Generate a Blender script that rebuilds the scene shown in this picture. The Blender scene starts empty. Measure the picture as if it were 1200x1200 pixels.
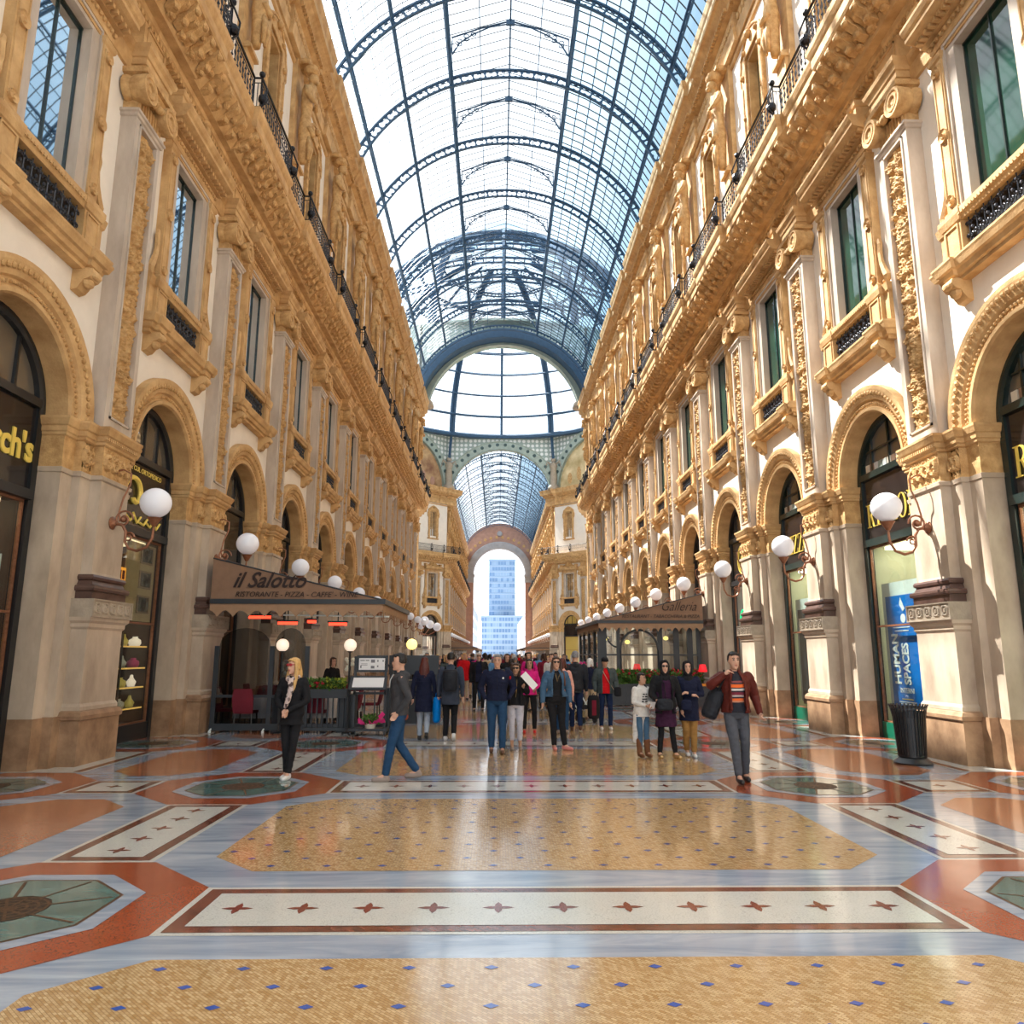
import bpy, bmesh, math, random
from mathutils import Vector, Matrix, noise
random.seed(7)
SC = bpy.context.scene
COL = SC.collection
PI = math.pi
B = 5.0            # bay length of the arcade
Y0 = 13.2          # first pillar in front of the camera
XW = 7.65          # plaster face of the arcade walls
NP = 11            # pillars per side before the dome

# ------------------------------------------------------------------ materials
MATS = {}
def newmat(name):
    m = bpy.data.materials.new(name); m.use_nodes = True
    nt = m.node_tree; nt.nodes.clear()
    out = nt.nodes.new('ShaderNodeOutputMaterial')
    MATS[name] = m
    return m, nt, out
def N(nt, typ, **kw):
    n = nt.nodes.new(typ)
    for k, v in kw.items():
        if k.startswith('i_'):
            key = k[2:]
            key = int(key) if key.isdigit() else key.replace('_', ' ')
            n.inputs[key].default_value = v
        else: setattr(n, k, v)
    return n
def rgba(c): return (c[0], c[1], c[2], 1.0)
def mat(name, col, rough=.6, metal=0., var=.12, scale=3., bump=0., bscale=30., spec=.4, col2=None, stretch=(1, 1, 1), detail=4, emit=None, es=0, sheen=0, trans=0):
    m, nt, out = newmat(name)
    p = N(nt, 'ShaderNodeBsdfPrincipled')
    p.inputs['Roughness'].default_value = rough; p.inputs['Metallic'].default_value = metal
    p.inputs['Specular IOR Level'].default_value = spec
    nt.links.new(p.outputs[0], out.inputs[0])
    tc = N(nt, 'ShaderNodeTexCoord'); mp = N(nt, 'ShaderNodeMapping')
    mp.inputs['Scale'].default_value = stretch
    nt.links.new(tc.outputs['Object'], mp.inputs[0])
    if var > 0 or col2:
        ns = N(nt, 'ShaderNodeTexNoise', i_Scale=scale, i_Detail=detail, i_Roughness=.6)
        nt.links.new(mp.outputs[0], ns.inputs['Vector'])
        cr = N(nt, 'ShaderNodeValToRGB')
        a = [c*(1-var) for c in col]; b = list(col2) if col2 else [min(1, c*(1+var)) for c in col]
        cr.color_ramp.elements[0].position = .3; cr.color_ramp.elements[1].position = .7
        cr.color_ramp.elements[0].color = rgba(a); cr.color_ramp.elements[1].color = rgba(b)
        nt.links.new(ns.outputs['Fac'], cr.inputs[0]); nt.links.new(cr.outputs[0], p.inputs['Base Color'])
    else: p.inputs['Base Color'].default_value = rgba(col)
    if bump > 0:
        n2 = N(nt, 'ShaderNodeTexNoise', i_Scale=bscale, i_Detail=5)
        nt.links.new(mp.outputs[0], n2.inputs['Vector'])
        bp = N(nt, 'ShaderNodeBump', i_Strength=bump, i_Distance=.02)
        nt.links.new(n2.outputs['Fac'], bp.inputs['Height']); nt.links.new(bp.outputs[0], p.inputs['Normal'])
    if emit: p.inputs['Emission Color'].default_value = rgba(emit); p.inputs['Emission Strength'].default_value = es
    if sheen: p.inputs['Sheen Weight'].default_value = sheen
    return m
OCH = mat('ochre_stone', (.53, .30, .115), .7, var=.2, scale=2.2, bump=.4, bscale=25, col2=(.69, .45, .21))
OCHD = mat('carved_ochre_stone', (.52, .285, .10), .7, var=.2, scale=6, bump=.6, bscale=40, col2=(.70, .45, .20))
PLA = mat('cream_plaster', (.82, .76, .68), .75, var=.05, scale=1.5, bump=.1)
MAR = mat('pale_marble', (.47, .38, .30), .4, var=.14, scale=2.0, bump=.08, col2=(.62, .53, .44), stretch=(1, 1, .35))
MARL = mat('pale_pillar_stone', (.44, .34, .25), .45, var=.16, scale=1.6, bump=.1, col2=(.62, .51, .39), stretch=(1, 1, .5))
PLN = mat('brown_plinth_stone', (.28, .16, .09), .4, var=.25, scale=2.5, bump=.12, col2=(.46, .29, .17))
MAROON = mat('dark_purple_stone', (.105, .06, .048), .3, var=.25, scale=5)
BAND = mat('carved_band_stone', (.40, .33, .25), .6, var=.15, scale=5, bump=.3)
BLK = mat('black_iron', (.012, .013, .015), .35, var=0, spec=.5)
BLKG = mat('dark_green_frame', (.010, .022, .020), .25, var=0, spec=.6)
GRN = mat('green_shop_base', (.0, .09, .05), .3, var=0)
IRON = mat('wrought_iron', (.02, .02, .024), .4, metal=.6, var=0)
RAIL = mat('weathered_rail_iron', (.05, .055, .07), .4, metal=.5, var=.2)
BLUEIRON = mat('blue_grey_iron', (.035, .085, .155), .5, var=.15, scale=4)
COPPER = mat('copper_bracket', (.30, .13, .07), .4, metal=.5, var=.25, scale=20)
OPAL = mat('opal_globe', (.82, .82, .86), .25, var=0, emit=(.9, .92, 1), es=.12)
OPALW = mat('warm_lit_globe', (.9, .8, .7), .3, var=0, emit=(1, .78, .58), es=.75)
OPALY = mat('yellow_lit_globe', (.9, .8, .5), .3, var=0, emit=(1, .75, .2), es=1.8)
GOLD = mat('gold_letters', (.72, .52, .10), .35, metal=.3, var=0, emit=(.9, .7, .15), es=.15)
SIGNB = mat('black_sign_board', (.016, .012, .012), .12, var=0, spec=.6)
WOODIN = mat('dark_wood', (.075, .03, .015), .3, var=.3, scale=6, stretch=(1, 1, .2))
WALLIN = mat('shop_inner_wall', (.5, .36, .2), .6, var=.1)
WALLG = mat('pale_green_interior', (.62, .64, .46), .6, var=.1, scale=1)
SHELF = mat('lit_shelf_edge', (.7, .4, .12), .4, var=0, emit=(1, .55, .12), es=.8)
SHOPFILL = mat('shop_fill_panel', (1, .9, .7), .5, var=0, emit=(1, .9, .75), es=5)  # glow for the added panels that brighten the right shop interiors
DIMFILL = mat('dim_shop_fill_panel', (1, .9, .7), .5, var=0, emit=(1, .75, .45), es=1.6)  # weaker glow for the added panels in the left shops
SHOEW = mat('cream_leather', (.72, .66, .55), .4, var=.1)
TAN = mat('awning_canvas', (.27, .16, .10), .85, var=.1, scale=5, bump=.15, bscale=80)
TANE = mat('awning_valance', (.36, .22, .13), .85, var=.1, scale=5)
DGREY = mat('dark_grey_metal', (.035, .042, .05), .4, var=.1)
SCRIPT = mat('dark_lettering', (.03, .015, .012), .6, var=0)
HEAT = mat('glowing_heater', (.9, .1, .05), .4, var=0, emit=(1, .05, .02), es=3)
MAR_RED = mat('burgundy_cloth', (.16, .012, .025), .8, var=.15)
WHC = mat('white_cloth', (.72, .69, .66), .8, var=.08)
LEAF = mat('green_leaves', (.035, .10, .02), .55, var=.4, scale=20, col2=(.12, .25, .04))
LEAFY = mat('yellow_green_leaves', (.30, .36, .04), .55, var=.3, scale=20)
FRED = mat('red_petals', (.42, .012, .03), .6, var=.3, scale=20)
FWHT = mat('white_petals', (.8, .8, .68), .6, var=.1)
FPNK = mat('pink_paper', (.75, .03, .22), .5, var=.2)
PAPER = mat('white_paper', (.8, .8, .8), .6, var=0)
INKG = mat('grey_print', (.2, .2, .22), .6, var=0)
BLUEP = mat('blue_poster', (.0, .16, .58), .5, var=.04)
WHITEP = mat('white_frame', (.72, .78, .76), .4, var=0)
MOSL = mat('mosaic_red_gold', (.36, .13, .07), .6, var=.5, scale=.5, col2=(.62, .42, .22))
MOSR = mat('mosaic_gold', (.62, .45, .18), .6, var=.4, scale=.5, col2=(.80, .66, .40))
CELAD = mat('celadon_trim', (.36, .43, .38), .5, var=.15, scale=2)
CELADD = mat('dark_celadon', (.08, .13, .13), .5, var=0)
PINKST = mat('pink_coffer_stone', (.42, .24, .18), .6, var=.15, scale=1.5)
GREYST = mat('grey_arch_stone', (.38, .38, .40), .6, var=.15, scale=1.)
TOWER = mat('hazy_blue_wall', (.22, .33, .48), .6, var=.06, scale=.05)  # distance haze put into the wall and glass colours of the far buildings
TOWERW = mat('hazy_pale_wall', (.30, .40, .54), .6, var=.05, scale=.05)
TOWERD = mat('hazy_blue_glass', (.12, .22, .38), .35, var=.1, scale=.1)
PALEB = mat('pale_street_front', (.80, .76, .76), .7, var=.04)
GRAN = mat('grey_paving', (.5, .5, .52), .6, var=.1, scale=1)

def glassmat(name, tint, refl=.06, rough=0.0, edge=None, op=0., opcol=(.6, .7, .8), fm=.9):
    m, nt, out = newmat(name)
    tr = N(nt, 'ShaderNodeBsdfTransparent'); tr.inputs[0].default_value = rgba(tint)
    if edge:
        lw = N(nt, 'ShaderNodeLayerWeight', i_Blend=.35)
        mx = N(nt, 'ShaderNodeMix', data_type='RGBA')
        mx.inputs[6].default_value = rgba(tint); mx.inputs[7].default_value = rgba(edge)
        nt.links.new(lw.outputs['Facing'], mx.inputs[0]); nt.links.new(mx.outputs[2], tr.inputs[0])
    gl = N(nt, 'ShaderNodeBsdfGlossy'); gl.inputs['Roughness'].default_value = rough
    lf = N(nt, 'ShaderNodeLayerWeight', i_Blend=.5); fr = N(nt, 'ShaderNodeMath', operation='POWER'); fr.inputs[1].default_value = 4.5; nt.links.new(lf.outputs['Facing'], fr.inputs[0])
    mu = N(nt, 'ShaderNodeMath', operation='MULTIPLY_ADD'); mu.inputs[1].default_value = fm; mu.inputs[2].default_value = refl
    mi = N(nt, 'ShaderNodeMixShader')
    nt.links.new(fr.outputs[0], mu.inputs[0]); nt.links.new(mu.outputs[0], mi.inputs[0])
    nt.links.new(tr.outputs[0], mi.inputs[1]); nt.links.new(gl.outputs[0], mi.inputs[2])
    last = mi
    if op > 0:
        df = N(nt, 'ShaderNodeBsdfTranslucent'); df.inputs[0].default_value = rgba(opcol)
        m2 = N(nt, 'ShaderNodeMixShader'); m2.inputs[0].default_value = op
        nt.links.new(mi.outputs[0], m2.inputs[1]); nt.links.new(df.outputs[0], m2.inputs[2]); last = m2
    nt.links.new(last.outputs[0], out.inputs[0])
    return m
GLS = glassmat('shop_glass', (.86, .9, .88), .05)
GLR = glassmat('roof_glass_clear', (.93, .95, .96), .0, edge=(.78, .88, .95), fm=.08)
GLB = glassmat('roof_glass_sky_tint', (.70, .85, .93), .0, edge=(.40, .64, .86), op=.10, fm=.08)  # bluer sky look of the right slope put into the pane tint
GLV = glassmat('terrace_glass', (.62, .64, .66), .03)
def panemat(name, col, ior=1.9, refl=0):
    m, nt, out = newmat(name)
    if refl:
        d = N(nt, 'ShaderNodeBsdfDiffuse'); d.inputs[0].default_value = rgba(col); g = N(nt, 'ShaderNodeBsdfGlossy', i_Roughness=.02); g.inputs[0].default_value = (.93, .96, 1, 1)
        fr = N(nt, 'ShaderNodeFresnel', i_IOR=1.5); mu = N(nt, 'ShaderNodeMath', operation='MULTIPLY_ADD'); mu.inputs[1].default_value = 1-refl; mu.inputs[2].default_value = refl
        mi = N(nt, 'ShaderNodeMixShader'); nt.links.new(fr.outputs[0], mu.inputs[0]); nt.links.new(mu.outputs[0], mi.inputs[0]); nt.links.new(d.outputs[0], mi.inputs[1]); nt.links.new(g.outputs[0], mi.inputs[2]); nt.links.new(mi.outputs[0], out.inputs[0])
        return m
    p = N(nt, 'ShaderNodeBsdfPrincipled'); p.inputs['Base Color'].default_value = rgba(col)
    p.inputs['Roughness'].default_value = .04; p.inputs['IOR'].default_value = ior
    nt.links.new(p.outputs[0], out.inputs[0]); return m
PANE = panemat('window_pane', (.05, .07, .07), 2.2, refl=.72)
PANEG = panemat('green_window_pane', (.01, .045, .028), 1.7)
PANEF = panemat('fanlight_pane', (.13, .11, .085), 1.9, refl=.16)
PANEW = panemat('warm_window_pane', (.55, .38, .10), 1.5)

# ------------------------------------------------------------------ mesh builder
class MB:
    def __init__(s): s.v = []; s.f = []; s.m = []; s.M = None; s.mi = 0
    def add(s, vs, fs):
        o = len(s.v)
        if s.M is not None: vs = [s.M @ Vector(v) for v in vs]
        s.v += [tuple(v) for v in vs]
        for f in fs: s.f.append([o+i for i in f]); s.m.append(s.mi)
    def box(s, x0, x1, y0, y1, z0, z1):
        s.add([(x0,y0,z0),(x1,y0,z0),(x1,y1,z0),(x0,y1,z0),(x0,y0,z1),(x1,y0,z1),(x1,y1,z1),(x0,y1,z1)],
              [(0,3,2,1),(4,5,6,7),(0,1,5,4),(1,2,6,5),(2,3,7,6),(3,0,4,7)])
    def loft(s, rings, cap=True, close=True):
        n = len(rings[0]); vs = [p for r in rings for p in r]; fs = []
        for i in range(len(rings)-1):
            for j in range(n if close else n-1):
                k = (j+1) % n
                fs.append((i*n+j, i*n+k, (i+1)*n+k, (i+1)*n+j))
        if cap: fs.append(tuple(range(n-1, -1, -1))); fs.append(tuple((len(rings)-1)*n+j for j in range(n)))
        s.add(vs, fs)
    def tube(s, path, r, n=6, cap=True):
        P = [Vector(p) for p in path]; rings = []
        up = Vector((0, 0, 1)); last = None
        for i, p in enumerate(P):
            t = (P[min(i+1, len(P)-1)]-P[max(i-1, 0)])
            if t.length < 1e-9: t = Vector((0, 0, 1))
            t.normalize()
            if last is None:
                a = up if abs(t.z) < .95 else Vector((1, 0, 0))
                u = t.cross(a).normalized()
            else:
                u = (last - t*last.dot(t))
                u = u.normalized() if u.length > 1e-6 else t.orthogonal().normalized()
            w = t.cross(u); last = u
            rr = r[i] if isinstance(r, (list, tuple)) else r
            rings.append([p+u*(rr*math.cos(2*PI*k/n))+w*(rr*math.sin(2*PI*k/n)) for k in range(n)])
        s.loft(rings, cap)
    def lathe(s, prof, c=(0, 0, 0), n=16, axis='z', cap=True):
        rings = []
        for r, z in prof:
            ring = []
            for k in range(n):
                a = 2*PI*k/n; x, y = r*math.cos(a), r*math.sin(a)
                if axis == 'z': ring.append((c[0]+x, c[1]+y, c[2]+z))
                elif axis == 'x': ring.append((c[0]+z, c[1]+x, c[2]+y))
                else: ring.append((c[0]+x, c[1]+z, c[2]+y))
            rings.append(ring)
        s.loft(rings, cap)
    def ball(s, c, r, n=10, m=7, sc=(1, 1, 1)):
        prof = [(max(1e-4, math.sin(PI*i/m)), -math.cos(PI*i/m)) for i in range(m+1)]
        rings = [[(c[0]+r*sc[0]*q*math.cos(2*PI*k/n), c[1]+r*sc[1]*q*math.sin(2*PI*k/n), c[2]+r*sc[2]*z) for k in range(n)] for q, z in prof]
        s.loft(rings)
    def prism(s, poly, fn0, fn1):
        n = len(poly); vs = [fn0(*p) for p in poly]+[fn1(*p) for p in poly]
        s.add(vs, [tuple(range(n)), tuple(range(2*n-1, n-1, -1))]+[(i, (i+1) % n, n+(i+1) % n, n+i) for i in range(n)])
    def quad(s, a, b, c, d): s.add([a, b, c, d], [(0, 1, 2, 3)])
    def build(s, name, mats, parent=None, smooth=False, loc=None, sharp=False):
        if not isinstance(mats, (list, tuple)): mats = [mats]
        me = bpy.data.meshes.new(name); me.from_pydata(s.v, [], s.f)
        for m in mats: me.materials.append(m)
        me.polygons.foreach_set('material_index', s.m)
        bm = bmesh.new(); bm.from_mesh(me)
        bmesh.ops.recalc_face_normals(bm, faces=bm.faces); bm.to_mesh(me); bm.free()
        if smooth:
            me.polygons.foreach_set('use_smooth', [True]*len(me.polygons))
            if sharp:
                try: me.set_sharp_from_angle(angle=math.radians(40))
                except Exception: pass
        me.update()
        return link(me, name, parent, loc)
def link(me, name, parent=None, loc=None):
    o = bpy.data.objects.new(name, me); COL.objects.link(o)
    if parent: o.parent = parent
    if loc: o.location = loc
    return o
def tag(o, label=None, cat=None, group=None, kind=None):
    if label: o['label'] = label
    if cat: o['category'] = cat
    if group: o['group'] = group
    if kind: o['kind'] = kind
    return o
def empty(name, loc=(0, 0, 0), rz=0., label=None, cat=None, group=None, kind=None):
    o = bpy.data.objects.new(name, None); COL.objects.link(o); o.empty_display_size = .2
    o.location = loc; o.rotation_euler = (0, 0, rz)
    return tag(o, label, cat, group, kind)
KIDS = {}
def copy_tree(o, parent=None):
    c = o.copy(); COL.objects.link(c); c.parent = parent
    for ch in list(o.children): copy_tree(ch, c)
    return c
ORD = ['first', 'second', 'third', 'fourth', 'fifth', 'sixth', 'seventh', 'eighth', 'ninth', 'tenth', 'eleventh', 'twelfth', 'thirteenth', 'fourteenth', 'fifteenth', 'sixteenth', 'seventeenth']
# facade frame: p = out from the wall into the street, a = along the wall, z = up  ->  (-p, a, z)
def W(p, a, z): return (-p, a, z)
class FB(MB):
    def bx(s, p0, p1, a0, a1, z0, z1): s.box(-p1, -p0, a0, a1, z0, z1)
    def stack(s, h, p, lv, a=0, back=-.05):
        """mitred mouldings round a block: lv = [(z, offset)]"""
        rings = [[W(back, a-h-o, z), W(p+o, a-h-o, z), W(p+o, a+h+o, z), W(back, a+h+o, z)] for z, o in lv]
        s.loft(rings)
    def run(s, prof, a0, a1):
        """straight moulding: prof = [(p, z)] closed polygon"""
        s.prism(prof, lambda p, z: W(p, a0, z), lambda p, z: W(p, a1, z))
    def relief(s, a0, a1, z0, z1, p, na, nz, fn):
        vs = []; fs = []
        for j in range(nz+1):
            for i in range(na+1):
                u = i/na; v = j/nz
                e = 0 if i in (0, na) or j in (0, nz) else fn(u, v)
                vs.append(W(p+e, a0+(a1-a0)*u, z0+(z1-z0)*v))
        for j in range(nz):
            for i in range(na):
                k = j*(na+1)+i; fs.append((k, k+1, k+na+2, k+na+1))
        s.add(vs, fs)
def disc(x, y, cx, cy, r): 
    d = ((x-cx)**2+(y-cy)**2)/(r*r)
    return math.sqrt(1-d) if d < 1 else 0
SKYL=(2.1,2.15,2.2); SKYR=(.80,.95,1.06); SUNE=20.; EXPO=0.0
# ------------------------------------------------------------------ facade kits
PROTO = []
def proto(name, kind=None):
    o = empty(name); PROTO.append(o)
    return o
def arab(u, v, L=5.5, W_=.5):
    """carved candelabrum relief of leaves, scrolls, vases"""
    x = abs(u-.5)*W_; y = v*L
    t = y % 1.1; q = int(y//1.1)
    h = 0
    if q % 2 == 0:
        h = max(h, .085*disc(x, t, 0, .25, .09), .06*disc(x, t, 0, .42, .13), .07*disc(x, t, .10, .55, .07), .05*disc(x, t, .17, .3, .06))
        d = math.hypot(x-.13, t-.82); h = max(h, .055 if abs(d-.075) < .028 else 0, .07*disc(x, t, .13, .82, .035))
    else:
        w = .05+.11*max(0, math.sin(min(PI, t*4.2)))
        if t < .75: h = max(h, .075*math.sqrt(max(0, 1-(x/w)**2)))
        h = max(h, .07*disc(x, t, .15, .9, .07), .08*disc(x, t, 0, .93, .08))
        d = math.hypot(x-.15, t-.62); h = max(h, .05 if abs(d-.06) < .022 else 0)
    h = max(h, .03*(1 if x < .016 else 0))
    n = noise.noise(Vector((x*26, y*22, q))) 
    n2 = noise.noise(Vector((x*60, y*52, 7)))
    return h*1.25 + .06*max(0, n) + .035*n2 + (.02*abs(math.sin(y*28))*abs(math.cos(x*30)))
def foliage(u, v, k=3.):
    x = abs(u-.5)*k; y = v
    d = math.hypot((x % .5)-.25, y-.5)
    h = .06 if abs(d-.2) < .07 else (.05*math.sqrt(1-(d/.1)**2) if d < .1 else 0)
    return h+.035*max(0, noise.noise(Vector((x*9, y*9, 3))))
def guill(u, v, k=5.):
    t = (u*k) % 1
    d = math.hypot(t-.5, (v-.5)*.8)
    return (.0 if v < .12 or v > .88 else (.022 if abs(d-.3) < .08 else (.022 if d < .12 else -.006)))
def ring_sweep(f, prof, zc, n=24, a0=0., a1=PI, ac=0.):
    rings = []
    for i in range(n+1):
        t = a0+(a1-a0)*i/n
        rings.append([W(p, ac-r*math.cos(t), zc+r*math.sin(t)) for r, p in prof])
    f.loft(rings)
def scroll(f, w, a, p, z, r, rr, turns=1.4, n=22, plane='pz', sgn=1):
    pts = []
    for i in range(n+1):
        t = i/n; ang = t*turns*2*PI; q = r*(1-t*.8)
        c, s_ = q*math.cos(ang), q*math.sin(ang)*sgn
        pts.append(W(p+c, a, z+s_) if plane == 'pz' else W(p, a+c, z+s_))
    f.tube(pts, rr, 6)

def make_pier():
    t = proto('stone_pillar')
    f = FB(); f.stack(.65, .50, [(0, 0), (.70, 0), (.72, .03), (.78, .035), (.84, 0), (.86, -.04)]); f.stack(.86, .20, [(0, 0), (.78, 0)], back=-.5); f.stack(1.14, .05, [(0, 0), (.77, 0)], back=-.5)
    f.build('plinth', PLN, t)
    f = FB(); f.stack(.58, .44, [(.86, .03), (.92, .03), (.97, 0), (2.16, 0), (2.2, .03), (2.26, .03), (2.30, .07), (2.36, .08)]); f.stack(.8, .17, [(.78, 0), (4.70, 0)], back=-.5); f.stack(1.125, .03, [(.77, 0), (4.70, 0)], back=-.5)
    f.build('dado', MARL, t)
    f = FB(); f.stack(.68, .54, [(2.36, -.012), (2.66, -.012)], back=.1)
    for a in (-.68, .68): f.bx(.5, .55, min(a, a*.96), max(a, a*.96), 2.36, 2.66)
    f.bx(.5, .553, -.68, .68, 2.36, 2.39); f.bx(.5, .553, -.68, .68, 2.635, 2.66)
    f.relief(-.65, .65, 2.39, 2.635, .53, 60, 10, guill)
    f.build('carved_band', BAND, t)
    f = FB(); f.stack(.52, .40, [(2.66, .05), (2.79, .05), (2.80, .085), (2.84, .095), (2.88, .085), (2.90, .03), (2.97, 0), (2.99, .03), (3.03, .04), (3.07, .02), (3.08, -.03)], back=.0)
    f.build('base_moulding', MAROON, t)
    f = FB(); f.stack(.48, .36, [(3.07, .01), (3.12, 0), (4.68, 0), (4.70, .035), (4.76, .04), (4.78, 0)]); f.stack(.8, .17, [(4.69, .02), (4.77, .03), (4.78, 0)], back=-.5); f.stack(1.125, .03, [(4.69, .02), (4.77, .03), (4.78, 0)], back=-.5)
    f.build('shaft', MARL, t)
    f = FB(); f.stack(.46, .335, [(4.77, 0), (5.32, 0)]); f.relief(-.44, .44, 4.80, 5.30, .335, 40, 20, lambda u, v: foliage(u, v, 2.)); f.stack(.79, .16, [(4.77, 0), (5.32, 0)], back=-.5)
    f.relief(-.78, -.50, 4.8, 5.3, .16, 14, 18, lambda u, v: foliage(u, v, 1.)); f.relief(.50, .78, 4.8, 5.3, .16, 14, 18, lambda u, v: foliage(u, v, 1.))
    f.stack(1.12, .025, [(4.77, 0), (5.32, 0)], back=-.5)
    f.build('carved_frieze', OCHD, t)
    lv = [(5.30, .0), (5.32, .035), (5.36, .04), (5.38, .065), (5.46, .07), (5.48, .10), (5.55, .13), (5.58, .145), (5.62, .145), (5.63, .06)]
    f = FB(); f.stack(.47, .34, lv); f.stack(.79, .17, lv, back=-.5); f.stack(1.12, .03, [(z, o*.8) for z, o in lv], back=-.5)
    k = -.56
    while k < .56: f.bx(.38, .435, k, k+.035, 5.39, 5.45); k += .065
    f.build('impost_cornice', OCH, t)
    return t
def make_pilaster():
    t = proto('carved_pilaster')
    f = FB(); z0, z1 = 5.63, 11.78
    f.bx(-.05, .30, -.50, -.36, z0, z1); f.bx(-.05, .30, .36, .50, z0, z1); f.bx(-.05, .30, -.36, .36, z0, z0+.22); f.bx(-.05, .30, -.36, .36, z1-.08, z1)
    for a, b in ((-.36, -.32), (.32, .36)): f.bx(.2, .325, a, b, z0+.22, z1-.08)
    f.bx(.2, .325, -.36, .36, z0+.22, z0+.26); f.bx(.2, .325, -.36, .36, z1-.12, z1-.08)
    f.stack(.5, .30, [(z1-.02, 0), (z1, .03), (z1+.05, .04), (z1+.07, .07), (z1+.12, .07)])
    f.build('marble_frame', MAR, t)
    f = FB(); f.bx(-.05, .215, -.34, .34, z0+.24, z1-.1); f.relief(-.31, .31, z0+.27, z1-.13, .225, 44, 420, arab)
    f.build('relief_panel', OCHD, t, smooth=True)
    f = FB(); f.stack(.47, .28, [(11.9, 0), (12.3, 0)])
    for i in range(9):
        a = -.42+i*.105; f.bx(.2, .31, a-.02, a+.02, 11.92, 12.28)
    for a in (-.46, .46):
        rings = [(.001, .02), (.05, .03), (.06, .01), (.10, .01), (.12, .05), (.17, .05), (.19, .02), (.22, .05), (.27, .05), (.28, .0), (.26, -.2), (.22, -.28), (.26, -.36), (.26, -.42)]
        f.lathe([(r, -.0-z) for r, z in rings], (-.46, a, 12.36), 20, 'x')
    for i in range(9):
        u = i/8; a = -.24+.48*u
        f.ball(W(.42+.03*math.sin(i*2.3), a, 12.42-.10*math.sin(PI*u)), .07+.015*math.sin(i*5.), 8, 6)
    f.stack(.5, .36, [(12.5, -.02), (12.56, .05), (12.62, .06), (12.64, .12), (12.74, .13)])
    f.build('scroll_capital', OCHD, t, smooth=True, sharp=True)
    f = FB(); f.stack(.46, .34, [(12.74, 0), (12.9, 0), (12.91, .03), (13.05, .03), (13.06, .06), (13.14, .08), (13.2, .13), (13.28, .15), (13.3, .05)])
    f.stack(.46, .26, [(13.3, 0), (13.9, 0)]); f.bx(.25, .285, -.36, .36, 13.36, 13.40); f.bx(.25, .285, -.36, .36, 13.8, 13.84)
    for a in (-.36, .33): f.bx(.25, .285, a, a+.03, 13.36, 13.84)
    f.build('entablature_block', OCH, t)
    return t
def wallq(f, a0, a1, z0, z1, pf=0., pb=-.5):
    f.add([W(pf, a0, z0), W(pf, a1, z0), W(pf, a1, z1), W(pf, a0, z1)], [(0, 1, 2, 3)])
    f.add([W(pb, a0, z0), W(pb, a1, z0), W(pb, a1, z1), W(pb, a0, z1)], [(0, 1, 2, 3)])
def make_wall():
    f = FB(); n = 24; R = 1.37; zc = 5.62; H = 2.5; zt = 7.4
    for p in (0, -.5):
        inn = []; ou = []
        for i in range(n+1):
            t = PI*i/n; c, s_ = -math.cos(t), math.sin(t)
            inn.append(W(p, R*c, zc+R*s_))
            k = min(H/abs(c) if abs(c) > 1e-6 else 1e9, (zt-zc)/s_ if s_ > 1e-6 else 1e9)
            ou.append(W(p, k*c, zc+k*s_))
        vs = inn+ou; f.add(vs, [(i, i+1, n+2+i, n+1+i) for i in range(n)])
        i0 = max(i for i in range(n//2) if abs(ou[i][1]+H) < 1e-6)
        f.add([ou[i0], (ou[i0][0], -H, zt), ou[i0+1]], [(0, 1, 2)]); f.add([ou[n-i0], (ou[i0][0], H, zt), ou[n-i0-1]], [(0, 1, 2)])
    wallq(f, -H, H, zt, 9.3); wallq(f, -H, -.8, 9.3, 12.5); wallq(f, .8, H, 9.3, 12.5); wallq(f, -H, H, 12.5, 15.0)
    wallq(f, -H, H, 15.0, 17.5); wallq(f, -H, -.6, 17.5, 20.95); wallq(f, .6, H, 17.5, 20.95); wallq(f, -H, H, 20.95, 22.6)
    f.box(.02, .5, -H, H, 22.6, 24.2)
    o = f.build('wall_section', PLA); PROTO.append(o)
    return o
def make_arch():
    t = proto('arch_surround')
    f = FB()
    ring_sweep(f, [(1.36, -.5), (1.36, .04), (1.39, .09), (1.46, .09), (1.47, .05), (1.60, .05), (1.63, .11), (1.68, .13), (1.84, .17), (1.92, .17), (1.93, -.03)], 5.62, 32)
    t1 = f.build('moulded_ring', OCH, t)
    f = FB()
    for i in range(56):
        th = PI*(i+.5)/56; c, s_ = -math.cos(th), math.sin(th)
        f.ball(W(.075, 1.535*c, 5.62+1.535*s_), .030, 5, 4)
    for i in range(44):
        th = PI*(i+.5)/44; c, s_ = -math.cos(th), math.sin(th)
        f.ball(W(.155, 1.76*c, 5.62+1.76*s_), .055, 6, 4, sc=(.8, 1, 1))
    f.build('bead_ornament', OCHD, t1)
    return t
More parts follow.
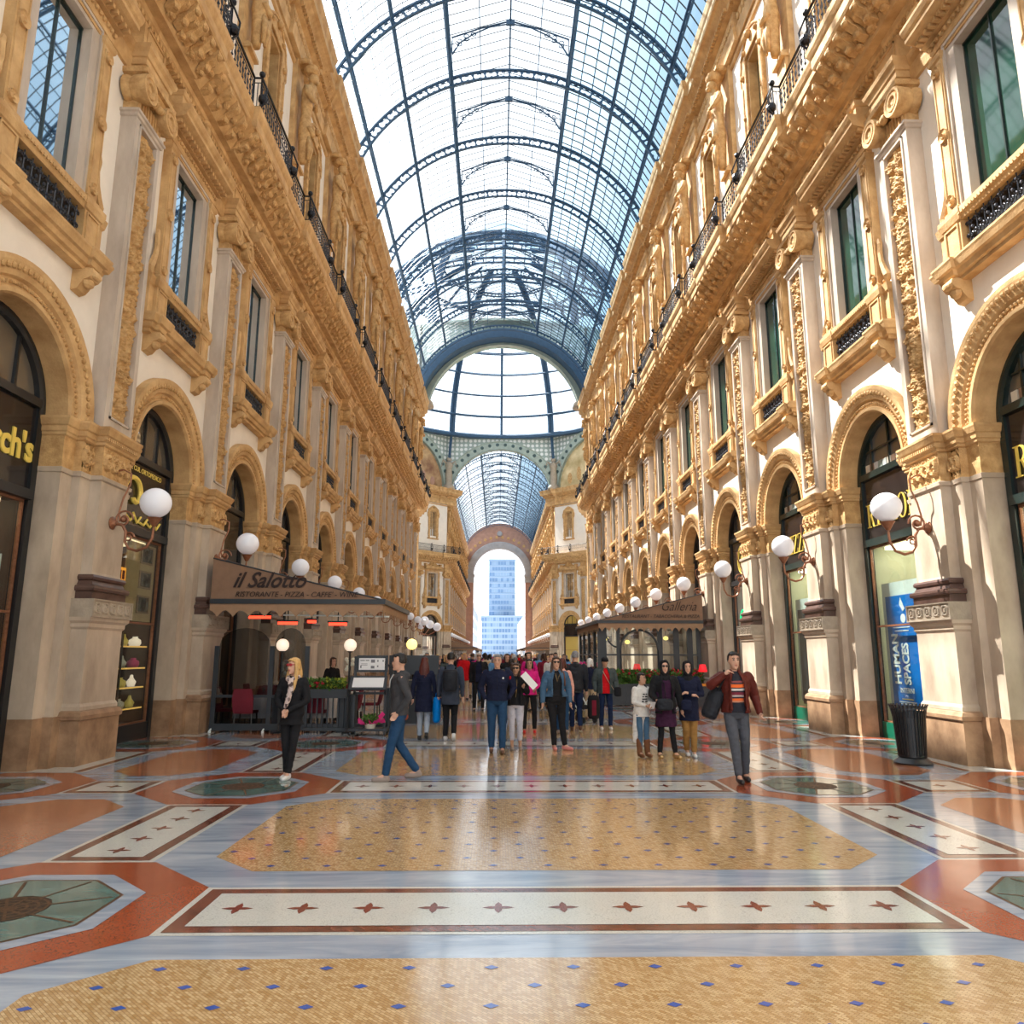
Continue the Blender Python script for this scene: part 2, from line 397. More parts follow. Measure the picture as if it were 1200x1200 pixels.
def make_shop(kind):
    """kind: 'left','right' glazed displays, 'dark' far ones"""
    t = proto('shopfront')
    fr = BLKG if kind == 'right' else BLK
    f = FB(); pc = -.42
    for a in (-1.36, 1.22): f.bx(pc-.08, pc+.08, a, a+.14, 0, 5.75)
    ring_sweep(f, [(1.24, pc-.06), (1.24, pc+.07), (1.30, pc+.10), (1.37, pc+.10), (1.37, pc-.06)], 5.62, 24)
    f.bx(pc-.1, pc+.14, -1.25, 1.25, 4.18, 4.34); f.bx(pc-.1, pc+.10, -1.25, 1.25, 5.72, 5.86)
    f.build('door_frame', fr, t)
    f = FB(); f.bx(pc-.05, pc+.03, -1.23, 1.23, 4.34, 5.72); f.build('sign_board', SIGNB, t)
    for a in (-.75, 0, .75) if kind != 'left' else (-.62, 0, .62): f = FB(); f.bx(pc-.03, pc+.03, a-.025, a+.025, 5.8, 5.62+math.sqrt(1.25**2-a*a)); f.build('glazing_bar', fr, t)
    if kind == 'right': f = FB(); f.bx(pc-.02, pc+.04, -1.0, 1.0, 6.33, 6.36); f.build('glazing_bar', fr, t)
    f = FB(); f.prism([(-1.24*math.cos(PI*i/20), 5.62+1.24*math.sin(PI*i/20)) for i in range(21)], lambda a, z: W(pc-.04, a, z), lambda a, z: W(pc-.02, a, z)); f.build('fanlight_glass', PANEF, t)
    f = FB(); f.bx(pc-.08, pc+.06, -1.22, 1.22, 0, .34); f.build('base_panel', GRN if kind == 'right' else BLK, t)
    f = FB(); f.bx(pc-.02, pc, -1.16, 1.16, .36, 4.16); f.build('display_glass', GLS if kind != 'dark' else PANE, t)
    f = FB()
    br = COPPER if kind == 'left' else GOLD
    for a in (-1.2, 1.17): f.bx(pc-.03, pc+.03, a, a+.03, .34, 4.18)
    f.bx(pc-.03, pc+.03, -1.2, 1.2, .34, .37); f.bx(pc-.03, pc+.03, -1.2, 1.2, 2.38, 2.42); f.bx(pc-.03, pc+.03, -1.2, 1.2, 4.14, 4.18)
    f.build('brass_edging', COPPER, t)
    if kind != 'dark':
        f = FB(); f.mi = 0
        f.bx(-2.5, -2.45, -1.36, 1.36, 0, 4.2); f.bx(-2.5, pc-.1, -1.38, -1.34, 0, 4.2); f.bx(-2.5, pc-.1, 1.34, 1.38, 0, 4.2); f.bx(-2.5, pc-.1, -1.36, 1.36, 4.2, 4.25); f.bx(-2.5, pc-.1, -1.36, 1.36, .02, .3)
        f.build('shop_interior', WALLG if kind == 'right' else WOODIN, t)
        f = FB(); f.bx(-1.9, -.7, -1.1, 1.1, 4.12, 4.19); f.build('fill_light_panel', SHOPFILL if kind == 'right' else DIMFILL, t)  # added glowing panel, there only to light the shop interior
    return t
def make_window():
    t = proto('window')
    # opening |a|<.75, z 9.3..12.45
    f = FB()
    for s_ in (-1, 1):
        a, b = sorted((s_*.68, s_*.92)); f.bx(-.35, .10, a, b, 9.2, 12.62)
        a, b = sorted((s_*.90, s_*.95)); f.bx(0, .14, a, b, 9.2, 12.62)
    f.bx(-.35, .10, -.68, .68, 12.42, 12.62); f.bx(-.02, .14, -.92, .92, 12.56, 12.62)
    f.build('marble_frame', MAR, t)
    f = FB(); f.bx(-.14, -.10, -.70, .70, 9.2, 12.45); f.build('glass_pane', PANE, t)
    f = FB(); 
    for a in (-.69, -.02, .65): f.bx(-.11, -.07, a, a+.03, 9.2, 12.45)
    f.bx(-.27, -.22, -.69, .69, 11.6, 11.65) if False else None
    f.bx(-.11, -.06, -.69, .69, 12.38, 12.43)
    f.build('casement_bars', BLKG, t)
    f = FB()
    for s_ in (-1, 1):
        a, b = sorted((s_*.95, s_*1.25)); f.bx(-.02, .17, a, b, 9.35, 12.5); f.stack(.15, .17, [(12.38, 0), (12.42, .03), (12.5, .05)], a=s_*1.1); f.stack(.15, .17, [(9.3, .04), (9.42, .04), (9.46, 0)], a=s_*1.1)
        f.bx(.16, .19, min(s_*.98, s_*1.0), max(s_*.98, s_*1.0), 9.6, 12.3); f.bx(.16, .19, min(s_*1.20, s_*1.22), max(s_*1.20, s_*1.22), 9.6, 12.3)
        for z, r in ((9.62, .10), (10.9, .13), (12.2, .11)): f.lathe([(.001, -.0), (r*.3, -.03), (r*.5, .0), (r*.8, -.01), (r, -.03), (r, .04)], W(.19, s_*1.1, z), 12, 'x')
        # scroll at the outer foot
        pts = [(s_*1.27, 10.35), (s_*1.31, 10.4), (s_*1.33, 10.3), (s_*1.30, 10.1), (s_*1.34, 9.85), (s_*1.42, 9.65), (s_*1.50, 9.5), (s_*1.47, 9.4), (s_*1.38, 9.42)]
        f.tube([W(.09, a, z) for a, z in pts], [.035, .05, .06, .055, .06, .07, .08, .07, .05], 6)
    f.build('side_pilasters', OCH, t)
    f = FB()
    for s_ in (-1, 1):
        f.stack(.24, .21, [(8.45, .0), (8.62, 0), (9.12, 0), (9.14, .03), (9.25, .06), (9.33, .06)], a=s_*1.13)
        a, b = sorted((s_*.94, s_*.97)); f.bx(.2, .235, a, b, 8.6, 9.1); a, b = sorted((s_*1.29, s_*1.32)); f.bx(.2, .235, a, b, 8.6, 9.1); f.bx(.2, .235, min(s_*.94, s_*1.32), max(s_*.94, s_*1.32), 9.07, 9.1); f.bx(.2, .235, min(s_*.94, s_*1.32), max(s_*.94, s_*1.32), 8.58, 8.61)
        f.stack(.12, .14, [(8.45, 0), (9.1, 0), (9.14, .03), (9.30, .06)], a=s_*1.45)
    f.run([(-.05, 9.12), (.20, 9.12), (.22, 9.18), (.25, 9.22), (.25, 9.33), (-.05, 9.33)], -.9, .9)
    k = -.86
    while k < .86: f.bx(.2, .262, k, k+.04, 9.20, 9.25); k += .08
    f.build('parapet_piers', OCH, t)
    f = FB(); f.bx(.06, .08, -.9, .9, 8.45, 9.14); f.build('iron_backing', BLK, t) if False else None
    f = FB(); f.bx(.02, .05, -.9, .9, 8.45, 9.14); f.build('recess_shade_sheet', BLK, t)  # black sheet standing in for the shade behind the grille
    f = FB()
    for i in range(9):
        a = -.80+i*.2; f.tube([W(.12, a, 8.45), W(.12, a, 9.12)], .012, 4)
        for z in (8.56, 8.79, 9.02):
            for s_ in (-1, 1): scroll(f, 0, a+s_*.05, .12, z, .05, .011, 1.2, 9, 'az', s_)
            f.ball(W(.135, a, z), .025, 5, 4)
            if i < 8: f.ball(W(.13, a+.1, z+.1 if z < 9 else z-.12), .03, 5, 4)
    f.build('iron_grille', RAIL, t)
    f = FB()
    lv = [(8.12, -.12), (8.18, -.12), (8.2, -.06), (8.28, -.03), (8.30, .02), (8.38, .05), (8.42, .07), (8.46, .07)]
    f.stack(1.6, .30, lv)
    for s_ in (-1, 1):
        f.stack(.2, .36, [(z, o+.01) for z, o in lv], a=s_*1.22)
        poly = [(-.02, 8.14), (.34, 8.14), (.36, 8.06), (.30, 7.98), (.20, 7.94), (.16, 7.86), (.10, 7.78), (-.02, 7.74)]
        f.run(poly, s_*1.22-.14, s_*1.22+.14); f.ball(W(.2, s_*1.22, 7.93), .10, 8, 6, sc=(1, 1.3, 1)); f.ball(W(.33, s_*1.22, 8.05), .07, 8, 6, sc=(1, 2.0, 1))
    f.build('sill_and_consoles', OCH, t)
    f = FB()
    f.stack(1.22, .12, [(12.5, .0), (12.62, .0), (12.63, .03), (12.72, .04), (12.74, .0), (12.95, .0)])
    f.run([(-.02, 12.95), (.22, 12.95), (.24, 13.02), (.42, 13.05), (.50, 13.08), (.50, 13.16), (.54, 13.2), (.58, 13.28), (.58, 13.34), (-.02, 13.34)], -1.42, 1.42)
    k = -1.38
    while k < 1.36: f.bx(.22, .36, k, k+.07, 12.96, 13.05); k += .14
    k = -1.3
    while k < 1.3: f.ball(W(.13, k, 12.85), .05, 6, 4); k += .13
    for s_ in (-1, 1): f.stack(.13, .36, [(13.3, 0), (13.55, 0), (13.57, .03), (13.64, .05), (13.68, .05)], a=s_*1.25)
    f.build('entablature', OCH, t)
    f = FB()
    prof = [(-1.15, 13.34), (-1.15, 13.42), (-.9, 13.5), (-.62, 13.62), (-.4, 13.82), (-.2, 13.95), (0, 14.02), (.2, 13.95), (.4, 13.82), (.62, 13.62), (.9, 13.5), (1.15, 13.42), (1.15, 13.34)]
    f.prism(prof, lambda a, z: W(.05, a, z), lambda a, z: W(.2, a, z))
    f.tube([W(.24, a, z+.01) for a, z in prof[1:-1]], .04, 6)
    for s_ in (-1, 1):
        scroll(f, 0, s_*.72, .24, 13.52, .12, .035, 1.4, 14, 'az', s_); scroll(f, 0, s_*.38, .26, 13.66, .14, .04, 1.4, 14, 'az', -s_); f.ball(W(.27, s_*.98, 13.44), .07, 7, 5)
        f.ball(W(.28, s_*.2, 13.55), .10, 8, 6); f.ball(W(.25, s_*.55, 13.45), .08, 7, 5)
    f.ball(W(.32, 0, 13.72), .14, 10, 8, sc=(.8, .8, 1.15)); f.ball(W(.30, 0, 13.92), .11, 8, 6); f.ball(W(.28, 0, 13.5), .15, 8, 6)
    f.build('crest_ornament', OCHD, t, smooth=True, sharp=True)
    return t
def make_cornice():
    t = proto('balcony_cornice')
    f = FB(); H = 2.5
    f.run([(-.05, 12.78), (.05, 12.8), (.09, 12.95), (.10, 13.1), (.16, 13.18), (.2, 13.28), (-.05, 13.28)], -H, H)
    f.run([(-.05, 13.82), (.12, 13.84), (.14, 13.92), (.30, 14.02), (.32, 14.12), (.46, 14.14), (.52, 14.22), (.90, 14.68), (.92, 14.74), (.96, 14.76), (.96, 14.94), (1.0, 15.0), (1.05, 15.12), (1.05, 15.2), (-.05, 15.2)], -H, H)
    for z0, z1, p0, p1 in ((14.74, 14.94, 1.14, 1.14),): pass
    for s_ in (-1, 1):
        f.stack(1.06, 1.12, [(14.70, -.04), (14.76, 0), (14.94, 0), (15.0, .04), (15.12, .09), (15.2, .09)], a=s_*2.5, back=.5) if False else None
    f.build('cornice_moulding', OCH, t)
    f = FB()
    k = -H+.03
    while k < H-.05: f.bx(.14, .27, k, k+.07, 13.90, 14.0); k += .14
    k = -H+.25; i = 0
    while k < H:
        poly = [(.42, 14.14), (.60, 14.18), (.66, 14.26), (.66, 14.34), (.74, 14.40), (.90, 14.46), (.95, 14.56), (.93, 14.7), (.80, 14.74), (.5, 14.3)]
        f.run(poly, k-.1, k+.1)
        f.ball(W(.64, k, 14.24), .075, 7, 5, sc=(1, 1.5, 1)); f.ball(W(.9, k, 14.54), .08, 7, 5, sc=(1, 1.4, 1))
        f.ball(W(.74, k+.25, 14.45), .08, 7, 5); f.lathe([(.001, -.05), (.05, -.04), (.11, -.02), (.12, .04)], W(.74, k+.25, 14.47), 8, 'x')
        k += .5
    f.build('modillions', OCHD, t)
    return t
def make_cornice_block():
    """part of the balcony that steps out over each pillar"""
    t = proto('balcony_block')
    f = FB(); f.stack(1.45, 1.10, [(14.68, -.03), (14.74, 0), (14.95, 0), (15.0, .03), (15.1, .08), (15.2, .09), (15.215, .09)], back=.3)
    f.stack(1.40, .62, [(14.12, -.1), (14.3, 0), (14.34, .0), (14.5, .2), (14.69, .40)], back=0)
    f.build('stepped_fascia', OCH, t)
    f = FB(); k = -1.2
    while k < 1.25:
        f.run([(.6, 14.2), (.76, 14.26), (.84, 14.4), (.98, 14.5), (1.06, 14.6), (1.06, 14.72), (.8, 14.72)], k-.1, k+.1); f.ball(W(.78, k, 14.31), .075, 7, 5, sc=(1, 1.5, 1)); f.ball(W(1.02, k, 14.58), .08, 7, 5, sc=(1, 1.4, 1))
        if k < 1.1: f.ball(W(.9, k+.2, 14.52), .06, 7, 5)
        k += .4
    f.build('scroll_brackets', OCHD, t)
    return t
def make_railing():
    """railing centred on a pillar: steps out over the block"""
    t = proto('balcony_railing')
    path = [(.95, -2.5), (.95, -1.42), (1.14, -1.42), (1.14, 1.42), (.95, 1.42), (.95, 2.5)]
    f = FB(); f.tube([W(p, a, 16.12) for p, a in path], .035, 6); f.tube([W(p, a, 15.98) for p, a in path], .015, 4); f.tube([W(p, a, 15.27) for p, a in path], .022, 4)
    f.build('top_rail', IRON, t)
    for s_ in (-1, 1):
        f = FB()
        for p in (.95, 1.14): f.tube([W(p, s_*1.42, 15.2), W(p, s_*1.42, 16.12)], .022, 5)
        a = s_*1.42
        f.tube([W(.95, a, 15.3), W(1.14, a, 15.3)], .02, 4); f.tube([W(1.14, a, 15.25), W(1.28, a+s_*.05, 15.4), W(1.30, a+s_*.08, 15.75), W(1.16, a, 16.1)], .025, 5); f.ball(W(1.2, a, 15.5), .13, 8, 6); f.ball(W(1.14, a, 16.22), .08, 8, 6)
        f.build('corner_post', IRON, t)
    f = FB()
    for (p0, a0), (p1, a1) in zip(path, path[1:]):
        L = math.hypot(p1-p0, a1-a0); n = max(1, int(L/.16))
        for i in range(n):
            u = (i+.5)/n; p, a = p0+(p1-p0)*u, a0+(a1-a0)*u
            f.tube([W(p, a, 15.27), W(p, a, 15.98)], .012, 4)
            if L > .5:
                f.ball(W(p, a, 15.45), .035, 5, 4); f.ball(W(p, a, 15.85), .035, 5, 4)
                f.tube([W(p, a+.05*math.cos(x*PI/4), 15.65+.07*math.sin(x*PI/4)) for x in range(9)], .010, 4)
    f.build('balusters', RAIL, t)
    return t
def make_attic_window():
    t = proto('window')
    f = FB(); f.bx(-.30, -.26, -.6, .6, 17.5, 20.95); f.build('glass_pane', PANEG, t)
    f = FB()
    for s_ in (-1, 1): a, b = sorted((s_*.5, s_*.62)); f.bx(-.3, .04, a, b, 17.5, 20.95)
    f.bx(-.3, .04, -.6, .6, 20.8, 20.96); f.bx(-.25, -.2, -.03, .03, 17.5, 20.9)
    f.build('inner_frame', OCH, t)
    f = FB(); ol = [(.62, 17.2), (.80, 17.3), (.86, 17.8), (.80, 18.3), (.84, 19.2), (.84, 20.0), (.98, 20.15), (1.0, 20.6), (.88, 20.85), (.86, 21.1), (.55, 21.35), (.32, 21.5), (0, 21.62)]
    ol2 = ol+[(-a, z) for a, z in ol[-2::-1]]
    inn = [(.60, 17.2), (.60, 17.3), (.60, 17.8), (.60, 18.3), (.60, 19.2), (.60, 20.0), (.60, 20.15), (.60, 20.5), (.60, 20.8), (.60, 20.96), (.4, 20.96), (.2, 20.96), (0, 20.96)]
    in2 = inn+[(-a, z) for a, z in inn[-2::-1]]
    f.loft([[W(-.03, *o), W(.12, *o), W(.12, *i), W(-.03, *i)] for o, i in zip(ol2, in2)])
    f.tube([W(.13, *o) for o in ol2], .045, 6); f.tube([W(.10, *i) for i in in2], .035, 5)
    for s_ in (-1, 1):
        for z, r in ((20.4, .1), (18.9, .07), (18.0, .08), (21.15, .09)): f.ball(W(.14, s_*(.78 if z < 21 else .55), z), r, 7, 5)
    f.ball(W(.18, 0, 21.4), .14, 8, 6); f.build('carved_surround', OCHD, t, smooth=True, sharp=True)
    f = FB(); f.stack(.9, .12, [(17.05, 0), (17.1, .05), (17.2, .06)]); f.build('sill', OCH, t)
    return t
def make_herm():
    """carved bearded half-figure on a tapering pedestal"""
    t = proto('herm_statue')
    f = FB(); f.stack(.42, .16, [(15.2, 0), (22.1, 0)]); f.stack(.3, .26, [(15.2, .1), (16.4, .1), (16.45, .0), (18.1, .0)]); f.stack(.26, .3, [(18.05, .08), (18.15, .08), (18.2, 0), (18.3, 0)])
    f.build('pedestal', OCH, t)
    f = FB()
    sec = [(18.3, .10, .13, .38), (18.7, .14, .16, .40), (19.2, .19, .20, .42), (19.45, .25, .24, .44), (19.7, .24, .22, .44), (20.1, .19, .17, .44), (20.45, .24, .19, .45), (20.8, .31, .22, .47), (21.05, .33, .21, .48), (21.2, .24, .17, .50), (21.3, .10, .10, .54), (21.4, .09, .10, .57)]
    f.loft([[W(p+ry*math.cos(2*PI*k/14), rx*math.sin(2*PI*k/14), z) for k in range(14)] for z, rx, ry, p in sec])
    f.ball(W(.63, 0, 21.58), .17, 12, 9, sc=(1.1, .85, 1.2)); f.ball(W(.76, 0, 21.43), .09, 8, 6)
    for s_ in (-1, 1):
        f.tube([W(.48, s_*.30, 21.05), W(.56, s_*.40, 20.75), W(.72, s_*.26, 20.55), W(.76, s_*.04, 20.62)], [.10, .095, .075, .06], 8)
        f.tube([W(.56, s_*.05, 19.35), W(.64, s_*.13, 18.9), W(.60, s_*.07, 18.4)], [.07, .08, .05], 6)
    f.tube([W(.62, -.24, 19.5), W(.7, 0, 19.38), W(.62, .24, 19.55)], [.08, .1, .08], 7)
    f.build('figure', OCHD, t, smooth=True)
    f = FB(); f.lathe([(.001, 0), (.18, 0), (.26, .08), (.28, .18), (.2, .22), (.22, .3)], W(.55, 0, 21.74), 12); f.stack(.3, .5, [(22.0, 0), (22.05, .05), (22.15, .05)])
    f.build('basket_capital', OCHD, t)
    return t
def make_topcornice():
    t = proto('roof_cornice')
    f = FB(); H = 2.5
    f.run([(-.05, 21.85), (.08, 21.88), (.10, 22.0), (-.05, 22.02)], -H, H)
    f.run([(-.05, 22.1), (.14, 22.12), (.16, 22.3), (.2, 22.45), (.2, 22.55), (.12, 22.6), (.12, 23.2), (.3, 23.25), (.34, 23.4), (.46, 23.5), (.62, 23.62), (.66, 23.66), (.66, 23.95), (.72, 24.05), (.76, 24.25), (-.05, 24.25)], -H, H)
    f.stack(1.5, .24, [(22.12, -.04), (22.3, -.02), (22.45, .03), (22.55, .03), (22.6, -.04), (23.2, -.04), (23.25, .16), (23.4, .2), (23.5, .3), (23.62, .46), (23.66, .55), (23.95, .55), (24.05, .6), (24.25, .65), (24.27, .65)], a=2.5, back=0) if False else None
    f.build('cornice_moulding', OCH, t)
    f = FB(); k = -H+.03
    while k < H-.05: f.bx(.3, .44, k, k+.08, 23.27, 23.4); k += .16
    k = -H+.1
    while k < H-.05:
        f.ball(W(.13, k, 22.9), .09, 6, 5, sc=(.7, 1, 1.8)); f.ball(W(.54, k, 23.6), .06, 5, 4); k += .25
    f.build('carved_frieze', OCHD, t)
    return t
def make_topblock():
    t = proto('roof_cornice_block')
    f = FB(); f.stack(1.5, .26, [(22.1, 0), (22.3, .02), (22.45, .06), (22.55, .06), (22.6, -.0), (23.2, 0), (23.25, .16), (23.4, .2), (23.5, .3), (23.62, .44), (23.66, .55), (23.95, .55), (24.05, .6), (24.25, .65), (24.27, .65)], back=0)
    f.build('stepped_moulding', OCH, t)
    f = FB(); k = -1.45
    while k < 1.45: f.bx(.45, .55, k, k+.08, 23.27, 23.4); f.ball(W(.27, k+.04, 22.9), .08, 6, 5, sc=(.7, 1, 2.)); k += .165
    f.build('dentils', OCHD, t)
    return t
def make_lamp():
    t = proto('wall_lamp')
    z = 3.98   # mounting height; globe centre z 4.40, p 1.10
    f = FB()
    f.lathe([(.001, .02), (.10, .02), (.12, -.02), (.06, -.06), (.05, -.09)], W(.36, 0, z+.05), 14, 'x')
    f.lathe([(.001, .02), (.05, .02), (.06, -.02), (.02, -.04)], W(.34, 0, z+1.0), 10, 'x')
    arm = [(.40, z+.05), (.55, z+.02), (.62, z-.10), (.62, z-.28), (.70, z-.40), (.84, z-.44), (1.0, z-.38), (1.09, z-.22), (1.10, z-.02)]
    f.tube([W(p, 0, q) for p, q in arm], [.03, .028, .028, .026, .026, .026, .026, .024, .02], 8)
    f.tube([W(p, 0, q) for p, q in [(.36, z+1.0), (.48, z+1.02), (.62, z+.95), (.62, z+.75), (.52, z+.5), (.47, z+.25), (.50, z+.08)]], .016, 6)
    scroll(f, 0, 0, .56, z+.12, .17, .018, 1.5, 20); scroll(f, 0, 0, .68, z-.20, .10, .016, 1.4, 16)
    f.ball(W(.56, 0, z+.12), .06, 8, 6)
    f.lathe([(.03, -.14), (.10, -.02), (.13, .02), (.001, .03)], W(1.10, 0, z+.13), 12)
    f.build('scroll_bracket', COPPER, t, smooth=True, sharp=True)
    f = FB(); f.ball(W(1.10, 0, 4.40), .265, 24, 16); f.build('glass_globe', OPAL, t, smooth=True)
    return t
# ------------------------------------------------------------------ assemble the two long arcades
SIDE = {'left': (-XW, PI), 'right': (XW, 0.)}
def place(pr, x, y, rz, name=None, label=None, cat=None, group=None, kind=None):
    c = copy_tree(pr); c.location = (x, y, 0); c.rotation_euler = (0, 0, rz)
    if name: c.name = name
    return tag(c, label, cat, group, kind)
def swapmat(o, old, new):
    for c in [o]+list(o.children_recursive):
        if c.type == 'MESH':
            for s_ in c.material_slots:
                if s_.material == old: s_.link = 'OBJECT'; s_.material = new
P_pier = make_pier(); P_pil = make_pilaster(); P_wall = make_wall(); P_arch = make_arch()
P_shopL = make_shop('left'); P_shopR = make_shop('right'); P_shopD = make_shop('dark')
P_win = make_window(); P_corn = make_cornice(); P_blk = make_cornice_block(); P_rail = make_railing()
P_att = make_attic_window(); P_herm = make_herm(); P_top = make_topcornice(); P_tblk = make_topblock(); P_lamp = make_lamp()
WN = [0]
def winname():
    WN[0] += 1; return 'window_%d' % WN[0]
def attach(pr, root, x, y, rz):
    for ch in pr.children:
        c = ch.copy(); COL.objects.link(c); c.parent = root
        c.location = (x, y, 0); c.rotation_euler = (0, 0, rz)
for side in ('left', 'right'):
    X, rz = SIDE[side]
    wr = empty('wall_'+side, kind='structure', label='cream plastered %s wall of the arcade between the stone pilasters' % side, cat='wall')
    cr = empty('balcony_cornice', kind='structure', label='long ochre stone balcony cornice with scroll brackets along the %s wall' % side, cat='cornice')
    tr = empty('roof_cornice', kind='structure', label='top ochre stone cornice under the glass roof along the %s wall' % side, cat='cornice')
    for n in range(-1, NP):
        y = Y0+B*n
        o_ = '%s from the front, %s wall' % (ORD[max(n, 0)], side)
        if n == -1: o_ = 'beside the camera, outside the picture, %s wall' % side
        place(P_pier, X, y, rz, 'stone_pillar', 'pale stone pillar on a brown plinth, %s' % o_, 'pillar', 'pillars of the arcade')
        place(P_pil, X, y, rz, 'carved_pilaster', 'upper pilaster with ochre arabesque relief, %s' % o_, 'pilaster', 'carved pilasters above the pillars')
        place(P_herm, X, y, rz, 'herm_statue', 'ochre herm statue below the roof cornice, %s' % o_, 'statue', 'herm statues under the roof')
        place(P_rail, X, y, rz, 'balcony_railing', 'black iron balcony railing section, %s' % o_, 'railing', 'balcony railing sections')
        attach(P_blk, cr, X, y, rz); attach(P_tblk, tr, X, y, rz)
        if n >= 0: place(P_lamp, X, y, rz, 'wall_lamp', 'white globe lamp on copper scroll bracket, %s' % o_, 'lamp', 'globe lamps on the pillars')
    for n in range(-1, NP+1):
        y = Y0+B*(n-.5)
        if n == NP: 
            # half bay at the dome corner stays solid
            f = FB(); f.bx(-.5, 0, -2.5, -.2, 0, 22.6); f.stack(.3, .12, [(0, 0), (.8, 0), (.8, -.05), (22, -.05)], a=-.5) ; f.box(.0, .5, -2.5, -.2, 22.6, 24.2) if False else None
            continue
        o_ = '%s bay from the front, %s side' % (ORD[max(n+1, 0)], side)
        w = P_wall.copy(); COL.objects.link(w); w.parent = wr; w.location = (X, y, 0); w.rotation_euler = (0, 0, rz); w.name = 'wall_section'
        attach(P_corn, cr, X, y, rz); attach(P_top, tr, X, y, rz)
        place(P_arch, X, y, rz, 'arch_surround', 'round ochre stone arch over its shopfront, %s' % o_, 'arch', 'shop arches')
        ps = (P_shopL if side == 'left' else P_shopR) if n <= 2 else P_shopD
        s_ = place(ps, X, y, rz, 'shopfront', 'glazed shopfront with black sign board, %s' % o_, 'shopfront', 'shopfronts')
        w = place(P_win, X, y, rz, winname(), 'tall first floor window with carved crest, %s' % o_, 'window', 'first floor windows', 'structure')
        if side == 'right': swapmat(w, PANE, PANEG)
        w = place(P_att, X, y, rz, winname(), 'attic window in carved surround, %s' % o_, 'window', 'attic windows', 'structure')
    # solid return at the corner with the dome hall, and plain wall behind the camera
    sg = -1 if side == 'left' else 1
    f = MB(); xa, xb = sorted((sg*7.46, sg*8.2))
    f.box(xa, xb, 65.7, 66.0, 0, 24.2); f.box(min(sg*XW, sg*8.2), max(sg*XW, sg*8.2), 65.6, 65.72, 0, 24.2)
    o = f.build('corner_return', OCH, wr)
    f = MB(); f.box(min(sg*XW, sg*8.2), max(sg*XW, sg*8.2), -9, 5.7, 0, 24.2); f.build('rear_section', PLA, wr)

# ------------------------------------------------------------------ iron and glass barrel vault
RO_, RI_, ZC = 8.4, 7.92, 22.5
def arcpt(R, th, y): return (R*math.sin(th), y, ZC+R*math.cos(th))
TH0 = math.acos((24.2-ZC)/RO_)
PURL = [math.asin(2.9/8.2), math.asin(5.1/8.2), math.radians(57)]
def rib_mesh(y=0, nseg=48, cells=36, w=.065, deep=False):
    f = MB()
    for R0, R1 in ((RO_-.07, RO_+.02), (RI_-.01, RI_+.06)):
        rings = []
        for i in range(nseg+1):
            t = -TH0+2*TH0*i/nseg
            rings.append([arcpt(R0, t, y-w), arcpt(R0, t, y+w), arcpt(R1, t, y+w), arcpt(R1, t, y-w)])
        f.loft(rings)
    hw = w*.5
    for i in range(cells+1):
        t = -TH0+2*TH0*i/cells
        sec = [(RI_+.05, .10), (RI_+.12, .06), (RI_+.17, .035), (RO_-.22, .035), (RO_-.17, .06), (RO_-.08, .10)]
        poly = [(r, t-d/8) for r, d in sec]+[(r, t+d/8) for r, d in sec[::-1]]
        f.prism(poly, lambda r, q: arcpt(r, q, y-hw), lambda r, q: arcpt(r, q, y+hw))
        if i < cells:   # small ears in the openings
            tm = t+TH0/cells
            for r in (RI_+.09, RO_-.12):
                poly = [(r-.03, tm-.012), (r-.03, tm+.012), (r+.03, tm+.006), (r+.03, tm-.006)]
                f.prism(poly, lambda q, z: arcpt(q, z, y-hw), lambda q, z: arcpt(q, z, y+hw))
    return f
rib0 = rib_mesh().build('roof_rib', BLUEIRON)
PROTO.append(rib0)
def truss_mesh():
    f = MB(); za = 31.35; xe = 2.78; ze = 30.28
    for s_ in (-1, 1):
        f.tube([(0, 0, za), (s_*1.4, 0, za-.42), (s_*xe, 0, ze+.1)], .05, 4)
        f.tube([(0, 0, za-.14), (s_*1.0, 0, za-.36), (s_*1.8, 0, za-.78), (s_*2.4, 0, za-1.25), (s_*2.72, 0, za-1.85)], .045, 4)
        for i in range(3):
            for k in range(2):
                x = 1.75+.33*i; z = za-.78-.28*i+.02+.18*k
                if k == 1 and i == 0: continue
                f.tube([(s_*(x+.12*math.cos(a*PI/4)), 0, z+.0+.10*math.sin(a*PI/4)) for a in range(9)], .028, 4)
        f.tube([(s_*2.75, 0, za-1.9), (s_*2.75, 0, ze+.1)], .03, 4)
    f.box(-.2, .2, -.06, .06, za-.22, za+.05)
    return f
truss0 = truss_mesh().build('ridge_truss', BLUEIRON); PROTO.append(truss0)
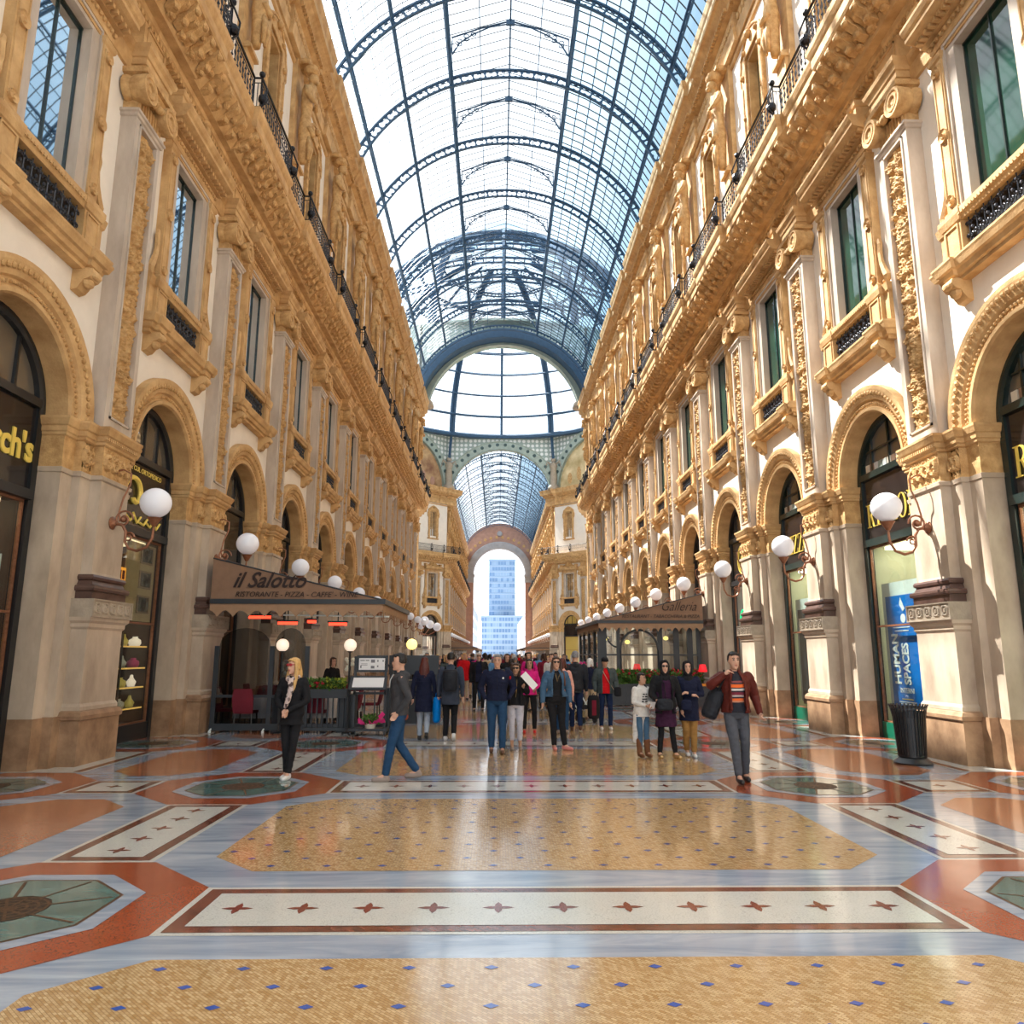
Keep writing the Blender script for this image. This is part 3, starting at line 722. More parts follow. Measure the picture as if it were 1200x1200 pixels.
def glass_bay(L=B):
    root = empty('glass_bay'); PROTO.append(root)
    n = 9
    for s_, nm, mt in ((-1, 'clear_glazing', GLR), (1, 'sky_tint_glazing', GLB)):
        f = MB(); rings = []
        for i in range(n+1):
            t = PURL[0]+(TH0-PURL[0])*i/n
            rings.append([arcpt(RO_+.08, s_*t, 0), arcpt(RO_+.08, s_*t, L)])
        for a, b in zip(rings, rings[1:]): f.quad(a[0], a[1], b[1], b[0])
        f.build(nm, mt, root, smooth=True)
        f = MB(); x, _, z = arcpt(RO_+.1, s_*PURL[0], 0)
        f.quad((0, 0, 31.5), (0, L, 31.5), (x, L, 30.5), (x, 0, 30.5)); f.build('ridge_glazing', GLR, root)
    f = MB()
    m = 9
    for k in range(m):
        y = L*(k+.5)/m
        for s_ in (-1, 1):
            f.tube([arcpt(RO_+.05, s_*(PURL[0]+(TH0-PURL[0])*i/8), y) for i in range(9)], .021 if s_ < 0 else .034, 4, cap=False)
            x, _, z = arcpt(RO_+.1, s_*PURL[0], 0)
            f.tube([(0, y, 31.47), (x, y, 30.47)], .024, 4)
            f.tube([(x, y, 30.47), arcpt(RO_, s_*PURL[0], y)], .02, 4)
    f.build('glazing_bars', DGREY, root)
    f = MB()
    for s_ in (-1, 1):
        for q in range(1, 4):
            for t0, t1 in zip(PURL, PURL[1:]+[TH0]):
                t = t0+(t1-t0)*q/4; f.tube([arcpt(RO_+.06, s_*t, 0), arcpt(RO_+.06, s_*t, L)], .012 if s_ < 0 else .026, 4)
        f.tube([(s_*1.45, 0, 30.97), (s_*1.45, L, 30.97)], .022, 4)
    f.build('thin_bars', BLUEIRON, root)
    return root
GB = glass_bay()
def vault(y0, nb, where, grp, fullrib=True):
    root = empty('ceiling', kind='structure', label='iron and glass barrel roof over the %s' % where, cat='glass roof')
    for k in range(nb):
        attach(GB, root, 0, y0+B*k, 0)
    for k in range(nb+1):
        c = rib0.copy(); COL.objects.link(c); c.location = (0, y0+B*k, 0)
        tag(c, 'arched blue-grey iron rib, %s from the near end of the %s' % (ORD[k], where), 'roof rib', grp)
        if k < nb:
            c = truss0.copy(); COL.objects.link(c); c.location = (0, y0+B*(k+.5), 0)
            tag(c, 'small gabled iron ridge truss, %s from the near end, %s' % (ORD[k], where), 'truss', grp+' trusses')
    def line(nm, x, z, r, lab):
        f = MB(); L = B*nb
        f.tube([(x, y0, z), (x, y0+L, z)], r, 5)
        if r > .05:
            f.tube([(x, y0, z-.35), (x, y0+L, z-.35)], r*.6, 4)
            k = 0.
            while k < L-.1: f.tube([(x, y0+k, z-.35), (x, y0+min(L, k+.5), z)], .02, 3); k += .5; f.tube([(x, y0+k, z), (x, y0+min(L, k+.5), z-.35)], .02, 3) if k < L-.6 else None; k += .5
        tag(f.build('roof_purlin', BLUEIRON), lab, 'beam', 'lengthwise roof beams')
    for s_, nm in ((-1, 'left'), (1, 'right')):
        for i, t in enumerate(PURL):
            x, _, z = arcpt(RO_-.05, s_*t, 0)
            line('p', x, z, .13 if i == 0 else .08, 'lengthwise iron roof beam, %s from the ridge, %s of the %s' % (ORD[i], nm, where))
    line('r', 0, 31.4, .045, 'thin iron ridge beam along the crown of the %s' % where)
vault(Y0-3*B, NP+2, 'near arcade', 'near roof ribs')
# deep soffit arch at the dome end
f = MB(); rings = []
for i in range(49):
    t = -TH0+2*TH0*i/48; rings.append([arcpt(7.75, t, 64.3), arcpt(7.75, t, 66.2), arcpt(8.6, t, 66.2), arcpt(8.6, t, 64.3)])
f.loft(rings)
tag(f.build('end_arch', BLUEIRON), 'wide blue-grey iron arch closing the near roof at the dome', 'arch')

# ------------------------------------------------------------------ dome hall (octagon)
OC = Vector((0, 84, 0)); AP = 18.0; S2 = AP*math.tan(PI/8)
def lattice_mat():
    m, nt, out = newmat('pierced_lattice')
    p = N(nt, 'ShaderNodeBsdfPrincipled', i_Roughness=.6); nt.links.new(p.outputs[0], out.inputs[0])
    tc = N(nt, 'ShaderNodeTexCoord'); v = N(nt, 'ShaderNodeTexVoronoi', i_Scale=1.6, i_Randomness=.15); cr = N(nt, 'ShaderNodeValToRGB')
    nt.links.new(tc.outputs['Object'], v.inputs['Vector']); nt.links.new(v.outputs['Distance'], cr.inputs[0]); nt.links.new(cr.outputs[0], p.inputs['Base Color'])
    cr.color_ramp.elements[0].position = .30; cr.color_ramp.elements[0].color = (.82, .84, .82, 1); cr.color_ramp.elements[1].position = .42; cr.color_ramp.elements[1].color = (.34, .42, .38, 1)
    return m
LAT = lattice_mat()
def archwall(f, hw, z0, z1, R, zc, n=28):
    """flat wall (local x across, z up, y=0 and y=.5) with a round-headed opening"""
    for yy in (0., .5):
        inn = []; ou = []
        for i in range(n+1):
            t = PI*i/n; c, s_ = -math.cos(t), math.sin(t)
            inn.append((R*c, yy, zc+R*s_)); k = min(hw/abs(c) if abs(c) > 1e-6 else 1e9, (z1-zc)/s_ if s_ > 1e-6 else 1e9); ou.append((k*c, yy, zc+k*s_))
        f.add(inn+ou, [(i, i+1, n+2+i, n+1+i) for i in range(n)])
        L = [i for i in range(n//2+1) if abs(ou[i][0]+hw) < 1e-6]; i0 = L[-1]
        f.add([ou[i0], (-hw, yy, z1), ou[i0+1]], [(0, 1, 2)]); f.add([ou[n-i0], (hw, yy, z1), ou[n-i0-1]], [(0, 1, 2)])
        if zc > z0:
            f.add([(-hw, yy, z0), (-R, yy, z0), (-R, yy, zc), (-hw, yy, zc)], [(0, 1, 2, 3)]); f.add([(hw, yy, z0), (R, yy, z0), (R, yy, zc), (hw, yy, zc)], [(0, 1, 2, 3)])
def sweepxz(f, prof, zc, n=36, a0=0., a1=PI):
    rings = []
    for i in range(n+1):
        t = a0+(a1-a0)*i/n; rings.append([(-r*math.cos(t), y, zc+r*math.sin(t)) for r, y in prof])
    f.loft(rings)
def octpos(k):   # k = compass step of 45 degrees, 0 = far (+Y)
    a = k*PI/4
    return OC+Vector((AP*math.sin(a), AP*math.cos(a), 0)), -a
NAMES8 = {0: 'far', 1: 'far right', 2: 'right', 3: 'near right', 4: 'near', 5: 'near left', 6: 'left', 7: 'far left'}
for k in range(8):
    pos, ang = octpos(k)
    root = empty('drum_arch', tuple(pos), ang, 'great celadon studded arch, %s side of the dome hall' % NAMES8[k], 'arch', 'arches carrying the dome')
    f = MB(); archwall(f, S2+.05, 24.2, 31.9, 7.35 if k % 2 else 8.0, 24.2 if k % 2 else 23.0); f.build('lattice_wall', LAT, root)
    zc = 24.25 if k % 2 else 23.0; R = 6.9 if k % 2 else 7.35
    f = MB(); sweepxz(f, [(R-.35, -.35), (R-.35, -.1), (R, -.12), (R+.75, -.12), (R+.85, -.25), (R+.9, -.25), (R+.9, .1), (R-.35, .5)][::-1], zc, a0=.0 if k % 2 else math.asin(1.2/7.4), a1=PI if k % 2 else PI-math.asin(1.2/7.4)); f.build('celadon_band', CELAD, root)
    f = MB()
    for i in range(22):
        t = PI*(i+.5)/22; c, s_ = -math.cos(t), math.sin(t)
        if not k % 2 and s_ < .2: continue
        f.lathe([(.001, -.22), (.10, -.2), (.12, -.12), (.20, -.17), (.24, -.17), (.24, -.1)], ((R+.38)*c, 0, zc+(R+.38)*s_), 10, 'y')
    f.build('round_studs', CELADD, root)
    if k % 2:
        f = MB(); f.prism([(-(R-.1)*math.cos(PI*i/24), zc+(R-.1)*math.sin(PI*i/24)) for i in range(25)], lambda x, z: (x, .1, z), lambda x, z: (x, .3, z))
        f.build('lunette_mosaic', MOSR if k < 4 else MOSL, root)
        f = MB()
        for i in range(7):   # loose generic figures and hills of the mosaic
            x = -4.8+1.6*i; h = 1.2+.8*math.sin(i*1.9); f.ball((x, .1, zc+.6+h*.6), .5, 8, 6, sc=(.8, .12, 1.+h*.5))
        f.build('mosaic_figures', OCHD if k < 4 else PINKST, root)
    # corner figure group between the arches
    a = k*PI/4+PI/8; Rr = AP/math.cos(PI/8)-.45; cx, cy = OC.x+Rr*math.sin(a), OC.y+Rr*math.cos(a)
    f = MB(); f.lathe([(.001, 24.2), (.9, 24.2), (.75, 24.7), (.45, 25.0), (.5, 26.2), (.38, 27.2), (.6, 27.6), (.3, 28.1), (.001, 28.4)], (cx, cy, 0), 12); f.ball((cx, cy, 28.5), .35)
    for s_ in (-1, 1): f.tube([(cx, cy, 27.6), (cx+s_*.9*math.cos(a), cy-s_*.9*math.sin(a), 28.3), (cx+s_*1.2*math.cos(a), cy-s_*1.2*math.sin(a), 27.2)], .18, 6)
    tag(f.build('corner_sculpture', CELAD if False else BAND, smooth=True), 'pale sculpture between two dome arches, %s corner of the hall' % ['far right', 'right rear', 'right front', 'near right', 'near left', 'left front', 'left rear', 'far left'][k], 'sculpture', 'corner sculptures under the dome')
# diagonal walls of the hall
for k, nm in ((1, 'far_right'), (7, 'far_left'), (3, 'near_right'), (5, 'near_left')):
    pos, ang = octpos(k)
    inward = (OC-pos).normalized(); phi = math.atan2(-inward.y, -inward.x)
    tdir = Vector((-math.sin(phi), math.cos(phi), 0))
    wr = empty('wall_'+nm, kind='structure', label='plastered %s wall of the dome hall' % nm.replace('_', ' '), cat='wall')
    cr = empty('balcony_cornice', kind='structure', label='stone balcony cornice on the %s wall of the dome hall' % nm.replace('_', ' '), cat='cornice')
    for j in (-1, 0, 1):
        p = pos+tdir*(4.97*j)
        w = P_wall.copy(); COL.objects.link(w); w.parent = wr; w.location = p; w.rotation_euler = (0, 0, phi); w.name = 'wall_section'
        attach(P_corn, cr, p.x, p.y, phi); attach(P_top, cr, p.x, p.y, phi)
        if nm.startswith('near'): continue
        wh = '%s bay, %s wall of the dome hall' % ({-1: 'first', 0: 'middle', 1: 'last'}[j], nm.replace('_', ' '))
        place(P_arch, p.x, p.y, phi, 'arch_surround', 'ochre stone shop arch, %s' % wh, 'arch')
        s_ = place(P_shopD, p.x, p.y, phi, 'shopfront', 'shopfront with dark sign, %s' % wh, 'shopfront')
        if nm == 'far_right': swapmat(s_, PANEF, PANEW)
        if nm == 'far_right': swapmat(s_, PANE, PANEW)
        w = place(P_win, p.x, p.y, phi, winname(), 'tall crested window, %s' % wh, 'window', None, 'structure')
        w = place(P_att, p.x, p.y, phi, winname(), 'attic window in a shaped surround, %s' % wh, 'window', None, 'structure')
        swapmat(w, PANEG, PANE)
    if nm.startswith('near'): continue
    for j in (-1.5, -.5, .5, 1.5):
        p = pos+tdir*(4.97*j); wh = '%s from the arcade corner, %s wall of the dome hall' % ({-1.5: 'fourth', -.5: 'third', .5: 'second', 1.5: 'first'}[j if nm == 'far_right' else -j], nm.replace('_', ' '))
        place(P_pier, p.x, p.y, phi, 'stone_pillar', 'stone pillar, %s' % wh, 'pillar'); place(P_pil, p.x, p.y, phi, 'carved_pilaster', 'upper pilaster, %s' % wh, 'pilaster')
        place(P_rail, p.x, p.y, phi, 'balcony_railing', 'black balcony railing section, %s' % wh, 'railing')
        attach(P_blk, cr, p.x, p.y, phi); attach(P_tblk, cr, p.x, p.y, phi)
# side arms are closed off beyond sight by plain facades
for sg, nm in ((-1, 'left'), (1, 'right')):
    f = MB(); x = sg*24; f.box(min(x, x+sg*.5), max(x, x+sg*.5), 76, 92, 0, 31); 
    for yy in (76, 91.5): f.box(min(sg*18, x), max(sg*18, x), yy, yy+.5, 0, 31)
    tag(f.build('wall_side_arm_'+nm, PLA), 'pale facade closing the %s side arm of the dome hall' % nm, 'wall', None, 'structure')
# dome
dome = empty('glass_dome', (0, 84, 31.8), 0, 'great glass dome with blue-grey iron ribs and rings', 'dome')
RD = 18.0
def dp(R, al, az): return (R*math.cos(al)*math.sin(az), R*math.cos(al)*math.cos(az), R*math.sin(al))
ATOP = math.radians(78)
f = MB(); rings = []
for i in range(13):
    al = ATOP*i/12; rings.append([dp(RD+.15, al, 2*PI*k/48) for k in range(48)])
f.loft(rings, cap=False); f.build('dome_glazing', GLR, dome, smooth=True)
for k in range(16):
    az = PI/8*k; f = MB(); main = k % 2 == 1
    for da in ((-.011, .011) if main else (0,)):
        f.tube([dp(RD, ATOP*i/16, az+da/max(.3, math.cos(ATOP*i/16))) for i in range(17)], .24 if main else .19, 5)
    if main:
        for i in range(34):
            al = ATOP*i/34; a, b = dp(RD, al, az-.011), dp(RD, al+.02, az+.011); f.tube([a, b], .05, 3)
    f.build('dome_rib', BLUEIRON, dome)
for i in range(1, 8):
    al = math.radians(9.4*i); f = MB(); nn = 64
    for dr, r in ((0, .14), (-.55, .12)):
        f.tube([dp(RD+dr, al, 2*PI*k/nn) for k in range(nn+1)], r, 4, cap=False)
    for k in range(96): f.tube([dp(RD, al, 2*PI*k/96), dp(RD-.55, al, 2*PI*k/96)], .07, 3)
    f.build('dome_ring', BLUEIRON, dome)
f = MB()
for i in range(27):
    if i % 3: f.tube([dp(RD+.1, math.radians(3.13*i), 2*PI*k/48) for k in range(49)], .012, 3, cap=False)
for k in range(96):
    f.tube([dp(RD+.1, ATOP*i/8, 2*PI*k/96) for i in range(9)], .010, 3, cap=False)
f.build('thin_bars', BLUEIRON, dome)
f = MB(); f.lathe([(17.6, -.15), (18.5, -.15), (18.5, .35), (17.9, .45), (17.6, .2), (17.6, -.15)], (0, 0, 0), 64, cap=False); f.build('base_ring', BLUEIRON, dome)
f = MB(); f.lathe([(3.8, 17.4), (3.9, 17.4), (3.9, 19.5), (3.0, 20.5), (.01, 21.2), (.01, 21.1), (2.9, 20.3), (3.8, 19.4)], (0, 0, 0), 24, cap=False); f.build('lantern', GLR, dome)
for k in range(16):   # ribs run down to the hall corners
    if k % 2:
        az = PI/8*k; f = MB(); f.tube([dp(18.2, 0, az), (19.0*math.sin(az), 19.0*math.cos(az), -3.6)], .2, 5); f.build('rib_foot', BLUEIRON, dome)
# ring roof between dome and octagon corners
f = MB(); 
f.lathe([(18.3, 31.9), (19.7, 31.9), (19.7, 32.1), (18.3, 32.1), (18.3, 31.9)], (0, 84, 0), 48, cap=False); tag(f.build('ceiling', CELAD), 'flat roof round the foot of the dome', 'roof', None, 'structure')

# ------------------------------------------------------------------ far arcade
NF = 13; YF = 102.0
for side in ('left', 'right'):
    X, rz = SIDE[side]
    wr = empty('wall_far_'+side, kind='structure', label='ochre and cream %s wall of the far arcade beyond the dome' % side, cat='wall')
    for n in range(NF):
        y = YF+B*(n+.5)
        w = P_wall.copy(); COL.objects.link(w); w.parent = wr; w.location = (X, y, 0); w.rotation_euler = (0, 0, rz); w.name = 'wall_section'
        attach(P_corn, wr, X, y, rz); attach(P_top, wr, X, y, rz)
        wh = '%s bay from the dome, far arcade %s side' % (ORD[n], side)
        place(P_arch, X, y, rz, 'arch_surround', 'ochre stone shop arch, %s' % wh, 'arch', 'far arcade arches')
        s_ = place(P_shopD, X, y, rz, 'shopfront', 'shopfront with dark sign, %s' % wh, 'shopfront', 'far arcade shopfronts')
        place(P_win, X, y, rz, winname(), 'tall crested window, %s' % wh, 'window', 'far arcade windows', 'structure')
        place(P_att, X, y, rz, winname(), 'attic window, %s' % wh, 'window', 'far arcade attic windows', 'structure')
    for n in range(NF+1):
        y = YF+B*n+(.9 if n == 0 else 0)-(.7 if n == NF else 0)
        wh = '%s from the dome, far arcade %s side' % (ORD[n], side)
        place(P_pier, X, y, rz, 'stone_pillar', 'stone pillar, %s' % wh, 'pillar', 'far arcade pillars'); place(P_pil, X, y, rz, 'carved_pilaster', 'upper pilaster, %s' % wh, 'pilaster', 'far arcade pilasters')
        place(P_herm, X, y, rz, 'herm_statue', 'herm statue, %s' % wh, 'statue', 'far arcade herms'); place(P_rail, X, y, rz, 'balcony_railing', 'balcony railing section, %s' % wh, 'railing', 'far arcade railings')
        place(P_lamp, X, y, rz, 'wall_lamp', 'small white globe lamp, %s' % wh, 'lamp', 'far arcade globe lamps')
        attach(P_blk, wr, X, y, rz); attach(P_tblk, wr, X, y, rz)
vault(YF, NF, 'far arcade', 'far roof ribs')
# end wall with the open arch
YE = YF+B*NF+.5
f = MB(); f.M = Matrix.Translation((0, YE, 0)); rings = []
for i in range(41):
    t = PI*i/40; c, s_ = -math.cos(t), math.sin(t); a = (5.75*c, 19.4+5.75*s_); b = (8.42*c, 22.5+8.42*s_)
    rings.append([(a[0], 0, a[1]), (b[0], 0, b[1]), (b[0], .5, b[1]), (a[0], .5, a[1])])
f.loft(rings)
for s_ in (-1, 1): f.prism([(s_*5.75, 0), (s_*8.42, 0), (s_*8.42, 22.5), (s_*5.75, 19.4)], lambda x, z: (x, 0, z), lambda x, z: (x, .5, z))
ew = tag(f.build('wall_far_end', PINKST), 'coffered pinkish end wall of the far arcade around the open arch', 'wall', None, 'structure')
f = MB(); f.M = Matrix.Translation((0, YE, 0)); sweepxz(f, [(5.7, .6), (5.7, -.5), (5.95, -.65), (7.2, -.65), (7.35, -.4), (7.35, .6)], 19.4, 40)
for s_ in (-1, 1):
    a, b = sorted((s_*5.65, s_*7.3)); f.box(a, b, -.6, .6, 17.6, 19.4); f.box(a-.15, b+.15, -.8, .6, 18.8, 19.3)
o = tag(f.build('open_arch', GREYST), 'tall grey stone arch open to the street at the far end', 'arch')
f = MB(); f.M = Matrix.Translation((0, YE, 0))
for i in range(20):
    t = PI*(i+.5)/20; c, s_ = -math.cos(t), math.sin(t); f.lathe([(.001, -.06), (.28, -.06), (.34, 0), (.34, .1)], (8.4*c, 0, 19.4+8.4*s_), 10, 'y') if abs(8.4*c) < 7.6 else None
f.build('coffer_rosettes', OCHD, ew)
f = MB(); f.M = Matrix.Translation((0, YE-.1, 0)); f.lathe([(.001, -.2), (.5, -.2), (.6, -.1), (.6, .1)], (0, 0, 28.6), 16, 'y'); f.build('keystone_shield', GREYST, ew)
# street and towers beyond
f = MB(); f.box(-60, 60, YE+.5, 520, -.3, -.02); tag(f.build('floor_street', GRAN), 'grey street paving beyond the far arch', 'street', None, 'structure')
tw = empty('office_tower', (2.2, 420, 0), 0, 'tall hazy pale blue office tower seen through the far arch', 'tower')
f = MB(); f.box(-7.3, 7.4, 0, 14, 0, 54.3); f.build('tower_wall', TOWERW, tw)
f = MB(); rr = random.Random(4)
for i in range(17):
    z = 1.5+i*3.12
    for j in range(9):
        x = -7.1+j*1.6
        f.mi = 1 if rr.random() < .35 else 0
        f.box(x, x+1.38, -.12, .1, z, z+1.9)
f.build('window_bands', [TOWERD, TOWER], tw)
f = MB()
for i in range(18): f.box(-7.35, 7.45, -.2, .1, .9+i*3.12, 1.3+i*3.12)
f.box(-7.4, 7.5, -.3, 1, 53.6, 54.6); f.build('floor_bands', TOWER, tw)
t2 = empty('office_block', (2.8, 412, 0), 0, 'lower hazy blue office block in front of the tower foot', 'building')
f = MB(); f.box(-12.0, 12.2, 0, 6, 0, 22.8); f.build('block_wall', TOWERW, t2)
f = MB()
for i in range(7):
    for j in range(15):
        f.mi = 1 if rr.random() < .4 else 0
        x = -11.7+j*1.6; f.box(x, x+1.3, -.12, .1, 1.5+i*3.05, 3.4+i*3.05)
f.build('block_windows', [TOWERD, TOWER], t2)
for sg, nm in ((-1, 'left'), (1, 'right')):
    b = empty('street_building', (sg*8.6+.8, 215, 0), 0, 'overexposed pale street building on the %s beyond the arch' % nm, 'building')
    f = MB(); f.box(min(0, sg*9), max(0, sg*9), 0, 150, 0, 17.5 if sg < 0 else 16); f.build('front_wall', PALEB, b)
    f = MB()
    for i in range(4):
        for j in range(12): f.box(min(-sg*.08, 0), max(-sg*.08, 0), 4+j*6, 6.2+j*6, 2+i*3.9, 4.6+i*3.9)
    f.build('windows', TOWERW, b)
# ------------------------------------------------------------------ inlaid floor
def floormat(name, col, col2, kind, rough=.16, sc=1.):
    m, nt, out = newmat(name)
    p = N(nt, 'ShaderNodeBsdfPrincipled'); p.inputs['Specular IOR Level'].default_value = .5
    p.inputs['Coat Weight'].default_value = .5; p.inputs['Coat Roughness'].default_value = .09
    nt.links.new(p.outputs[0], out.inputs[0]); tc = N(nt, 'ShaderNodeTexCoord')
    geo = N(nt, 'ShaderNodeNewGeometry'); L = nt.links.new
    mix = N(nt, 'ShaderNodeMix', data_type='RGBA'); mix.inputs[6].default_value = rgba(col); mix.inputs[7].default_value = rgba(col2)
    if kind == 'marble':
        mp = N(nt, 'ShaderNodeMapping'); mp.inputs['Scale'].default_value = (.35, 2.2, 1); L(geo.outputs['Position'], mp.inputs[0])
        ns = N(nt, 'ShaderNodeTexNoise', i_Scale=1.6, i_Detail=8, i_Roughness=.65, i_Distortion=1.2); L(mp.outputs[0], ns.inputs['Vector'])
        cr = N(nt, 'ShaderNodeValToRGB'); cr.color_ramp.elements[0].position = .35; cr.color_ramp.elements[1].position = .68; L(ns.outputs['Fac'], cr.inputs[0]); L(cr.outputs[0], mix.inputs[0])
    elif kind == 'brick':
        br = N(nt, 'ShaderNodeTexBrick', i_Scale=1.0); br.inputs['Brick Width'].default_value = .036*sc; br.inputs['Row Height'].default_value = .018*sc; br.inputs['Mortar Size'].default_value = .0014
        br.inputs['Color1'].default_value = rgba(col); br.inputs['Color2'].default_value = rgba(col2); br.inputs['Mortar'].default_value = rgba([c*.45 for c in col]); br.inputs['Bias'].default_value = -.1
        mp = N(nt, 'ShaderNodeMapping'); mp.inputs['Rotation'].default_value = (0, 0, .785); L(geo.outputs['Position'], mp.inputs[0]); L(mp.outputs[0], br.inputs['Vector'])
        L(br.outputs['Color'], mix.inputs[6]); ns = N(nt, 'ShaderNodeTexNoise', i_Scale=14., i_Detail=3); L(geo.outputs['Position'], ns.inputs['Vector'])
        mu = N(nt, 'ShaderNodeMath', operation='MULTIPLY'); mu.inputs[1].default_value = .35; L(ns.outputs['Fac'], mu.inputs[0]); L(mu.outputs[0], mix.inputs[0])
    else:  # crazed mosaic
        v = N(nt, 'ShaderNodeTexVoronoi', i_Scale=42./sc, feature='DISTANCE_TO_EDGE'); L(geo.outputs['Position'], v.inputs['Vector'])
        cr = N(nt, 'ShaderNodeValToRGB'); cr.color_ramp.elements[0].position = .02; cr.color_ramp.elements[1].position = .07
        L(v.outputs['Distance'], cr.inputs[0]); cr.color_ramp.elements[0].color = (1, 1, 1, 1); cr.color_ramp.elements[1].color = (0, 0, 0, 1)
        ns = N(nt, 'ShaderNodeTexNoise', i_Scale=5., i_Detail=4); L(geo.outputs['Position'], ns.inputs['Vector'])
        mu = N(nt, 'ShaderNodeMath', operation='MULTIPLY'); L(cr.outputs[0], mu.inputs[0]); L(ns.outputs['Fac'], mu.inputs[1]); L(mu.outputs[0], mix.inputs[0])
    L(mix.outputs[2], p.inputs['Base Color'])
    n2 = N(nt, 'ShaderNodeTexNoise', i_Scale=2.3, i_Detail=3); L(geo.outputs['Position'], n2.inputs['Vector'])
    mr = N(nt, 'ShaderNodeMapRange'); mr.inputs['From Min'].default_value = .3; mr.inputs['From Max'].default_value = .7; mr.inputs['To Min'].default_value = rough*.8; mr.inputs['To Max'].default_value = rough*1.35
    L(n2.outputs['Fac'], mr.inputs['Value']); L(mr.outputs[0], p.inputs['Roughness'])
    bn = N(nt, 'ShaderNodeTexNoise', i_Scale=3.5, i_Detail=2); L(geo.outputs['Position'], bn.inputs['Vector'])
    bp = N(nt, 'ShaderNodeBump', i_Strength=.08, i_Distance=.02); L(bn.outputs['Fac'], bp.inputs['Height']); L(bp.outputs[0], p.inputs['Normal']); L(bp.outputs[0], p.inputs['Coat Normal'])
    return m
F_MAR = floormat('blue_grey_marble', (.23, .30, .41), (.48, .55, .64), 'marble')
F_YEL = floormat('yellow_mosaic', (.43, .235, .08), (.72, .52, .28), 'brick')
F_RED = floormat('orange_red_mosaic', (.40, .085, .032), (.22, .04, .018), 'craze', sc=1.3)
F_ORG = floormat('brick_orange_mosaic', (.42, .13, .055), (.56, .23, .11), 'brick')
F_WHT = floormat('white_mosaic', (.68, .69, .64), (.38, .38, .36), 'craze')
F_BRN = floormat('brown_checker', (.30, .09, .055), (.07, .03, .025), 'brick', sc=1.6)
F_CRS = floormat('dark_red_cross', (.22, .04, .03), (.12, .02, .02), 'craze')
F_BLU = floormat('blue_tessera', (.035, .10, .42), (.06, .15, .5), 'craze')
F_GLS = floormat('green_floor_glass', (.06, .13, .115), (.14, .26, .24), 'marble', rough=.1)
F_GRT = mat('bronze_grate', (.16, .09, .05), .45, metal=.5, var=.4, scale=60)
F_GRD = mat('dark_bronze_disc', (.045, .03, .02), .5, var=.5, scale=50, bump=.5)
F_GRN = floormat('green_tessera', (.03, .12, .05), (.05, .2, .1), 'craze')
def flat(poly, z, f): f.add([(x, y, z) for x, y in poly], [tuple(range(len(poly)))])
def rect(x0, x1, y0, y1): return [(x0, y0), (x1, y0), (x1, y1), (x0, y1)]
def octa(cx, cy, hx, hy, c): return [(cx-hx+c, cy-hy), (cx+hx-c, cy-hy), (cx+hx, cy-hy+c), (cx+hx, cy+hy-c), (cx+hx-c, cy+hy), (cx-hx+c, cy+hy), (cx-hx, cy+hy-c), (cx-hx, cy-hy+c)]
def cross(cx, cy, r, f, z):
    pts = []
    for k in range(16):
        a = k*PI/8; q = r*(1. if k % 4 == 0 else (.62 if k % 2 else .30))
        if k % 4 in (1, 3): q = r*.55
        pts.append((cx+q*math.cos(a), cy+q*math.sin(a)))
    flat(pts, z, f)
M5 = empty('floor_module'); PROTO.append(M5)
def clipx(poly, X):   # keep |x| <= X
    out = []
    for s_ in (1, -1):
        src = poly if s_ == 1 else out; res = []
        for i in range(len(src)):
            a, b = src[i], src[(i+1) % len(src)]; ia, ib = s_*a[0] <= X, s_*b[0] <= X
            if ia: res.append(a)
            if ia != ib: t = (s_*X-a[0])/(b[0]-a[0]); res.append((s_*X, a[1]+(b[1]-a[1])*t))
        out = res
    return out
z1, z2, z3, z4 = .002, .004, .006, .008
f = FB(); flat(octa(0, 8.265, 2.95, 1.585, .46), z1, f); f.build('yellow_panel', F_YEL, M5)
f = FB(); r_ = 0
for j in range(13):
    y = 6.83+.24*j; off = .235 if j % 2 else 0; x = -2.85+off
    while x < 2.9:
        if abs(x)+abs(y-8.265) < 2.95+1.585-.46-.1 and abs(x) < 2.88: flat([(x-.042, y), (x, y-.03), (x+.042, y), (x, y+.03)], z2, f)
        x += .47
f.build('blue_tesserae', F_BLU, M5)
fr, fo, fw, fb, fc, fg, ft, fm, fgd = [FB() for _ in range(9)]
def strip(x0, x1, y0, y1, along, n, b=.05, w=.11):
    flat(rect(x0, x1, y0, y1), z1, fw); flat(rect(x0+b, x1-b, y0+b, y1-b), z2, fb)
    flat(rect(x0+b+w, x1-b-w, y0+b+w, y1-b-w), z3, fw)
    for i in range(n):
        u = (i+.5)/n; x, y = ((x0+x1)/2, y0+b+w+(y1-y0-2*b-2*w)*u) if along == 'y' else (x0+b+w+(x1-x0-2*b-2*w)*u, (y0+y1)/2)
        cross(x, y, .115, fc, z4)
strip(-2.68, 2.68, 5.23, 6.24, 'x', 11)
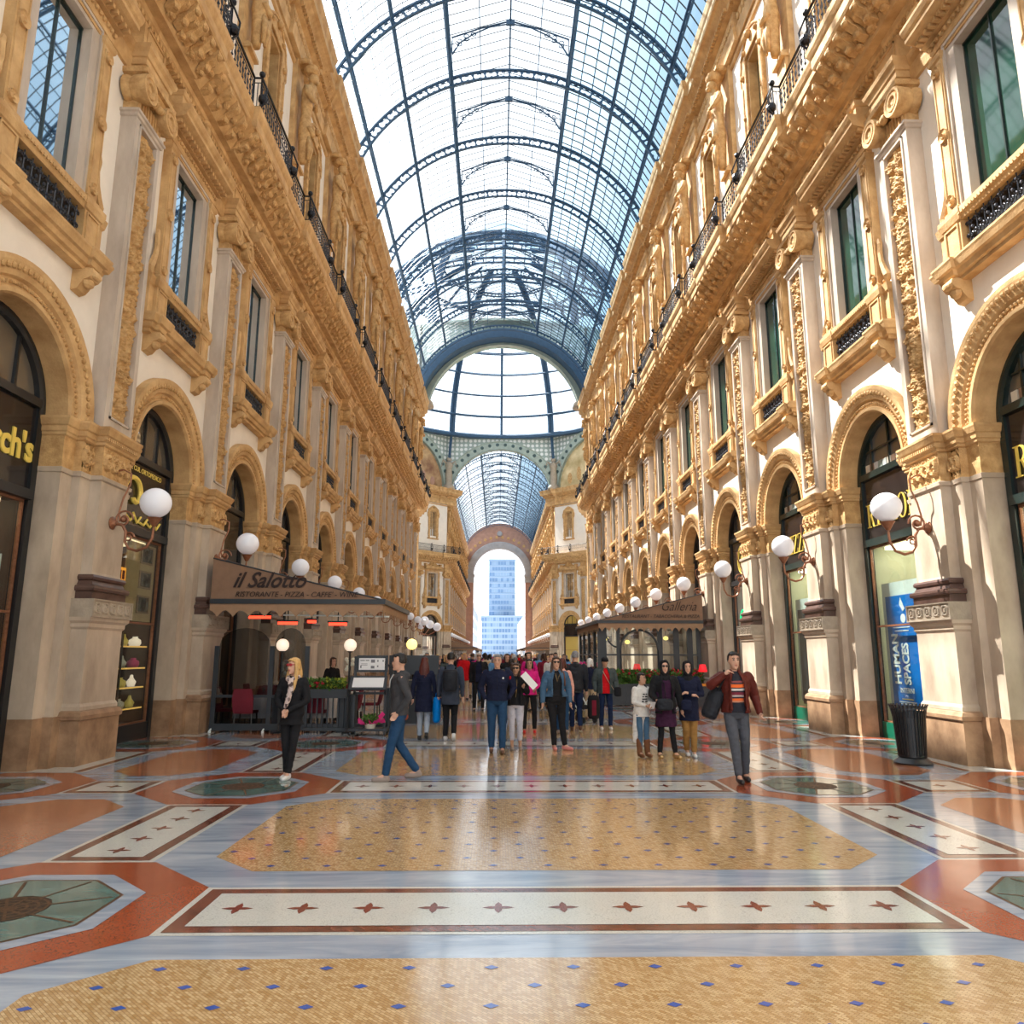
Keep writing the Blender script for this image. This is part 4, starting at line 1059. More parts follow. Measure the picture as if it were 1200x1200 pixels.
for s_ in (-1, 1):
    x0, x1 = sorted((s_*3.43, s_*4.38)); strip(x0, x1, 6.97, 9.51, 'y', 5)
    x0, x1 = sorted((s_*5.13, s_*6.12)); strip(x0, x1, 5.23, 6.24, 'x', 1)
    cx = s_*3.9; flat(octa(cx, 5.74, 1.22, 1.23, .72), z1, fr); flat(octa(cx, 5.74, .80, .85, .47), z2, fm); flat(octa(cx, 5.74, .665, .705, .385), z2+.001, ft); flat(octa(cx, 5.74, .64, .68, .37), z3, fg)
    cx = s_*7.33; o = clipx(octa(cx, 5.74, 1.22, 1.23, .72), 8.1); flat(o, z1, fr); flat(clipx(octa(cx, 5.74, .80, .85, .47), 8.1), z2, fm); flat(clipx(octa(cx, 5.74, .64, .68, .37), 8.1), z3, fg)
    for cx in (s_*3.9, s_*7.33):
        for k in range(8):
            a = PI/8+k*PI/4; c, q = math.cos(a), math.sin(a); n_ = Vector((-q, c, 0))*.012
            if abs(cx+.66*c) > 8.05: continue
            flat([(cx+.25*c-n_.x, 5.74+.27*q-n_.y), (cx+.66*c-n_.x, 5.74+.70*q-n_.y), (cx+.66*c+n_.x, 5.74+.70*q+n_.y), (cx+.25*c+n_.x, 5.74+.27*q+n_.y)], z4, ft)
        flat([(cx+.28*math.cos(k*PI/8), 5.74+.30*math.sin(k*PI/8)) for k in range(16)], z3+.001, fgd)
        for r in (.07, .14, .21, .27):
            for k in range(16):
                a, b = k*PI/8, (k+1)*PI/8; flat([(cx+(r-.02)*math.cos(a), 5.74+(r-.02)*math.sin(a)), (cx+r*math.cos(a), 5.74+r*math.sin(a)), (cx+r*math.cos(b), 5.74+r*math.sin(b)), (cx+(r-.02)*math.cos(b), 5.74+(r-.02)*math.sin(b))], z4, ft)
        for k in range(12):
            a = k*PI/6; c, q = math.cos(a), math.sin(a); flat([(cx-q*.01, 5.74+c*.01), (cx+.27*c-q*.01, 5.74+.27*q+c*.01), (cx+.27*c+q*.01, 5.74+.27*q-c*.01), (cx+q*.01, 5.74-c*.01)], z4, ft)
    flat(octa(s_*5.58, 8.265, .74, 1.585, .46), z1, fo)
    x0, x1 = sorted((s_*6.72, s_*8.1)); flat(rect(x0, x1, 7.0, 9.48), z1, fw); x0, x1 = sorted((s_*6.77, s_*6.9)); flat(rect(x0, x1, 7.05, 9.43), z2, fb)
fr.build('red_octagons', F_RED, M5); fo.build('orange_panels', F_ORG, M5); fw.build('white_mosaic_strips', F_WHT, M5); fb.build('brown_borders', F_BRN, M5)
fc.build('dark_crosses', F_CRS, M5); fg.build('green_glass_octagons', F_GLS, M5); ft.build('bronze_grates', F_GRT, M5); fm.build('marble_octagons', F_MAR, M5); fgd.build('grate_discs', F_GRD, M5)
fl = empty('floor', (0, 0, 0), 0, 'polished inlaid marble and mosaic floor of the arcade', 'floor', None, 'structure')
f = MB(); f.box(-26, 26, -12, YE+.5, -.3, 0); f.build('marble_base', F_MAR, fl)
for k in range(-2, 32):
    if k > 5:   # farther on, the tiny pieces are below a pixel
        pass
    for ch in M5.children:
        if k > 8 and ch.name.split('.')[0] in ('blue_tesserae', 'bronze_grates', 'dark_crosses'): continue
        c = ch.copy(); COL.objects.link(c); c.parent = fl; c.location = (0, B*k, 0)

# ------------------------------------------------------------------ sky, sun, camera
wd = bpy.data.worlds.new('sky'); SC.world = wd; wd.use_nodes = True; nt = wd.node_tree; nt.nodes.clear()
out = N(nt, 'ShaderNodeOutputWorld'); bg = N(nt, 'ShaderNodeBackground'); bg.inputs[1].default_value = 1.0
tc = N(nt, 'ShaderNodeTexCoord'); sep = N(nt, 'ShaderNodeSeparateXYZ'); nt.links.new(tc.outputs['Generated'], sep.inputs[0])
mr = N(nt, 'ShaderNodeMapRange'); mr.inputs['From Min'].default_value = -.05; mr.inputs['From Max'].default_value = .22; nt.links.new(sep.outputs['X'], mr.inputs['Value'])
cr = N(nt, 'ShaderNodeValToRGB'); cr.color_ramp.elements[0].color = (SKYL[0], SKYL[1], SKYL[2], 1); cr.color_ramp.elements[1].color = (SKYR[0], SKYR[1], SKYR[2], 1)
e = cr.color_ramp.elements.new(.35); e.color = (2.0, 2.1, 2.2, 1)
nt.links.new(mr.outputs[0], cr.inputs[0])
cl = N(nt, 'ShaderNodeTexNoise', i_Scale=2.5, i_Detail=5); nt.links.new(tc.outputs['Generated'], cl.inputs['Vector'])
mx = N(nt, 'ShaderNodeMix', data_type='RGBA', blend_type='MULTIPLY'); mx.inputs[0].default_value = .25
cr2 = N(nt, 'ShaderNodeValToRGB'); cr2.color_ramp.elements[0].position = .35; cr2.color_ramp.elements[1].position = .65; cr2.color_ramp.elements[0].color = (.6, .75, .9, 1); cr2.color_ramp.elements[1].color = (1.1, 1.1, 1.1, 1)
nt.links.new(cl.outputs['Fac'], cr2.inputs[0]); nt.links.new(cr.outputs[0], mx.inputs[6]); nt.links.new(cr2.outputs[0], mx.inputs[7])
nt.links.new(mx.outputs[2], bg.inputs[0]); nt.links.new(bg.outputs[0], out.inputs[0])
sd = bpy.data.lights.new('sun', 'SUN'); sd.energy = SUNE; sd.angle = .012; sd.color = (1, .95, .88)
so = bpy.data.objects.new('sun', sd); COL.objects.link(so)
so.rotation_euler = Vector((1., -.8, -1.72)).to_track_quat('-Z', 'Y').to_euler()
cd = bpy.data.cameras.new('camera'); co = bpy.data.objects.new('camera', cd); COL.objects.link(co); SC.camera = co
cd.sensor_width = 36; cd.lens = 880/1200*36; cd.clip_end = 2000; cd.clip_start = .05
co.location = (-.48, 0, 1.76)
PT, YW, RL = .188, .0195, -.002
fwd = Vector((math.sin(YW)*math.cos(PT), math.cos(YW)*math.cos(PT), math.sin(PT)))
co.rotation_euler = (Matrix.Rotation(-YW, 4, 'Z') @ Matrix.Rotation(PI/2+PT, 4, 'X') @ Matrix.Rotation(-RL, 4, 'Z')).to_euler()
SC.view_settings.view_transform = 'Standard'; SC.view_settings.look = 'None'; SC.view_settings.exposure = EXPO; SC.view_settings.gamma = 1; SC.view_settings.use_curve_mapping = False
SC.cycles.transparent_max_bounces = 24; SC.cycles.max_bounces = 8; SC.cycles.diffuse_bounces = 4
# ------------------------------------------------------------------ lettering
def frame(o, org, xdir, ydir):
    x = Vector(xdir).normalized(); y = Vector(ydir).normalized(); z = x.cross(y)
    M = Matrix((x, y, z)).transposed().to_4x4(); M.translation = Vector(org); return M
def txt(body, size, org, xdir, mt, name, parent=None, ydir=(0, 0, 1), shear=0., ext=.004, off=0., sx=1., align='CENTER'):
    cu = bpy.data.curves.new(name, 'FONT'); cu.body = body; cu.size = size; cu.shear = shear; cu.extrude = ext; cu.offset = off; cu.align_x = align; cu.resolution_u = 3
    t = bpy.data.objects.new(name, cu); COL.objects.link(t); dg = bpy.context.evaluated_depsgraph_get(); dg.update()
    me = bpy.data.meshes.new_from_object(t.evaluated_get(dg)); bpy.data.objects.remove(t)
    me.transform(frame(None, org, xdir, ydir) @ Matrix.Diagonal((sx, 1, 1, 1))); me.materials.clear(); me.materials.append(mt)
    return link(me, name, parent)
def ell(cx, cy, rx, ry, a0, a1, n=14): return [(cx+rx*math.cos(a0+(a1-a0)*i/n), cy+ry*math.sin(a0+(a1-a0)*i/n)) for i in range(n+1)]
def serif(ch):
    """thin-and-thick serif capitals as polygons in a 0..w x 0..1 box"""
    P = []
    def bar(x0, y0, x1, y1): P.append([(x0, y0), (x1, y0), (x1, y1), (x0, y1)])
    if ch == 'I': bar(.10, 0, .22, 1); bar(0, 0, .32, .035); bar(0, .965, .32, 1); w = .32
    elif ch == 'L': bar(.10, 0, .22, 1); bar(0, .965, .32, 1); bar(0, 0, .55, .04); P.append([(.48, .04), (.55, .04), (.58, .26), (.55, .26)]); w = .58
    elif ch == 'Z': bar(.0, .96, .58, 1); bar(0, 0, .60, .04); P.append([(.0, .04), (.14, .04), (.58, .96), (.44, .96)]); P.append([(.0, .96), (.04, .96), (.02, .76), (-.01, .76)]); P.append([(.56, .04), (.60, .04), (.62, .26), (.59, .26)]); w = .60
    elif ch == 'R':
        bar(.10, 0, .22, 1); bar(0, 0, .34, .035); bar(0, .965, .3, 1); o = ell(.30, .745, .28, .255, PI/2, -PI/2); i = ell(.28, .745, .17, .215, -PI/2, PI/2); P.append([(.2, 1)]+o+[(.2, .49), (.2, .53)]+i+[(.2, .96)]); P.append([(.30, .49), (.42, .52), (.62, .03), (.70, .03), (.70, 0), (.50, 0)]); w = .70
    elif ch == 'O':
        o = ell(.34, .5, .34, .52, 0, 2*PI, 28); i = ell(.34, .5, .21, .485, 2*PI, 0, 28); P.append(o[:15]+i[14:][::1][:15]) if False else None
        for k in range(28): P.append([o[k], o[k+1], (.34+.21*math.cos(2*PI*(k+1)/28), .5+.485*math.sin(2*PI*(k+1)/28)), (.34+.21*math.cos(2*PI*k/28), .5+.485*math.sin(2*PI*k/28))])
        w = .68
    return P, w
def serifword(word, h, parent, name, p=-.375, z=4.62, a0=1.12, a1=-1.12):
    ws = [serif(c) for c in word]; tot = sum(w for _, w in ws); sp = (abs(a1-a0)-tot*h)/(len(word)-1); a = a0
    for P, w in ws:
        f = FB()
        for poly in P: f.prism(poly, lambda x, y, a=a: W(p, a-x*h, z+y*h), lambda x, y, a=a: W(p+.015, a-x*h, z+y*h))
        f.build(name, GOLD, parent); a -= w*h+sp
shops = {}
for o in list(COL.objects):
    if o.name.startswith('shopfront') and o not in PROTO and o.parent is None:
        shops[(round(o.location.x, 1), round((o.location.y-Y0)/B+.5))] = o
def shop(side, n): return shops[(round(SIDE[side][0], 1), n)]
def relabel(o, t): o['label'] = t
sR0, sR1, sR2, sR3 = shop('right', 0), shop('right', 1), shop('right', 2), shop('right', 3)
sL0, sL1, sL2 = shop('left', 0), shop('left', 1), shop('left', 2)
for s_, t in ((sR0, 'shopfront at the right picture edge with gold serif sign lettering'), (sR1, 'shopfront behind the bin with gold lettering and blue poster'), (sR2, 'shopfront with gold lettering between the second and third right pillars'),
              (sR3, 'shopfront with round gold emblem sign and green glow inside, right side'), (sL0, 'shoe shop front at the left picture edge, lit shelves and gold letters'), (sL1, 'shopfront with large yellow script initial and lit shelves, left side'), (sL2, 'shopfront behind the left cafe awning, large ornamental window')): relabel(s_, t)
for s_ in (sR0, sR1, sR2): serifword('RIZZOLI', .52, s_, 'sign_letter')
XA = (0, -1, 0)
txt("Church's", .62, W(-.372, -.26, 4.80), XA, GOLD, 'sign_lettering', sL0, ext=.012, off=.016, sx=.88)
f = FB(); scroll(f, 0, .35, -.34, 5.0, .45, .05, .85, 22, 'az', 1); f.build('sign_script_initial', GOLD, sL1)
txt('Cadè', .5, W(-.36, -.2, 4.75), XA, GOLD, 'sign_script_initial', sL1, shear=.4, ext=.01) if False else None
txt("STYLE CUL ORTOPEDICO", .15, W(-.372, 0, 5.52), XA, GOLD, 'sign_small_lettering', sL1, ext=.004)
f = FB()
for k in range(5): f.tube([W(-.36, .6-.3*k, 4.55+.1*math.sin(k*2.)), W(-.36, .4-.3*k, 4.45), W(-.36, .25-.3*k, 4.6)], .025, 5)
f.build('sign_flourish', GOLD, sL1)
f = FB(); f.tube([W(-.36, .5*math.cos(2*PI*k/24), 5.02+.5*math.sin(2*PI*k/24)) for k in range(25)], .022, 5, cap=False); f.tube([W(-.36, .4*math.cos(2*PI*k/24), 5.02+.4*math.sin(2*PI*k/24)) for k in range(25)], .01, 5, cap=False); f.build('sign_ring', GOLD, sR3)
txt('160', .36, W(-.37, 0, 4.9), XA, GOLD, 'sign_number', sR3, ext=.008, shear=.2)
f = FB(); f.ball(W(-.7, -.1, 3.1), .28, 12, 8, sc=(.3, 1, .7)); f.ball(W(-.7, .2, 2.7), .22, 12, 8, sc=(.3, 1, .6)); 
GLOW = mat('green_neon', (.0, .4, .15), .4, var=0, emit=(0, .8, .3), es=.8)
f = FB(); scroll(f, 0, .1, -.34, 3.0, .35, .03, 1.3, 20, 'az', 1); f.build('green_neon_figure', GLOW, sR3)
# shop furnishings: left shoe shop
def shelf_unit(par, zs, p0, p1, a0, a1, nm='shelf'):
    for z in zs:
        f = FB(); f.bx(p0, p1, a0, a1, z, z+.03); f.mi = 1; f.bx(p1, p1+.012, a0, a1, z, z+.03); f.build(nm, [WOODIN, SHELF], par)
def shoe(world, col, lab, grp, s=1.):
    f = MB()
    for dx in (-.06, .06):
        f.loft([[(dx+w*math.cos(2*PI*k/8), y, z0+h*.5+h*.5*math.sin(2*PI*k/8)) for k in range(8)] for y, w, h, z0 in ((-.14, .025, .03, 0), (-.10, .042, .06, 0), (-.03, .042, .09, 0), (.04, .035, .11, 0), (.10, .036, .10, 0), (.13, .02, .06, .02))])
    o = f.build('shoe_pair', col, smooth=True, loc=world); o.scale = (s, s, s); o.rotation_euler.z = 1.2; tag(o, lab, 'shoes', grp); return o
LX = -XW
for par in (sL0,):
    shelf_unit(par, (.55, 1.05, 1.5, 1.95), -.95, -.52, -1.2, 1.2)
    f = FB(); f.bx(-1.02, -.98, -1.3, 1.3, .3, 3.4); f.build('display_back', WOODIN, par)
    for k in range(7): 
        f = FB(); f.tube([W(-.6, -1.12+k*.15, 2.2), W(-.6, -1.12+k*.15, 3.3)], .018, 6); f.build('hanging_tube', WHITEP, par)
    f = FB(); f.bx(-.97, -.95, -1.15, -.3, 2.1, 2.95); f.mi = 1; f.bx(-.95, -.94, -1.0, -.75, 2.2, 2.8); f.bx(-.95, -.94, -.65, -.45, 2.2, 2.7); f.build('photo_panel', [SHOEW, FRED], par)
yb = Y0-B*.5
for i, z in enumerate((.58, 1.08, 1.53, 1.98)):
    for j in range(5): shoe((LX-.66, yb-.78+.45*j, z), SHOEW if (i+j) % 3 else TAN, 'pair of %s shoes on the %s lit shelf, %s from the camera' % ('cream' if (i+j) % 3 else 'tan', ['lowest', 'second lowest', 'third', 'top'][i], ORD[j]), 'shoes in the left shop window', 1.15)
shelf_unit(sL1, (.62, 1.05, 1.45, 1.9), -.95, -.52, -1.2, 1.2)
f = FB(); f.bx(-1.06, -1.02, -1.2, 1.2, .3, 2.38); f.bx(-.6, -.5, -.12, -.04, .3, 2.38); f.build('display_back', WOODIN, sL1)
f = FB(); f.bx(-.52, -.5, -1.2, .1, 2.45, 4.1); f.build('pink_panel', WALLIN, sL1)
for z in (2.62, 3.15, 3.68):
    f = FB(); f.bx(-.5, -.48, -1.05, -.5, z, z+.38); f.mi = 1; f.bx(-.48, -.475, -1.0, -.55, z+.04, z+.34); f.mi = 2; f.lathe([(.001, 0), (.13, 0), (.13, .008), (.001, .008)], W(-.475, -.78, z+.19), 16, 'x'); f.build('framed_picture', [TAN, SIGNB, PAPER if z < 3 else SHOEW], sL1)
ORG = mat('orange_lit_sign', (.9, .3, .05), .5, var=0, emit=(1, .4, .03), es=.9)
f = FB(); f.bx(-.50, -.46, .15, .75, 3.2, 3.5); f.mi = 1; 
for k in range(4): f.bx(-.46, -.455, .2+.14*k, .30+.14*k, 3.26, 3.44)
f.build('small_lit_sign', [ORG, MAR_RED], sL1)
yb = Y0+B*.5
rr = random.Random(3)
for i, z in enumerate((.65, 1.08, 1.48, 1.93)):
    for j in range(4):
        f = MB(); y = yb-.6+.5*j; q = rr.random()
        f.lathe([(.001, 0), (.10, 0), (.13, .06), (.12, .13), (.05, .17), (.06, .2)] if q < .5 else [(.001, 0), (.07, 0), (.10, .10), (.04, .18), (.03, .24), (.001, .25)], (0, 0, 0), 10)
        mt = [GOLD, OPALW, SHOEW, FPNK][int(q*7) % 4]
        tag(f.build('display_item', mt, smooth=True, loc=(LX-.64, y, z)), 'small rounded display item on the %s lit shelf, %s from the camera' % (['lowest', 'second lowest', 'third', 'top'][i], ORD[j]), 'shop item', 'items in the second left shop window')
# right shops: posters, interior bits, books in the fanlights
def poster(par, blue=True):
    f = FB(); f.bx(-.62, -.60, -.3, 1.22, .5, 3.35); f.build('white_poster_frame', WHITEP, par)
    f = FB(); f.bx(-.60, -.59, -.2, 1.08, .42, 3.05); f.build('poster', BLUEP if blue else DGREY, par)
poster(sR1); poster(sR2, False)
t_ = (0, 0, 1)
WT = mat('white_print', (.85, .88, .9), .6, var=0)
txt('HUMAN', .36, W(-.58, .68, 1.15), (0, 0, 1), WT, 'poster_lettering', sR1, ydir=(0, 1, 0), off=.012, ext=.002, align='LEFT', sx=.82)
txt('SPACES', .36, W(-.58, .30, 1.15), (0, 0, 1), WT, 'poster_lettering', sR1, ydir=(0, 1, 0), off=.012, ext=.002, align='LEFT', sx=.74)
txt('INTERNI', .15, W(-.58, .48, .98), XA, WT, 'poster_lettering', sR1, off=.002, ext=.002)
for i, z in enumerate((2.35, 2.28, .84, .78, .74, .66, .60, .54)):
    f = FB(); w = [.34, .28, .22, .34, .3, .38, .28, .34][i]; f.bx(-.585, -.582, .5-w, .5+w, z, z+.018); f.build('poster_small_print', WT if i != 2 and i != 5 else GOLD, sR1)
f = FB(); f.prism([(.3, 2.75), (.38, 2.7), (.5, 2.85), (.44, 3.0)], lambda a, z: W(-.586, a, z), lambda a, z: W(-.582, a, z)); f.lathe([(.001, 0), (.1, 0), (.1, .004), (.001, .004)], W(-.586, .4, 2.55), 14, 'x'); f.build('poster_shapes', WT, sR1)
BK = [SHOEW, WHITEP, CELAD, WHC, TAN]
for n, par in ((0, sR0), (1, sR1), (2, sR2)):
    f = FB(); f.bx(-.46, -.45, -1.1, 1.1, 5.86, 5.87); 
    for j in range(11):
        f = FB(); a = -1.0+j*.19; h = .16+.12*abs(math.sin(j*3.1)); f.bx(-.43, -.40, a, a+.15, 5.86, 5.86+h)
        f.build('book_in_window', BK[j % 5], par)
    f = FB(); f.bx(-1.6, -1.4, -1.1, 1.1, .3, 3.3); f.build('inner_shelving', WALLG if n != 1 else WALLIN, par)
    f = FB(); f.ball(W(-1.1, -.5, 3.3), .28, 14, 10); f.build('inner_globe_lamp', OPAL, par)
# ------------------------------------------------------------------ litter bin
b = empty('litter_bin', (6.42, 12.85, 0), 0, 'black slatted metal litter bin in front of the nearest right pillar', 'bin')
f = MB(); f.lathe([(.29, 0), (.30, .03), (.22, .10), (.20, .12), (.18, .12), (.24, .02)], (0, 0, 0), 24, cap=False); f.lathe([(.205, .12), (.22, .12), (.22, .15), (.205, .15), (.205, .12)], (0, 0, 0), 24, cap=False); f.build('base', BLK, b, smooth=True, sharp=True)
for k in range(30):
    a = 2*PI*k/30; f = MB(); c, s_ = math.cos(a), math.sin(a); n_ = Vector((-s_, c, 0))*.014
    f.loft([[(r*c-n_.x, r*s_-n_.y, z), (r*c+n_.x, r*s_+n_.y, z), ((r+.012)*c+n_.x, (r+.012)*s_+n_.y, z), ((r+.012)*c-n_.x, (r+.012)*s_-n_.y, z)] for r, z in ((.205, .12), (.215, .3), (.24, .75), (.27, .90), (.295, .96))]); f.build('slat', BLK, b)
f = MB(); f.lathe([(.27, .89), (.285, .89), (.285, .92), (.27, .92), (.27, .89)], (0, 0, 0), 24, cap=False); f.lathe([(.20, .13), (.235, .85), (.23, .85), (.19, .13)], (0, 0, 0), 24, cap=False); f.build('liner_and_hoop', DGREY, b)
# ------------------------------------------------------------------ restaurant awnings
def awning(name, sgn, xw, xo, ya, yb_, ze, zt, label, nsc=11, lines=()):
    """sgn -1 left / +1 right; gable panel faces the camera at y=ya"""
    r = empty(name, (0, 0, 0), 0, label, 'awning')
    f = MB(); f.prism([(xw, ze), (xo, ze), (xw, zt)], lambda x, z: (x, ya, z), lambda x, z: (x, ya+.02, z)); f.build('gable_panel', TAN, r)
    f = MB(); f.loft([[(xw, ya+.02, zt), (xo, ya+.02, ze), (xo, ya+.02, ze-.03), (xw, ya+.02, zt-.03)], [(xw, yb_, zt), (xo, yb_, ze), (xo, yb_, ze-.03), (xw, yb_, zt-.03)]]); f.build('roof_canvas', TAN, r)
    f = MB(); x0, x1 = sorted((xw, xo)); f.box(x0, x1+.02*0, ya-.04, ya+.03, ze-.1, ze+.01); x0, x1 = sorted((xo, xo-sgn*.07)); f.box(x0, x1, ya-.04, yb_, ze-.1, ze+.02); f.tube([(xw, ya, zt), (xo, ya, ze)], .018, 5); f.build('dark_edge_rail', DGREY, r)
    L = abs(xo-xw); w = L/nsc; pts = []
    for i in range(nsc):
        for k in range(7):
            u = k/6; pts.append((min(xw, xo)+w*(i+u), ze-.40+.15*abs(math.cos(PI*u))))
    top = [(x, ze-.08) for x, _ in pts]
    f = MB(); f.loft([[(a[0], ya-.01, a[1]), (b_[0], ya-.01, b_[1]), (b_[0], ya+.01, b_[1]), (a[0], ya+.01, a[1])] for a, b_ in zip(top, pts)]); f.build('scalloped_valance', TANE, r)
    L = yb_-ya; n2 = int(L/.37); w = L/n2; pts = []
    for i in range(n2):
        for k in range(7): u = k/6; pts.append((ya+w*(i+u), ze-.40+.15*abs(math.cos(PI*u))))
    f = MB(); f.loft([[(xo, a[0], ze-.08), (xo, a[0], a[1]), (xo+.015, a[0], a[1]), (xo+.015, a[0], ze-.08)] for a in pts]); f.build('scalloped_valance', TANE, r)
    return r
aw = awning('cafe_awning', -1, -7.06, -3.12, 17.45, 22.3, 3.0, 3.95, 'brown cafe awning with dark script lettering on the left side', 11)
txt('il Salotto', .50, (-5.75, 17.42, 3.28), (1, 0, 0), SCRIPT, 'script_lettering', aw, shear=.45, off=.008, ext=.005, sx=.92)
txt("RISTORANTE - PIZZA - CAFFE' - WINE", .17, (-5.1, 17.42, 3.06), (1, 0, 0), SCRIPT, 'small_lettering', aw, shear=.25, ext=.004, sx=.98)
aw = awning('restaurant_awning', 1, 7.06, 3.22, 27.6, 35.0, 3.0, 3.98, 'brown restaurant awning with script lettering on the right side', 15)
txt('Galleria', .50, (6.15, 27.57, 3.36), (1, 0, 0), SCRIPT, 'script_lettering', aw, shear=.45, ext=.004, off=-.006, sx=.85)
txt("RESTAURANT - TABACCHERIA & PIZZA", .17, (5.5, 27.57, 3.10), (1, 0, 0), SCRIPT, 'small_lettering', aw, shear=.25, ext=.004, sx=.95)
for sg, nm in ((-1, 'left'), (1, 'right')):
    for ya, yb_, wh in ((106.5, 122.5, 'first'), (124., 148., 'second')):
        aw = awning('far_awning', sg, sg*7.06, sg*3.3, ya, yb_, 2.75, 3.7, '%s brown awning along the %s side of the far arcade' % (wh, nm), 9)
        for k in range(5):
            f = MB(); y = ya+.3+(yb_-ya-.6)*k/4; f.tube([(sg*3.4, y, 0), (sg*3.4, y, 2.7)], .05, 5); f.build('post', DGREY, aw)
# ------------------------------------------------------------------ left cafe terrace
ter = empty('terrace_screen', (0, 17.95, 0), 0, 'dark framed glass screen round the left cafe terrace', 'screen')
f = MB()
for x in (-7.0, -5.72, -4.9): f.box(x-.05, x+.05, -.04, .04, .05, 1.95)
f.box(-7.05, -3.0, -.05, .05, .05, .2); f.box(-7.0, -4.9, -.035, .035, .78, .84); f.box(-3.05, -2.95, -.05, 4.3, .05, .2); f.box(-3.04, -2.96, -.04, .04, .1, 1.0)
f.build('frame', DGREY, ter)
for x0, x1 in ((-6.95, -5.77), (-5.67, -4.95)):
    f = MB(); pts = [(x0, .2), (x1, .2)]+[( (x0+x1)/2+(x1-x0)/2*math.cos(t*PI/10), 1.95+.42*math.sin(t*PI/10)) for t in range(11)]
    f.prism(pts, lambda x, z: (x, -.006, z), lambda x, z: (x, .006, z)); f.build('glass_pane', GLV, ter)
f = MB(); 
for k in range(5): f.box(-3.02, -2.98, .6+k*.9, .64+k*.9, .2, 1.5)
f.box(-3.02, -2.98, 0, 4.3, 1.48, 1.54); f.build('side_frame', DGREY, ter)
f = MB()
for x in (-7.0, -5.8): f.lathe([(.001, 0), (.03, 0), (.035, .04), (.015, .06)], (x, -.12, 0), 10); f.tube([(x, -.12, .05), (x, 0, .1)], .02, 5)
f.build('castor', WHITEP, ter)
pl = empty('planter_fence', (0, 17.85, 0), 0, 'dark slatted fence with planter box of red and yellow-green plants, left cafe', 'planter')
f = MB(); f.box(-4.88, -3.9, -.14, .14, .78, .98); f.build('box', DGREY, pl)
f = MB()
for k in range(9): f.box(-4.85+k*.12, -4.82+k*.12, -.02, .02, .1, .78)
f.box(-4.88, -3.9, -.03, .03, .05, .12); f.build('slats', DGREY, pl)
def foliage_clump(x0, x1, y0, y1, z0, z1, n, r, seed=1):
    f = MB(); q = random.Random(seed)
    for _ in range(n):
        c = Vector((q.uniform(x0, x1), q.uniform(y0, y1), q.uniform(z0, z1))); d = Vector((q.uniform(-1, 1), q.uniform(-1, 1), q.uniform(-.2, 1))).normalized()*r*q.uniform(.7, 1.3); e = d.cross(Vector((q.uniform(-1, 1), q.uniform(-1, 1), q.uniform(-1, 1)))).normalized()*r*.35
        f.add([c, c+d*.5+e, c+d, c+d*.5-e], [(0, 1, 2, 3)])
    return f
def blossoms(x0, x1, y0, y1, z0, z1, n, r, seed=2):
    f = MB(); q = random.Random(seed)
    for _ in range(n):
        c = (q.uniform(x0, x1), q.uniform(y0, y1), q.uniform(z0, z1)); f.ball(c, r*q.uniform(.7, 1.2), 6, 4)
    return f
tag(foliage_clump(-4.85, -3.95, -.13, .13, .95, 1.18, 420, .10, 3).build('green_leaves', LEAF, pl), kind='stuff')
tag(foliage_clump(-4.4, -4.0, -.15, .05, 1.0, 1.2, 120, .08, 4).build('lime_leaves', LEAFY, pl), kind='stuff')
tag(blossoms(-4.85, -4.45, -.14, .1, 1.0, 1.14, 26, .035).build('red_flowers', FRED, pl), kind='stuff')
for x, y, lab, zt in ((-5.42, 17.7, 'warm lit globe lamp on a thin post behind the blonde woman', 1.97), (-3.85, 17.62, 'warm lit globe lamp on a thin post beside the menu stand', 1.97)):
    l = empty('post_lamp', (x, y, 0), 0, lab, 'lamp', 'cafe post lamps')
    f = MB(); f.lathe([(.001, 0), (.13, 0), (.13, .03), (.03, .05), (.022, .2), (.022, zt-.17), (.06, zt-.15), (.06, zt-.12), (.001, zt-.12)], (0, 0, 0), 10); f.build('post', BLK, l)
    f = MB(); f.ball((0, 0, zt), .145, 16, 12); f.build('globe', OPALW, l, smooth=True)
l = empty('post_lamp', (-3.15, 24., 0), 0, 'yellow lit globe lamp behind the man in the grey hoodie', 'lamp', 'cafe post lamps')
f = MB(); f.lathe([(.001, 0), (.15, 0), (.03, .05), (.03, 1.9), (.07, 1.95)], (0, 0, 0), 10); f.build('post', BLK, l); f = MB(); f.ball((0, 0, 2.08), .17, 16, 12); f.build('globe', OPALY, l, smooth=True)
for x, y, z, w in ((-6.05, 17.9, 2.62, .5), (-5.5, 18.3, 2.50, .45), (-5.0, 18.6, 2.55, .2), (-4.3, 18.3, 2.48, .42)):
    h = empty('patio_heater', (x, y, z), 0, 'red glowing electric heater bar hanging under the cafe awning, at %s' % {-6.05: 'far left', -5.5: 'left of centre', -5.0: 'centre, turned sideways', -4.3: 'right'}[x], 'heater', 'heaters under the awning')
    f = MB(); f.box(-w/2, w/2, -.04, .04, -.035, .03); f.build('glowing_bar', HEAT, h); f = MB(); f.box(-w/2-.03, w/2+.03, -.06, .06, .03, .07); f.tube([(0, 0, .07), (0, 0, .5)], .015, 5); f.build('bracket', BLK, h)
f = MB(); f.tube([(-5.45, 17.7, 2.66), (-3.0, 17.75, 2.63)], .02, 6); tag(f.build('awning_rod', WHITEP), 'thin white rod under the front edge of the left awning', 'rod')
